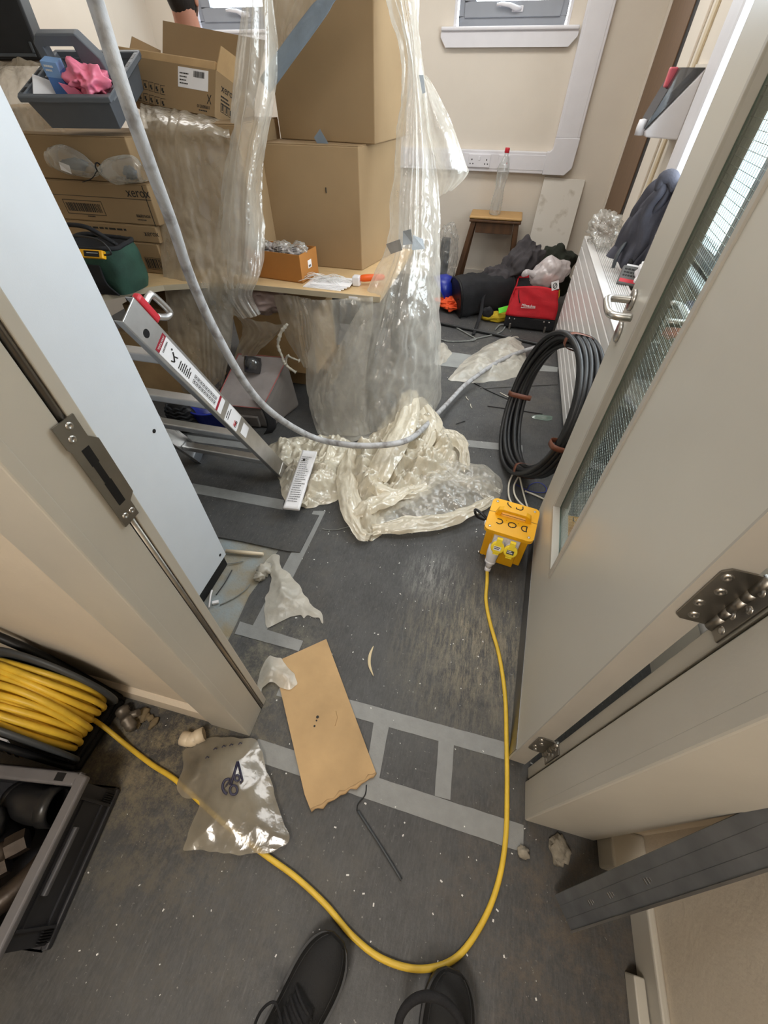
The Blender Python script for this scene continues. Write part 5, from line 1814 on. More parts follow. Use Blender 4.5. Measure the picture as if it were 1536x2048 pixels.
fput('body', MB(Mtf).box(.028, W_ - .028, 0, D_, 0.002, .195), M_yellow, bevel=.004)
fput('side_flange', MB(Mtf).box(.0, .03, .022, D_ - .02, 0.002, .192), M_yellow, bevel=.003)
fput('side_flange', MB(Mtf).box(W_ - .03, W_, .022, D_ - .02, 0.002, .192), M_yellow, bevel=.003)
tpz = MB(Mtf)
ro = []
x0, x1, y0, y1, rr_ = -.012, W_ + .012, -.012, D_ + .012, .022
for cx, cy, a0 in ((x1 - rr_, y1 - rr_, 0), (x0 + rr_, y1 - rr_, 90), (x0 + rr_, y0 + rr_, 180), (x1 - rr_, y0 + rr_, 270)):
    for i in range(7):
        t_ = radians(a0 + 15 * i)
        ro.append((cx + rr_ * cos(t_), cy + rr_ * sin(t_), .193))
top_ = fput('top_plate', tpz.prism(ro, (0, 0, .018)), M_yellow, bevel=.003)
zt_ = .211
hy = D_ * .56
fput('handle', MB(Mtf).prism([(.012, hy - .012, zt_ - .002), (.022, hy - .012, zt_ + .03), (.04, hy - .012, zt_ + .038), (W_ - .04, hy - .012, zt_ + .038), (W_ - .022, hy - .012, zt_ + .03), (W_ - .012, hy - .012, zt_ - .002), (W_ - .036, hy - .012, zt_ - .002), (W_ - .04, hy - .012, zt_ + .022), (.04, hy - .012, zt_ + .022), (.036, hy - .012, zt_ - .002)], (0, .024, 0)), M_yellow, bevel=.004, seg=3)
fput('seam', MB(Mtf).box(x0, x1, hy - .001, hy + .001, zt_, zt_ + .0004), M_print, top_)
for x, y in ((x0 + .02, y0 + .02), (x1 - .02, y0 + .02), (x0 + .02, y1 - .02), (x1 - .02, y1 - .02)):
    fput('screw', MB(Mtf).lathe([(.0055, zt_ - .001), (.005, zt_ + .002), (.002, zt_ + .0025), (0, zt_ + .001)], 12, Matrix.Translation((x, y, 0))), M_steel, top_)
# hand lettering, upside down for the viewer
Ms = Mtf @ Matrix.Translation((W_ * .5, .046, zt_ + .0005)) @ Matrix.Rotation(pi, 4, 'Z')
ln = MB(Ms)


def stroke(pts, r_=.0023):
    ln.tube(smooth_path([V((x, y, 0)) for x, y in pts], 14), r_, 5)


stroke([(-.062, -.014), (-.062, .012)])
stroke([(-.066, .012), (-.05, .012), (-.042, .0), (-.048, -.013), (-.064, -.014)])
stroke([(-.026, -.018), (-.026, -.0175)], .002)
stroke([(-.004, .012), (-.018, .006), (-.018, -.008), (-.004, -.014), (.01, -.006), (.008, .008), (-.002, .013)])
stroke([(.022, -.018), (.022, -.0175)], .002)
stroke([(.058, .010), (.044, .013), (.034, .0), (.042, -.013), (.058, -.012)])
ln2 = ln
fput('lettering', ln, M_print, top_)
ln = MB(Mtf @ Matrix.Translation((W_ * .48, D_ - .010, zt_ + .0005)) @ Matrix.Rotation(pi, 4, 'Z'))
stroke([(-.03, -.012), (-.032, .004), (-.022, .012), (-.008, .010), (-.006, .004)])
stroke([(.014, .012), (.03, .0), (.033, -.012)])
fput('lettering', ln, M_print, top_)
for k, x in enumerate((.062, W_ - .058)):
    sb = fput('socket_housing', MB(Mtf).box(x - .027, x + .027, -.012, .002, .12, .185), M_white, bevel=.004)
    Rk = Mtf @ frame((x, -.010, .145), (1, 0, 0), z=(0, -1, .42))
    fput('socket_body', MB(Rk).lathe([(0, -.005), (.025, -.005), (.025, .03), (.022, .034), (0, .034)], 20), M_white, sb)
    fput('socket_lid', MB(Rk).lathe([(0, .034), (.027, .034), (.027, .044), (.024, .047), (0, .047)], 20).box(-.011, .011, .018, .042, .03, .05).box(-.012, .012, -.032, -.02, .036, .045), M_yelsock, sb, bevel=.001)
    fput('rating_plate', MB(Rk).box(-.014, .014, -.010, .008, .0472, .0478), M_label if k == 0 else M_dkgrey, sb)
    fine(sb, Rk @ Matrix.Translation((0, 0, .0476)), -.012, .002, .024, 2, .007, .004, k, M_print if k == 0 else M_label)
# the plug of the yellow lead under the left socket
pgM = Mtf @ frame((.052, -.022, .125), (1, 0, 0), z=(-.06, -.34, -1))
pg = thing('cable_plug', 'white plug of the yellow extension cable in the transformer socket', 'plug', Mtf @ V((.05, -.03, .08)))
put('body', MB(pgM).lathe([(0, -.01), (.024, -.01), (.025, .03), (.021, .065), (.015, .085), (.013, .10), (0, .10)], 20), M_white, pg)
put('collar', MB(pgM).lathe([(.0205, .064), (.0225, .066), (.0225, .074), (.019, .076)], 20), M_white, pg)
put('gland', MB(pgM).lathe([(0, .10), (.0135, .10), (.0135, .118), (.009, .122), (0, .122)], 16), M_white, pg)
fput('input_lead', MB().tube(smooth_path([Mtf @ V((0, .10, .14)), Mtf @ V((-.05, .115, .16)), Mtf @ V((-.075, .14, .14)), Mtf @ V((-.06, .17, .07)), Mtf @ V((-.02, .21, .02))], 20), .006, 8), M_blackc, tf)
fput('breaker', MB(Mtf).box(-.018, -.0, .05, .066, .16, .176), M_white, bevel=.002)
fput('foot', MB(Mtf).lathe([(0, 0), (.006, 0), (.006, .006), (0, .006)], 8, Matrix.Translation((-.006, .03, 0.001))), M_steel)

# ---- cables
pend = pgM @ V((0, 0, .12))
yc = [F(172, 1428) + V((.0, .0, .12)), F(200, 1448, .05), F(255, 1492, .01), F(305, 1530, .008), F(355, 1563, .008), F(440, 1640, .008), F(525, 1706, .008), F(590, 1753, .008), F(650, 1808, .008), F(705, 1872, .008), F(765, 1918, .008), F(840, 1938, .008), F(910, 1917, .008), F(962, 1850, .008), F(995, 1770, .008), F(1011, 1680, .008), F(1014, 1580, .008), F(1013, 1480, .008), F(1010, 1390, .008), F(998, 1310, .008), F(980, 1245, .008), F(972, 1200, .008), F(974, 1165, .02), pend]
yo = put('extension_cable', MB().tube(smooth_path(yc, 160), .0072, 10), M_yelcab)
tag(yo, 'yellow extension cable looping across the floor from the reel to the transformer', 'cable')


def cable(name, pts, rad, m_, label, n_=60, cat='cable', grp=None):
    o_ = put(name, MB().tube(smooth_path(pts, n_), rad, 8), m_)
    return tag(o_, label, cat, grp)


cp = []
for (x, y, w_) in [(150, -110, 39), (190, 0, 34), (250, 190, 30.5), (300, 330, 27), (345, 450, 23.5), (383, 560, 20.5), (435, 672, 18), (500, 780, 15.5), (560, 838, 13.8), (630, 876, 12.2), (700, 890, 12.6), (770, 890, 12.6), (815, 880, 12.3), (845, 858, 11), (890, 812, 9.6), (940, 762, 9), (1015, 714, 8.4), (1100, 686, 7.9)]:
    t_ = .030 * FPX / w_
    p_ = atT(x, y, t_)
    if p_.z < .03 or y < 700 and x > 1000 or (x >= 890):
        p_ = F(x, y, .055 if x < 1050 else .018)
    cp.append(p_)
gcn = put('conduit', MB().tube(smooth_path(cp, 150), .0145, 12), M_greyc)
tag(gcn, 'thick grey flexible conduit hanging down and curving along the floor past the heap', 'conduit')
cable('white_cable', [F(1030, 940, .01), F(1018, 968, .02), F(1020, 1000, .03), F(1040, 1022, .03), F(1066, 1040, .012)], .0045, M_whitec, 'white cable loop behind the transformer, outer one', 40)
cable('white_cable', [F(1042, 945, .01), F(1028, 972, .02), F(1034, 998, .03), F(1062, 1024, .02), F(1085, 1042, .006)], .0045, M_whitec, 'white cable loop behind the transformer, inner one', 40)
cable('white_cable', [F(1038, 945, .02), F(1044, 975, .02), F(1052, 1005, .02), F(1060, 1030, .008)], .0045, M_whitec, 'short white cable dropping straight from under the black coil', 40)
cable('white_cable', [F(1050, 982, .006), F(1070, 990, .006), F(1098, 1003, .006)], .0045, M_whitec, 'white cable end running under the open door', 30)
cable('blue_wire', [F(1052, 988, .004), F(1060, 970, .004), F(1078, 965, .006), F(1092, 975, .006), F(1088, 985, .004), F(1060, 982, .004), F(1030, 968, .004)], .0018, M_blue, 'thin dark blue wire curled on the floor behind the transformer', 50, 'wire')
cable('black_pipe', [F(870, 645, .012), F(920, 655, .012), F(985, 668, .012), F(1040, 680, .012), F(1108, 695, .012)], .013, M_blackc, 'black pipe lying along the floor in front of the tool bags', 30, 'pipe')
cable('rope', [F(880, 645, .006), F(905, 652, .006), F(935, 668, .006), F(950, 680, .006), F(900, 683, .006), F(880, 678, .006)], .006, M_rope, 'grey rope loop on the floor near the black tool bag', 40, 'rope')
cable('rope', [F(990, 660, .006), F(1000, 650, .01), F(1010, 651, .01), F(1006, 660, .006), F(992, 668, .006), F(940, 680, .006)], .006, M_rope, 'grey rope end looped beside the red tool bag', 40, 'rope')
cable('black_wire', [F(948, 766, .004), F(985, 785, .004), F(1035, 806, .004)], .003, M_blackc, 'thin black wire on the floor left of the cable coil', 20, 'wire')
cable('black_wire', [F(975, 812, .004), F(1020, 818, .004), F(1085, 828, .004)], .003, M_blackc, 'thin black wire passing under the cable coil', 20, 'wire')
cable('black_rod', [F(716, 1622, .006), F(760, 1690, .006), F(803, 1760, .006)], .0035, M_dkgrey, 'thin black rod lying on the corridor floor below the cardboard', 12, 'rod')
cable('black_wire', [F(733, 1570, .004), F(730, 1590, .004), F(716, 1608, .004), F(714, 1622, .006)], .0018, M_blackc, 'short curled wire at the torn cardboard corner', 20, 'wire')
cable('grey_wire', [F(645, 1058, .003), F(670, 1060, .003), F(702, 1052, .003)], .002, M_rope, 'thin grey wire by the edge of the polythene heap', 20, 'wire')

# folded cloth rags and strips on the far floor
rg = put('dust_cloth', heap([F(890, 762), F(935, 715), F(975, 690), F(1005, 676), F(1038, 672), F(1052, 700), F(1055, 730), F(1062, 748), F(1000, 765), F(945, 768)], .07, .012, 11, 1, .12, .4, 2, .003, 8), M_ragp)
tag(rg, 'cream dust sheet rag crumpled on the far floor under the conduit', 'rag')
rg = put('dust_cloth', heap([F(876, 685), F(895, 690), F(905, 705), F(890, 728), F(874, 735)], .05, .010, 12, 1, .08, .2), M_ragp)
tag(rg, 'small cream rag beside the lower edge of the hanging polythene', 'rag')
sc_ = put('floor_strip', MB().prism([F(870, 730), F(1112, 760), F(1116, 735), F(870, 700)], (0, 0, .002)), pm('pale_floor_strip', srgb(150, 152, 150), .7, scale=10, var=.12))
tag(sc_, 'pale grey strip of bare floor near the radiator end', 'floor strip')
st2 = put('floor_sheet', MB().prism([F(960, 778), F(1115, 770), F(1118, 745), F(1060, 742), F(960, 765)], (0, 0, .004)), M_floor)
tag(st2, 'dark floor covering offcut at the foot of the radiator', 'floor sheet')
# ================================================================ polythene


def rowsY(rows):
    """rows of (px, py, Y): points of the photo on real upright planes Y metres into the room"""
    return [[atY(x, y, Y) if atY(x, y, Y).z > .006 else F(x, y, .006) for x, y, Y in r] for r in rows]


d = sheet(rowsY([
    [(768, -60, 2.42), (790, -60, 2.36), (815, -60, 2.36), (842, -60, 2.42)],
    [(778, 0, 2.42), (795, 0, 2.34), (818, 0, 2.34), (838, 0, 2.42)],
    [(800, 90, 2.42), (815, 90, 2.34), (830, 90, 2.34), (846, 90, 2.42)],
    [(808, 170, 2.42), (820, 170, 2.34), (836, 170, 2.34), (852, 170, 2.42)],
    [(795, 280, 2.40), (815, 280, 2.32), (842, 280, 2.32), (866, 280, 2.42)],
    [(784, 390, 2.34), (810, 390, 2.26), (845, 390, 2.26), (880, 390, 2.38)],
    [(776, 490, 2.24), (806, 490, 2.14), (845, 490, 2.14), (882, 490, 2.34)],
    [(738, 570, 2.10), (785, 570, 2.02), (838, 570, 2.04), (882, 570, 2.28)],
    [(700, 650, 1.975), (765, 650, 1.93), (828, 650, 1.96), (883, 650, 2.24)],
    [(655, 740, 1.93), (738, 740, 1.86), (818, 740, 1.92), (884, 740, 2.20)],
    [(622, 800, 1.92), (712, 800, 1.82), (806, 800, 1.88), (880, 800, 2.18)],
    [(640, 866, 1.80), (715, 872, 1.76), (790, 850, 1.86), (866, 838, 2.12)],
]), 90, 190, .026, 4.5, 1.1, 3, .013, 13, floor=.004)
dr_ = put('polythene_sheet', d, M_drape)
tag(dr_, 'long clear polythene sheet hanging from the cardboard tower down to the floor', 'polythene sheet')
d = sheet(rowsY([
    [(836, 150, 2.42), (845, 150, 2.40), (852, 152, 2.40)],
    [(842, 195, 2.42), (862, 200, 2.36), (885, 205, 2.40)],
    [(852, 250, 2.42), (880, 255, 2.34), (912, 262, 2.40)],
    [(866, 310, 2.42), (898, 315, 2.36), (932, 325, 2.42)],
    [(872, 350, 2.42), (905, 352, 2.38), (936, 348, 2.43)],
    [(874, 398, 2.42), (890, 385, 2.40), (905, 375, 2.42)],
]), 36, 46, .016, 2.5, 1.0, 8, .006, 10)
o = put('polythene_flap', d, M_drape, dr_)
for q_, m_ in (([(772, 488, 2.20), (800, 478, 2.10), (805, 500, 2.10), (782, 508, 2.18)], M_tapep), ([(806, 462, 2.12), (822, 458, 2.10), (826, 488, 2.10), (806, 490, 2.11)], M_tapep), ([(826, 470, 2.10), (846, 478, 2.12), (850, 498, 2.12), (824, 500, 2.10)], M_tapep), ([(838, 150, 2.38), (847, 150, 2.38), (851, 185, 2.38), (845, 188, 2.38)], M_tapep)):
    pts = [atY(x, y, Y - .03) for x, y, Y in q_]
    put('tape_patch', MB().prism(pts, (0, -.002, 0)), m_, dr_)

# skirt hanging under the desk edge, left of the long sheet
d = sheet(rowsY([
    [(598, 598, 2.02), (650, 600, 1.99), (700, 596, 1.98), (745, 594, 1.98)],
    [(606, 650, 2.02), (655, 650, 1.96), (700, 655, 1.95), (745, 650, 1.96)],
    [(612, 720, 2.00), (652, 720, 1.93), (695, 720, 1.93), (735, 720, 1.95)],
    [(613, 780, 1.97), (645, 790, 1.90), (690, 790, 1.90), (730, 790, 1.93)],
    [(622, 830, 1.93), (650, 850, 1.84), (690, 860, 1.82), (735, 850, 1.88)],
    [(636, 868, 1.80), (660, 878, 1.74), (705, 884, 1.72), (745, 874, 1.78)],
]), 60, 70, .022, 3.2, 1.6, 14, .010, 11, floor=.004)
o = put('polythene_sheet', d, M_drape)
tag(o, 'baggy polythene sheet hanging from the desk front edge beside the conduit', 'polythene sheet')

# wide sheet over the wrapped carton, falling past the desk edge
d = sheet(rowsY([
    [(285, 195, 2.55), (340, 200, 2.52), (400, 215, 2.5), (462, 225, 2.5)],
    [(280, 232, 2.14), (335, 240, 2.12), (395, 248, 2.12), (458, 262, 2.13)],
    [(290, 300, 2.11), (340, 300, 2.09), (400, 300, 2.09), (465, 300, 2.12)],
    [(305, 400, 2.08), (355, 400, 2.06), (415, 400, 2.07), (478, 400, 2.09)],
    [(318, 480, 2.05), (362, 480, 2.02), (420, 480, 2.03), (482, 480, 2.06)],
    [(325, 545, 1.99), (370, 550, 1.965), (425, 552, 1.97), (480, 556, 1.98)],
    [(330, 600, 1.93), (375, 600, 1.93), (425, 600, 1.94), (470, 600, 1.965)],
    [(338, 680, 1.90), (380, 690, 1.90), (425, 690, 1.91), (462, 690, 1.94)],
    [(352, 745, 1.88), (388, 755, 1.88), (425, 755, 1.89), (452, 745, 1.92)],
    [(366, 785, 1.88), (395, 795, 1.87), (425, 790, 1.88), (446, 770, 1.90)],
]), 80, 150, .013, 4, 1.1, 5, .012, 12, floor=.004, sharp=.8)
o = put('polythene_sheet', d, M_dusty)
tag(o, 'dusty polythene sheet covering the wide box and hanging over the desk edge behind the conduit', 'polythene sheet')
# tall strand left of the tower
d = sheet(rowsY([
    [(486, -50, 2.30), (505, -50, 2.24), (530, -50, 2.24), (552, -50, 2.30)],
    [(484, 0, 2.28), (505, 0, 2.22), (528, 0, 2.22), (548, 0, 2.28)],
    [(472, 100, 2.26), (500, 100, 2.19), (530, 100, 2.19), (558, 100, 2.28)],
    [(462, 200, 2.22), (492, 200, 2.15), (525, 200, 2.15), (552, 200, 2.26)],
    [(452, 290, 2.17), (480, 290, 2.11), (508, 290, 2.11), (534, 290, 2.24)],
    [(440, 380, 2.12), (468, 380, 2.06), (496, 380, 2.06), (522, 380, 2.20)],
    [(432, 460, 2.08), (462, 460, 2.02), (495, 460, 2.02), (528, 450, 2.16)],
    [(420, 530, 2.02), (455, 530, 1.99), (490, 530, 1.99), (528, 520, 2.06)],
    [(412, 562, 1.985), (450, 562, 1.975), (485, 562, 1.97), (520, 556, 1.985)],
    [(430, 600, 1.965), (455, 598, 1.955), (480, 596, 1.955), (505, 588, 1.97)],
    [(470, 632, 1.98), (485, 636, 1.96), (505, 634, 1.96), (522, 628, 1.98)],
]), 70, 150, .015, 6, .5, 9, .007, 13)
o = put('polythene_sheet', d, M_drape)
tag(o, 'tall pale strand of polythene hanging left of the cardboard tower to the desk', 'polythene sheet')
# sheet across the top of the tall carton with its silver tape edge
d = sheet(rowsY([
    [(520, -60, 2.34), (570, -60, 2.33), (620, -60, 2.32), (690, -60, 2.31)],
    [(522, 0, 2.33), (565, 0, 2.32), (610, 0, 2.31), (655, 0, 2.30)],
    [(530, 70, 2.33), (555, 70, 2.32), (590, 65, 2.31), (622, 62, 2.30)],
    [(532, 125, 2.33), (548, 128, 2.32), (562, 118, 2.31), (578, 110, 2.30)],
    [(528, 170, 2.33), (533, 172, 2.32), (540, 168, 2.31), (545, 160, 2.31)],
]), 40, 50, .012, 3, 1, 4, .006, 10)
o = put('polythene_sheet', d, M_dusty)
tag(o, 'clear polythene taped over the face of the tall top carton', 'polythene sheet')
tp_ = sheet(rowsY([
    [(672, -60, 2.27), (722, -60, 2.27)],
    [(640, -8, 2.27), (672, 0, 2.27)],
    [(622, 12, 2.27), (655, 28, 2.27)],
    [(585, 60, 2.27), (618, 80, 2.27)],
    [(548, 112, 2.27), (580, 132, 2.27)],
    [(519, 158, 2.27), (540, 187, 2.27)],
]), 12, 60, .004, 2, 3, 6, .002, 8)
pt = put('edge_tape', tp_, M_tapes, o, solid=.0015)
put('tape_patch', MB().prism([atY(628, 275, 2.392), atY(640, 258, 2.392), atY(657, 287, 2.392), atY(636, 290, 2.392)], (0, -.0015, 0)), M_tapes, ub)
# dusty sheet at the far left behind the caddy
d = sheet(rowsY([
    [(-40, 120, 2.30), (10, 118, 2.28), (60, 122, 2.26), (120, 130, 2.26)],
    [(-40, 160, 2.18), (20, 160, 2.15), (70, 170, 2.14), (120, 180, 2.16)],
    [(-20, 220, 2.16), (30, 220, 2.12), (75, 225, 2.12), (125, 235, 2.14)],
    [(10, 268, 2.16), (40, 268, 2.13), (80, 270, 2.12), (130, 272, 2.14)],
]), 44, 40, .022, 3, 1.4, 21, .010, 9)
o = put('polythene_sheet', d, M_dusty)
tag(o, 'dusty polythene sheet draped at the far left below the black tool case', 'polythene sheet')
# bundle under the desk and gathered film around it
o = put('wrapped_bundle', folds(cloth((-1.22, 2.12, .615), (.15, .10, .075), 4, None, .2, 2, 5), .012, 9, 3, mode='film'), pm('dusty_mauve_film', srgb(142, 124, 120), .35, var=.2, scale=8))
tag(o, 'mauve grey bundle wrapped in film pushed up under the desk top', 'bundle')
d = sheet(rowsY([
    [(470, 628, 2.0), (500, 640, 1.98), (540, 645, 1.98), (575, 648, 2.0)],
    [(485, 655, 2.02), (510, 665, 2.0), (535, 668, 2.0), (560, 662, 2.02)],
    [(475, 690, 2.04), (490, 700, 2.02), (505, 705, 2.02), (520, 700, 2.04)],
    [(462, 725, 2.06), (472, 735, 2.04), (482, 738, 2.04), (492, 730, 2.06)],
]), 40, 40, .018, 3, .6, 31, .006, 10)
o = put('polythene_sheet', d, M_dusty)
tag(o, 'gathered polythene sagging below the mauve bundle under the desk', 'polythene sheet')
d = sheet(rowsY([
    [(545, 590, 2.05), (575, 590, 2.02), (600, 594, 2.02), (622, 598, 2.04)],
    [(560, 640, 2.04), (585, 640, 2.0), (610, 645, 2.0), (628, 650, 2.02)],
    [(580, 690, 2.03), (598, 690, 1.99), (614, 695, 1.99), (630, 700, 2.01)],
    [(604, 730, 2.02), (612, 735, 1.98), (622, 738, 1.98), (632, 740, 2.0)],
]), 40, 50, .018, 4, .6, 33, .006, 10)
o = put('polythene_sheet', d, M_dusty)
tag(o, 'twisted fold of polythene hanging under the desk right of the bundle', 'polythene sheet')
tw = smooth_path([atY(575, 648, 1.97), atY(562, 665, 1.96), atY(556, 690, 1.96), atY(564, 712, 1.955), atY(572, 730, 1.95), atY(592, 745, 1.95)], 50)
tw2 = smooth_path([atY(572, 730, 1.95), atY(574, 712, 1.955), atY(584, 716, 1.95), atY(600, 722, 1.95)], 20)
mt = MB().tube(tw, [.006 + .007 * abs(noise.noise(V((i * .35, 2, 0)))) * 2 for i in range(51)], 9).tube(tw2, [.004 + .006 * abs(noise.noise(V((i * .5, 5, 0)))) * 2 for i in range(21)], 8)
o = put('torn_strip', mt, M_ragp)
tag(o, 'thin torn twist of film dangling under the desk', 'film strip')

# ---- heap on the floor
hp1 = [F(538, 892), F(560, 878), F(610, 872), F(680, 874), F(720, 890), F(705, 935), (F(690, 985)), F(668, 1008), F(615, 1020), F(590, 1012), F(572, 1018), F(560, 985), F(556, 950)]
o = put('polythene_heap', heap(hp1, .10, .006, 3, 1.1, .10, 1.2, 1.6, .003, 11), M_heap)
tag(o, 'cream crumpled polythene on the floor at the ladder foot, under the white booklet', 'polythene')
hp2 = [F(690, 900), F(740, 875), F(765, 850), F(790, 815), F(830, 800), F(862, 812), F(882, 850), F(905, 868), F(920, 905), F(930, 940), F(900, 965), F(856, 985), F(832, 1002), F(770, 1030), F(772, 1068), F(745, 1085), F(712, 1076), F(703, 1045), F(690, 1000), F(684, 950)]
o = put('polythene_heap', heap(hp2, .15, .006, 7, 1.45, .13, .5, 1.5, .003, 10, .09), M_heap)
tag(o, 'high cream heap of crumpled polythene in the middle of the floor under the conduit', 'polythene')
hp3 = [F(800, 905), F(860, 878), F(922, 872), F(934, 925), F(975, 932), F(1006, 960), F(1008, 985), F(990, 1008), F(960, 1030), F(910, 1042), F(860, 1058), F(790, 1066), F(740, 1075), F(730, 1040), F(770, 1000), F(790, 950)]
o = put('polythene_heap', heap(hp3, .075, .007, 5, 1.0, .10, -.35, 1.8, .003, 9, .06), M_spread)
tag(o, 'thin clear polythene spread flat on the floor right of the heap towards the transformer', 'polythene')
# rolled folds that run over the heap
r = random.Random(5)


def fold(pts, w_, label, seed, m_=None, z=.0):
    ctl = [F(x, y, h) for x, y, h in pts]
    path = smooth_path(ctl, 60)
    n = len(path)

    def fn(u, v):
        i = min(int(u * (n - 1)), n - 2)
        p_ = path[i].lerp(path[i + 1], u * (n - 1) - i)
        dd = (path[i + 1] - path[i]).normalized()
        sd = V((-dd.y, dd.x, 0)).normalized()
        k_ = w_ * (.55 + .45 * sin(pi * min(1, u * 1.15 + .1))) * (1 + .35 * noise.noise(V((u * 5, seed, 1))))
        t_ = v - .5
        h_ = .55 * k_ * (1 - (2 * t_) ** 2) * (.6 + .5 * noise.noise(V((u * 6, v * 3, seed))))
        h_ += .016 * crump(V((u * .5, v * .16, seed)), 13) + .008 * crump(V((u * .5, v * .16, seed)), 34) + .008 * ridge(noise.noise(V((u * 3, v * 6, seed + 4))))
        q_ = p_ + sd * (2 * t_ * k_ * .8 + .01 * noise.noise(V((u * 9, v * 4, seed + 8)))) + V((0, 0, h_))
        q_.z = max(q_.z, .004)
        return q_
    o_ = put('polythene_fold', MB().grid(fn, 70, 18), m_ or M_heap)
    return tag(o_, label, 'polythene')


fold([(820, 790, .22), (815, 840, .16), (790, 890, .13), (762, 940, .10), (755, 975, .07), (800, 990, .04), (858, 978, .02)], .085, 'thick cream fold of polythene running down the middle of the heap', 2)
fold([(838, 800, .15), (862, 850, .09), (842, 900, .08), (812, 905, .07)], .07, 'short cream fold of polythene at the back of the heap beside the conduit', 4)
fold([(700, 905, .05), (694, 950, .05), (700, 1010, .05), (715, 1062, .03), (742, 1078, .02)], .065, 'cream fold of polythene curling down the near edge of the heap', 6)
fold([(745, 1062, .02), (810, 1052, .03), (880, 1045, .03), (945, 1022, .03), (985, 1000, .02)], .06, 'long cream roll of polythene along the near right edge of the clear sheet', 9)
fold([(700, 1035, .04), (745, 1012, .06), (800, 990, .05), (828, 975, .03)], .06, 'cream fold of polythene crossing the front of the heap', 11)
fold([(850, 880, .06), (900, 872, .05), (925, 900, .05), (930, 945, .03)], .06, 'cream fold of polythene curving over the far right of the heap', 13)
fold([(660, 890, .06), (648, 940, .05), (622, 985, .03), (605, 1012, .02)], .055, 'cream fold of polythene beside the white booklet', 15)
fold([(860, 960, .03), (920, 965, .03), (970, 975, .02), (1000, 985, .01)], .045, 'low ripple of clear polythene across the spread sheet', 17, M_spread)
fold([(880, 920, .03), (905, 950, .03), (960, 985, .03), (985, 1005, .02)], .05, 'ridge of clear polythene beside the transformer lead', 19, M_spread)

# white booklet lying on the heap
bk = thing('booklet', 'white instruction booklet lying on the crumpled polythene at the ladder foot', 'booklet', F(597, 960, .1))
q_ = [F(566, 1016, .075), F(598, 1019, .075), F(627, 905, .115), F(599, 900, .115)]
Mk = frame(q_[0], q_[1] - q_[0], y=(q_[3] - q_[0]))
w_, h_ = (q_[1] - q_[0]).length, (q_[3] - q_[0]).length
put('pages', MB(Mk).box(0, w_, 0, h_, -.012, -.001), M_label, bk, bevel=.002)
put('cover', MB(Mk).grid(lambda u, v: V((u * w_, v * h_, .001 + .004 * sin(v * 5) * u)), 8, 20), M_label, bk, solid=.001)
fine(bk, Mk @ Matrix.Translation((0, 0, .006)), .012, h_ * .86, w_ * .75, 22, h_ * .036, .003, 5)
put('photo_block', MB(Mk).box(.02, .032, h_ * .80, h_ * .825, .005, .0065), M_print, bk)

# ---- cardboard sheet on the floor
cpts = [F(653, 1280), F(752, 1547), F(738, 1556), F(722, 1568), F(700, 1578), F(682, 1588), F(660, 1602), F(640, 1616), F(622, 1621), F(610, 1590), F(549, 1327)]
cs = thing('cardboard_sheet', 'flat brown cardboard sheet with one torn edge lying in the doorway', 'cardboard', F(650, 1450))
put('sheet', MB().prism([p_ + V((0, 0, .004)) for p_ in cpts], (0, 0, .005)), M_cardl, cs)
tearpts = [(752, 1546), (746, 1552), (738, 1553), (730, 1562), (722, 1565), (712, 1574), (700, 1576), (690, 1585), (680, 1586), (668, 1598), (655, 1602), (645, 1613), (632, 1614), (622, 1621)]
put('torn_edge', MB().tube([F(x, y, .0075 + .002 * (i % 2)) for i, (x, y) in enumerate(tearpts)], [.003 + .002 * (i % 3) for i in range(len(tearpts))], 6), M_cardi, cs)
for x, y, r_ in ((635, 1434, .005), (629, 1452, .0035), (633, 1441, .003)):
    c = F(x, y, .0094)
    put('puncture', MB().lathe([(0, .0), (r_, 0)], 9, Matrix.Translation(c)), M_print, cs)
put('scuff', MB().tube([F(672, 1422, .0092), F(675, 1435, .0092), F(670, 1452, .0092)], .0012, 5), M_cardi, cs)

# ---- torn white film pieces
tf1 = [F(548, 1104), F(560, 1112), F(566, 1136), F(598, 1168), F(622, 1205), F(640, 1222), F(650, 1245), F(645, 1252), F(636, 1236), F(622, 1238), F(612, 1230), F(604, 1240), F(596, 1232), F(560, 1245), F(535, 1260), F(524, 1225), F(540, 1165), F(538, 1135), F(530, 1122)]
o = put('torn_film', heap(tf1, .034, .005, 6, 1.1, .10, 1.0, 1.6, .004, 7, .05), M_ragp)
tag(o, 'torn piece of whitish film lying on the floor by the bare screed', 'film')
o = put('torn_film', heap([F(540, 1310), F(565, 1318), F(590, 1348), F(600, 1372), F(585, 1382), F(560, 1378), F(545, 1368), F(530, 1378), F(520, 1410), F(514, 1400), F(516, 1350), F(528, 1325)], .05, .006, 9, .8, .07, .6, 1.4, .012, 9, .05), M_ragp)
tag(o, 'small whitish film scrap lying on the cardboard corner by the left jamb', 'film')
o = put('wood_peel', MB().tube(smooth_path([F(747, 1292, .003), F(740, 1310, .004), (F(739, 1330, .004)), F(747, 1352, .003)], 14), [.001 + .0055 * sin(pi * i / 14) for i in range(15)], 6, flat=.3), pm('pale_wood_peel', srgb(216, 200, 164), .7))
tag(o, 'pale curved sliver of wood on the dark floor right of the cardboard', 'sliver')
o = put('white_pipe_offcut', MB().tube([F(452, 1102, .012), F(500, 1106, .012), F(527, 1108, .012)], [.009, .009, .007], 10), M_pcream)
tag(o, 'cream pipe offcut lying on the bare screed by the cabinet foot', 'pipe')
o = put('screed_chunks', MB().blob(F(528, 1140, .015), (.03, .035, .022), 3, .6, 3, 4).blob(F(520, 1152, .012), (.022, .025, .018), 3, .6, 3, 8), M_ragp)
tag(o, 'crumpled white scrap beside the torn film on the screed', 'scrap')
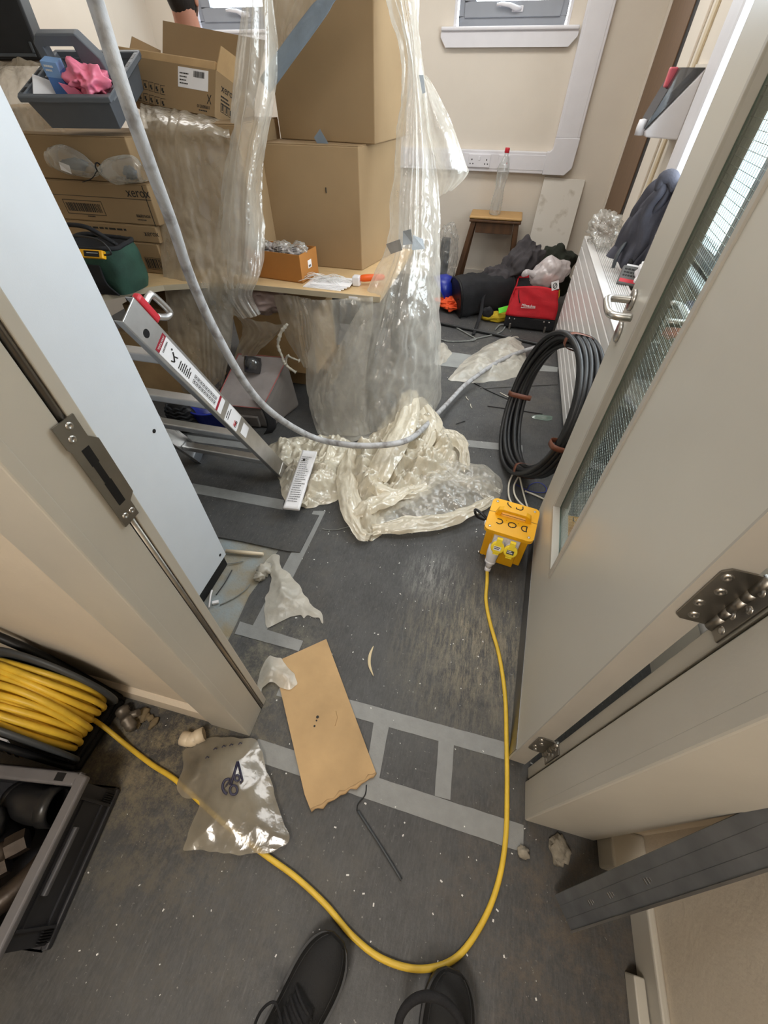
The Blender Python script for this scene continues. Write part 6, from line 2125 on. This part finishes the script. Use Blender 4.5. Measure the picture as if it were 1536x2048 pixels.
cable('grey_wire', [F(440, 1210, .0), F(470, 1195, .002), F(490, 1180, .002), F(500, 1168, .002)], .0025, M_rope, 'thin grey wire curving over the bare screed', 20, 'wire')
cable('black_wire', [F(432, 1190, .0), F(450, 1165, .004), F(464, 1140, .004)], .0022, M_blackc, 'black wire offcut on the bare screed at the cabinet plinth', 14, 'wire')
o = put('white_wire_clip', MB().box(-.012, .012, -.006, .006, 0, .01, T(*F(432, 1206), .5)).tube([F(418, 1215, .006), F(421, 1190, .006), F(424, 1180, .01)], .004, 6), M_label)
tag(o, 'small white plastic trunking offcut at the foot of the cabinet', 'offcut')
cable('grey_wire', [F(444, 1128, .004), F(470, 1126, .004), F(487, 1122, .004)], .0022, M_rope, 'curly grey wire scrap at the cabinet corner', 14, 'wire')

# ---- clear bag with printed mark, lying over the yellow cable
bg = [F(392, 1500), F(402, 1480), F(440, 1474), F(480, 1474), F(520, 1482), F(532, 1520), F(548, 1570), F(566, 1625), F(582, 1680), F(575, 1695), F(552, 1705), F(510, 1712), F(450, 1711), F(365, 1703), F(385, 1650), F(398, 1608), F(375, 1595), F(353, 1582), F(366, 1545), F(369, 1500)]
bm_ = heap(bg, .045, .006, 13, .42, .09, .9, 1.2, .020, 4, .03)
bgo = put('clear_bag', bm_, M_baggy)
tag(bgo, 'clear plastic bag with dark printed mark lying over the yellow cable in the doorway', 'bag')
bg2 = [p_ + V((0, 0, 0)) for p_ in bg[4:17]]



def bag_z(x, y):
    best = min(bm_.v, key=lambda p_: (p_[0] - x) ** 2 + (p_[1] - y) ** 2)
    return best[2]


M_navy = pm('navy_print', srgb(46, 44, 66), .5, var=.05)


def mark(pts, rad, closed=False):
    v_ = []
    for x, y in pts:
        a_ = F(x, y, .045)
        z_ = bag_z(a_.x, a_.y) + .006
        a_ = F(x, y, z_)
        v_.append(a_)
    return MB().tube(v_, rad, 6, closed=closed, flat=.4)


def circ(cx, cy, rx, ry, a0=0, a1=360, n=18):
    return [(cx + rx * cos(radians(a0 + (a1 - a0) * i / n)), cy + ry * sin(radians(a0 + (a1 - a0) * i / n))) for i in range(n + (0 if a1 - a0 == 360 else 1))]


put('printed_mark', mark(circ(467, 1580, 7.5, 9.5), .0035, True), M_navy, bgo)
put('printed_mark', mark([(461, 1570), (468, 1548), (475, 1523)], .004), M_navy, bgo)
put('printed_mark', mark([(476, 1523), (482, 1548), (485, 1560), (480, 1566)], .0035), M_navy, bgo)
put('printed_mark', mark(circ(474, 1556, 5, 6), .003, True), M_navy, bgo)
put('printed_mark', mark(circ(456, 1573, 11, 15, 100, 290), .0038), M_navy, bgo)
for k in range(4):
    put('printed_mark', mark([(449 + k * 3, 1577 - k * 3), (453 + k * 2.5, 1567 - k * 3)], .001), M_navy, bgo)
for k, (x, y) in enumerate(((414, 1515), (430, 1498), (447, 1493), (462, 1490), (480, 1487))):
    put('faint_print', mark([(x - 3, y + 2), (x, y - 2), (x + 4, y)], .002), M_navy, bgo)

# ---- cable reel
rl = thing('cable_reel', 'black cable reel on a stand wound with yellow cable beside the left wall', 'cable reel', (-1.1, .12, 0))
rc = V((-1.075, .117, .20))
Ml_ = frame(rc, (0, 1, 0), z=(0, 1, 0)) if False else Matrix.Translation(rc) @ Matrix.Rotation(-pi / 2, 4, 'X')
for s_ in (-1, 1):
    z_ = .082 * s_
    put('flange', MB().lathe([(0, z_ - .006), (.185, z_ - .006), (.19, z_), (.185, z_ + .006), (0, z_ + .006)], 40, Ml_), M_dkgrey, rl)
put('drum', MB().lathe([(.09, -.08), (.09, .08)], 28, Ml_), M_black, rl)
for k in range(9):
    o_ = -.066 + k * .0165
    pts = [Ml_ @ V(((.158 + .006 * sin(k * 2.1)) * cos(t_), (.158 + .006 * sin(k * 2.1)) * sin(t_), o_ + .006 * sin(t_ * 2 + k))) for t_ in [2 * pi * i / 48 for i in range(48)]]
    put('cable_turn', MB().tube(pts, .0085, 8, closed=True), M_yelcab, rl)
for k in range(8):
    o_ = -.058 + k * .0165
    pts = [Ml_ @ V((.145 * cos(t_), .145 * sin(t_), o_)) for t_ in [2 * pi * i / 36 for i in range(36)]]
    put('cable_turn', MB().tube(pts, .0085, 6, closed=True), M_yelcab, rl)
put('base', MB().box(-1.34, -.955, .012, .222, .0, .03), M_black, rl, bevel=.01)
put('end_bar', MB().box(-.985, -.958, .02, .215, .03, .055), M_black, rl, bevel=.008)
put('stand_frame', MB().tube(smooth_path([(-.965, .222, .03), (-1.0, .224, .12), (-1.07, .224, .30), (-1.2, .224, .41), (-1.35, .222, .41)], 20), .012, 8).tube(smooth_path([(-.965, .016, .03), (-1.0, .012, .10), (-1.07, .01, .2), (-1.2, .01, .3), (-1.35, .01, .3)], 20), .010, 8), M_black, rl)
p_ = F(10, 1492, .16)
pl_ = MB(frame((-1.09, .018, .14), (1, 0, 0), z=(0, -1, .3)))
put('rating_label', MB(frame((-1.19, .02, .14), (1, 0, 0), z=(0, -1, .3))).box(0, .08, -.02, .02, 0, .004), M_label, rl)
hz = MB(frame((-1.2, .006, .10), (1, 0, 0), z=(0, -1, .2)))
hz.box(0, .11, -.015, .015, 0, .004)
put('hazard_panel', hz, M_yellow, rl)
mb = MB(frame((-1.2, .004, .10), (1, 0, 0), z=(0, -1, .2)))
for k in range(4):
    x = .004 + k * .027
    mb.hexa([(x, -.015, .004), (x + .013, -.015, .004), (x + .013, -.015, .0045), (x, -.015, .0045), (x + .012, .015, .004), (x + .025, .015, .004), (x + .025, .015, .0045), (x + .012, .015, .0045)])
put('hazard_stripes', mb, M_print, rl, kind='stuff')

# ---- grey crate of pipe fittings
ca = V((-.812, -.006, 0))
cb_ = V((-.765, -.30, 0))
cy_ = (cb_ - ca).normalized()
Mcr = frame(ca, cy_, z=(0, 0, 1))      # x towards the viewer, y to the right of that: the crate lies on the negative y side
cr = thing('fittings_crate', 'dark grey plastic crate full of pipe fittings in the left foreground', 'crate', (-.95, -.15, 0))
LX, LY, HZ = .31, .42, .20


def rect_wall(m_, x0, x1, y0, y1, z0, z1, t):
    m_.box(x0, x1, y1 - t, y1, z0, z1).box(x0, x1, y0, y0 + t, z0, z1).box(x0, x0 + t, y0 + t, y1 - t, z0, z1).box(x1 - t, x1, y0 + t, y1 - t, z0, z1)
    return m_


sgn = 1 if (Mcr @ V((0, 1, 0)) - ca).x < 0 else -1
Mcr = Mcr if sgn > 0 else Mcr @ Matrix.Diagonal((1, -1, 1, 1))
M_crate = pm('charcoal_crate', srgb(46, 46, 50), .55, var=.1, bump=.08)
put('walls', rect_wall(MB(Mcr), 0, LX, 0, LY, .0, HZ - .02, .006), M_crate, cr)
put('base', MB(Mcr).box(.004, LX - .004, .004, LY - .004, .001, .008), M_crate, cr)
put('rim', rect_wall(MB(Mcr), -.012, LX + .012, -.012, LY + .012, HZ - .022, HZ, .026), pm('worn_grey_rim', srgb(104, 102, 104), .5, var=.12), cr, bevel=.006, seg=3)
put('lower_rim', rect_wall(MB(Mcr), -.008, LX + .008, -.008, LY + .008, .001, .02, .012), M_crate, cr, bevel=.004)
put('panel_rib', MB(Mcr).box(.03, .036, -.006, .0, .02, HZ - .03).box(LX - .036, LX - .03, -.006, .0, .02, HZ - .03).box(.03, LX - .03, -.005, 0, .05, .056).box(.03, LX - .03, -.005, 0, HZ - .055, HZ - .05), M_crate, cr)
put('grip', MB(Mcr).box(.09, LX - .09, -.013, .0, HZ - .075, HZ - .06), pm('grey_grip', srgb(92, 92, 96), .5), cr, bevel=.003)
vents = MB(Mcr)
for k in range(5):
    for x0 in (.005, LX - .027):
        vents.box(x0 + k * .005, x0 + k * .005 + .0018, -.008, -.001, .025, .065)
put('vents', vents, M_black, cr, kind='stuff')
put('rim_slot', MB(Mcr).box(-.0125, .006, .045, .07, HZ - .0005, HZ + .0006), M_black, cr)


def fitting(name, pts, r0, ri, m_, label):
    P_ = [Mcr @ V(p) for p in pts]
    path = smooth_path(P_, 18)
    o_ = thing(name, label, 'pipe fitting', path[0])
    n = len(path)
    put('body', MB().tube(path, r0, 18, cap=False).tube(path, ri, 18, cap=False), m_, o_)
    for e0, e1 in ((0, 1), (-1, -2)):
        dd = (path[e0] - path[e1]).normalized()
        put('collar', MB().lathe([(ri, 0), (r0 * 1.1, 0), (r0 * 1.1, -.03), (r0, -.032)], 20, frame(path[e0], dd.orthogonal(), z=dd)), m_, o_)
    return o_


M_blkpipe = pm('black_pipe_plastic', (0.016, 0.016, 0.017), .32, var=.3)
fitting('pipe_elbow', [(.055, .05, .158), (.058, .10, .156), (.05, .16, .13), (.045, .21, .09)], .042, .038, M_blkpipe, 'large black pipe elbow at the back of the grey crate')
fitting('pipe_elbow', [(.115, .205, .185), (.12, .20, .12), (.14, .19, .05)], .046, .042, M_blkpipe, 'open mouthed black pipe end standing in the crate')
fitting('pipe_bend', [(.12, .045, .09), (.19, .05, .13), (.255, .10, .15), (.28, .20, .15)], .026, .022, M_fit, 'rusty brown pipe bend along the near edge of the crate')
for k, (x, y, z) in enumerate(((.135, .105, .155), (.18, .125, .15), (.225, .16, .145))):
    o_ = thing('pipe_union', 'brown iron pipe union in the crate, ' + ('nearest the black elbow', 'middle one of the row', 'nearest the viewer')[k], 'pipe fitting', Mcr @ V((x, y, z)))
    R_ = frame(Mcr @ V((x, y, z)), (.2, .1, 1), z=(Mcr.to_3x3() @ V((.6, .8, 0))))
    put('hex_nut', MB().lathe([(0, -.02), (.026, -.02), (.027, .0), (.026, .02), (0, .02)], 6, R_, False), M_fit, o_)
    put('ring', MB().lathe([(.018, .02), (.022, .022), (.022, .04), (.016, .042), (0, .042)], 18, R_), M_fit, o_)
# loose fittings and dirt by the wall
pt_ = thing('pipe_coupling', 'grey metal pipe coupling with side branch on the dusty floor by the wall', 'pipe fitting', F(255, 1440))
a_, b_ = F(243, 1418, .03), F(268, 1460, .02)
R_ = frame(a_, (0, 0, 1), z=(b_ - a_))
ln_ = (b_ - a_).length
put('body', MB().lathe([(0, 0), (.018, 0), (.021, .004), (.021, .015), (.018, .017), (.018, ln_ * .5), (.021, ln_ * .52), (.021, ln_ * .62), (.017, ln_ * .64), (.018, ln_ * .9), (.012, ln_ * .92), (.012, ln_), (0, ln_)], 20, R_), M_cableg, pt_)
put('branch', MB().tube([a_.lerp(b_, .35), a_.lerp(b_, .35) + V((.04, .018, .01))], .011, 12), M_cableg, pt_)
el_ = thing('white_elbow', 'cream plastic pipe elbow lying on the floor by the left door frame', 'pipe fitting', F(388, 1476))
pa = smooth_path([F(366, 1476, .022), F(384, 1480, .024), F(390, 1476, .026), (F(407, 1468, .028))], 14)
put('body', MB().tube(pa, .020, 18, cap=False).tube(pa, .0175, 18, cap=False), M_pcream, el_)
for i0, i1 in ((0, 2), (14, 12)):
    dd = (pa[i0] - pa[i1]).normalized()
    put('socket', MB().lathe([(.0175, .002), (.0215, .002), (.0215, -.022), (.02, -.024)], 20, frame(pa[i0], (0, 0, 1), z=dd)), M_pcream, el_)
r = random.Random(11)
for k in range(7):
    x, y = 266 + 7 * k, 1448 + r.uniform(-20, 14)
    c = F(x, y, .006)
    o_ = put('mud_flake', MB().blob(c, (r.uniform(.012, .026), r.uniform(.008, .016), r.uniform(.006, .010)), 2, .5, 3, k * 2.2, Matrix.Rotation(r.uniform(0, 3), 4, 'Z'), floor=.001), M_rub)
    tag(o_, 'flake of dried mud beside the pipe coupling, %s of the seven from the left' % ('first second third fourth fifth sixth seventh'.split()[k]), 'mud', 'mud flakes by the pipe coupling')
# stones
for (x, y, a_, lab) in ((1047, 1705, (.016, .014, .011), 'small pale stone on the floor left of the right door frame'), (1118, 1700, (.026, .032, .016), 'flat grey stone chip on the floor at the right door frame')):
    o_ = put('stone', MB().blob(F(x, y, .008), a_, 3, .45, 2.6, x * .1, floor=.001), M_stone)
    tag(o_, lab, 'stone')
o_ = put('plaster_crumb', MB().blob(F(1006, 850, .008), (.014, .014, .012), 3, .6, 3, 2.2, floor=.001), M_label)
tag(o_, 'white plaster crumb on the floor left of the cable coil', 'crumb')
o_ = put('green_film_scrap', heap([F(1060, 833), F(1080, 828), F(1108, 832), F(1106, 842), F(1085, 842), F(1062, 838)], .02, .006, 4, 1, .04), film('green_film', srgb(170, 200, 184), .6))
tag(o_, 'pale green film scrap inside the ring of the cable coil', 'film')
for k, (x0, y0, x1, y1) in enumerate(((932, 793, 937, 800), (941, 808, 944, 816), (1000, 785, 1030, 800), (1010, 820, 1025, 806), (912, 848, 930, 842))):
    cable('wire_offcut', [F(x0, y0, .004), F((x0 + x1) / 2 - 1, (y0 + y1) / 2, .005), F(x1, y1, .004)], .0026, M_whitec if k != 4 else M_blackc, ('short white wire offcut near the conduit, farther one', 'short white wire offcut near the conduit, closer one', 'pale wire sliver on the floor left of the coil', 'thin white wire offcut crossing the black wires', 'short black wire offcut on the floor beside the plastic heap')[k], 8, 'wire')
# flecks of paint and plaster nobody could count
r = random.Random(21)
mb = MB()
for k in range(360):
    x = r.uniform(-.8, .42)
    y = r.uniform(-.35, 1.5) if k < 290 else r.uniform(1.5, 3.6)
    s_ = r.uniform(.0005, .0019)
    a_ = r.uniform(0, 3.1)
    e_ = r.uniform(.5, 2.2)
    mb.box(-s_ * e_, s_ * e_, -s_, s_, .0005, .0016 + s_ * .3, T(x, y, 0, a_))
fl_ = put('paint_flecks', mb, M_printw)
tag(fl_, 'tiny white paint and plaster flecks scattered over the dark floor', 'flecks', kind='stuff')

# ---- galvanised stud leaning on the right corridor wall
lo, hi = V((.452, .05, .036)), atX(1536, 1672, XC - .075)
dd = (hi - lo).normalized()
hi = lo + dd * 2.0
k_ = (XC - .03 - lo.x) / dd.x
hi = lo + dd * k_
sd_ = thing('metal_stud', 'galvanised steel stud channel leaning against the right corridor wall', 'stud', lo)
Mst = frame(lo, dd, z=V((-.55, -.25, .8)))
L2 = (hi - lo).length
web = MB(Mst).box(0, L2, -.035, .035, -.0012, .0)
web.box(0, L2, .0338, .035, -.034, -.001).box(0, L2, -.035, -.0338, -.034, -.001)
web.box(0, L2, .027, .035, -.0352, -.034).box(0, L2, -.035, -.027, -.0352, -.034)
put('channel', web, M_galv, sd_)
ls_ = 1 if (Mst.to_3x3() @ V((0, 1, 0))).dot(down) > 0 else -1
put('lip', MB(Mst).box(0, L2, min(ls_ * .031, ls_ * .0352), max(ls_ * .031, ls_ * .0352), 0, .004), M_alu, sd_)
put('groove', MB(Mst).box(0, L2, -.014, -.011, 0, .0012).box(0, L2, .011, .014, 0, .0012), M_galv, sd_)
for x in (.12, .20, .33):
    put('stamp', MB(Mst).box(x, x + .003, -.004, .006, 0, .001).box(x + .008, x + .011, -.004, .006, 0, .001).box(x + .016, x + .019, -.002, .004, 0, .001), M_dsteel, sd_, kind='stuff')

# ---- the photographer's two shoes


def shoe(toe, heel, label, side):
    """low trainer: x from heel to toe"""
    toe, heel = V(toe), V(heel)
    L_ = (toe - heel).length
    M_ = frame(heel, toe - heel, z=(0, 0, 1))
    s = thing('shoe', label, 'shoe', heel, group=None)

    def half(u):     # half width along the length
        return .056 * (max(0.0, 1 - ((u - .68) / .325) ** 2.6) ** .5 if u > .68 else (.80 + .20 * (u / .68)) * (1 if u > .1 else (1 - ((.1 - u) / .1) ** 2 * .6) ** .5))

    def top(u):
        return .045 + (.065 * (1 - min(1, u / .62)) ** .7 if u < .62 else 0) - (.012 * max(0, (u - .8) / .2))

    def up(u, v):
        t_ = pi * v
        uu = .015 + .97 * u
        w_ = half(uu)
        return V((uu * L_, w_ * cos(t_) * (1 - .10 * sin(t_)), .022 + (top(uu) - .008) * abs(sin(t_)) ** .6))
    put('upper', MB(M_).grid(up, 40, 24), M_shoe, s)
    ro = [V((u * L_, half(u) + .005, 0)) for u in [i / 30 for i in range(31)]]
    ro = ro + [V((p_.x, -p_.y, 0)) for p_ in reversed(ro)]
    put('sole', MB(M_).prism([p_ + V((0, 0, .002)) for p_ in ro], (0, 0, .026)), M_shoes, s, bevel=.004)
    put('welt_line', MB(M_).tube([V((u * L_, side_ * (half(u) * .82), .024 + (top(u) - .008) * .62)) for side_, us in ((1, [.45 + .52 * i / 14 for i in range(15)]), (-1, [.97 - .52 * i / 14 for i in range(15)])) for u in us], .0012, 5), M_shoes, s)
    put('tongue', MB(M_).grid(lambda u, v: V(((.30 + .32 * u) * L_, (v - .5) * .052, .104 - .042 * u + .012 * (1 - (2 * v - 1) ** 2))), 8, 8), M_blackf, s, solid=.004)
    for k in range(5):
        u = .36 + .055 * k
        h_ = .112 - .045 * (u - .3) / .32
        put('lace', MB(M_).tube(smooth_path([V((u * L_, -.03, h_ - .012)), V((u * L_ + .006, -.01, h_ + .006)), V((u * L_ + .012, .012, h_ + .006)), V((u * L_ + .016, .03, h_ - .012))], 10), .0032, 6), M_blackf, s)
    put('lace', MB(M_).tube(smooth_path([V((.36 * L_, 0, .115)), V((.33 * L_, .05, .12)), V((.42 * L_, .066, .09)), V((.5 * L_, .05, .075)), V((.46 * L_, .01, .10))], 20), .003, 6), M_blackf, s, label='loose bow loop of the lace')
    return s


shoe(F(678, 1872, .03), F(678, 1872, .03) + V((-.10, -.275, 0)) , 'black trainer of the viewer on the left, its toe touching the yellow cable', 1)
shoe(F(905, 1936, .03), F(905, 1936, .03) + V((-.005, -.29, 0)), 'black trainer of the viewer on the right, with dark cord across it', -1)
for o_ in [o_ for o_ in C.objects if o_.name.startswith('shoe') and o_.type == 'EMPTY']:
    pass
o_ = put('dark_loop', MB().tube(smooth_path([F(795, 2075, .10), F(800, 2035, .12), F(820, 2005, .13), F(850, 1992, .14), F(885, 2000, .14), F(915, 2030, .13), F(928, 2070, .11)], 30), .009, 8), M_blackf)
tag(o_, 'thick black cord arching over the right trainer', 'cord')

# ================================================================ person behind the stacked boxes
pr_ = thing('person', 'person with short dark hair in an orange vest seen from behind, beyond the open carton', 'person', (-1.98, 3.25, 0))
px_, py_ = -1.975, 3.25


def skin(name, verts, edges, radii, m_, par, sub=2):
    me = bpy.data.meshes.new(name)
    me.from_pydata([V(v) + V((px_, py_, 0)) - pr_.location for v in verts], edges, [])
    me.materials.append(m_)
    o2 = bpy.data.objects.new(name, me)
    C.objects.link(o2)
    o2.parent = par
    md = o2.modifiers.new('skin', 'SKIN')
    for i, rr__ in enumerate(radii):
        me.skin_vertices[0].data[i].radius = rr__ if isinstance(rr__, tuple) else (rr__, rr__)
    me.skin_vertices[0].data[0].use_root = True
    md.use_smooth_shade = True
    sb_ = o2.modifiers.new('sub', 'SUBSURF')
    sb_.levels = sb_.render_levels = sub
    return o2


vs = [(0, 0, .98), (0, 0, 1.15), (0, 0, 1.38), (0, 0, 1.52), (0, .0, 1.60),
      (-.17, 0, 1.47), (-.24, .02, 1.20), (-.22, .14, 1.0), (-.21, .2, .93), (.17, 0, 1.47), (.25, .02, 1.20), (.23, .14, 1.0), (.22, .2, .93),
      (-.10, 0, .90), (-.10, .02, .50), (-.10, 0, .09), (-.10, .14, .04), (.10, 0, .90), (.10, .02, .50), (.10, 0, .09), (.10, .14, .04)]
es = [(0, 1), (1, 2), (2, 3), (3, 4), (2, 5), (5, 6), (6, 7), (7, 8), (2, 9), (9, 10), (10, 11), (11, 12), (0, 13), (13, 14), (14, 15), (15, 16), (0, 17), (17, 18), (18, 19), (19, 20)]
rs = [(.15, .11), (.14, .10), (.15, .10), .07, .058, .06, .045, .034, .03, .06, .045, .034, .03, .085, .06, .045, .04, .085, .06, .045, .04]
body = skin('body', vs, es, rs, M_skin, pr_)
hd = MB()


HZ_ = 1.735


def head(u, v):
    t_ = 2 * pi * u
    ph_ = pi * (v - .5)
    x, y, z = cos(ph_) * cos(t_), cos(ph_) * sin(t_), sin(ph_)
    k_ = 1 - .22 * max(0, -z) * (1 if y < 0 else .5)
    jaw = 1 + .10 * max(0, y) * max(0, -z)
    nose = .022 * math.exp(-((x / .18) ** 2 + ((z + .1) / .25) ** 2)) if y > .7 else 0
    return V((px_ + .076 * x * k_, py_ + (.098 * y * k_ * jaw + nose), HZ_ + .118 * z))


hd.grid(head, 32, 24)
for s_ in (-1, 1):
    hd.blob((px_ + s_ * .078, py_ + .005, HZ_ - .01), (.010, .02, .032), 2, .1, 2, 3)
hd.tube([(px_, py_ - .005, 1.46), (px_, py_ - .005, 1.56), (px_, py_ - .015, 1.66), (px_, py_ - .02, 1.74)], [.09, .072, .066, .068], 16)
put('head', hd, M_skin, pr_)
put('hair', MB().grid(lambda u, v: V((px_, py_, HZ_)) + (head(u, .50 + .5 * v) - V((px_, py_, HZ_))) * 1.09 if sin(2 * pi * u) > .2 else V((px_, py_, HZ_)) + (head(u, .30 + .70 * v) - V((px_, py_, HZ_))) * 1.09, 48, 16), M_hair, pr_)
for s_ in (-1, 1):
    for k in range(4):
        x0 = s_ * .215 + (k - 1.5) * .018
        skin('finger', [(x0 * .98, .19, .93), (x0, .225, .885), (x0, .235, .85), (x0, .225, .82 + .006 * abs(k - 1.5))], [(0, 1), (1, 2), (2, 3)], [.011, .009, .0085, .008], M_skin, pr_, 1)
    skin('thumb', [(s_ * .19, .19, .93), (s_ * .165, .225, .90), (s_ * .165, .25, .875)], [(0, 1), (1, 2)], [.012, .010, .009], M_skin, pr_, 1)
vest = skin('hi_vis_vest', [(0, 0, .92), (0, 0, 1.15), (0, 0, 1.36), (0, 0, 1.49), (-.15, 0, 1.475), (.15, 0, 1.475)], [(0, 1), (1, 2), (2, 3), (2, 4), (2, 5)], [(.19, .145), (.185, .135), (.21, .14), (.085, .08), .10, .10], pm('orange_hi_vis', srgb(255, 92, 40), .7, var=.05), pr_)
tz = skin('trousers', [(0, 0, .95), (-.10, 0, .88), (-.10, .02, .50), (-.10, 0, .10), (.10, 0, .88), (.10, .02, .50), (.10, 0, .10)], [(0, 1), (1, 2), (2, 3), (0, 4), (4, 5), (5, 6)], [(.17, .13), .105, .08, .07, .105, .08, .07], M_blackf, pr_)
for s_ in (-1, 1):
    put('boot', MB().blob((px_ + s_ * .10, py_ + .06, .05), (.05, .14, .05), 3, .05, 2, 1, floor=.001), M_black, pr_)
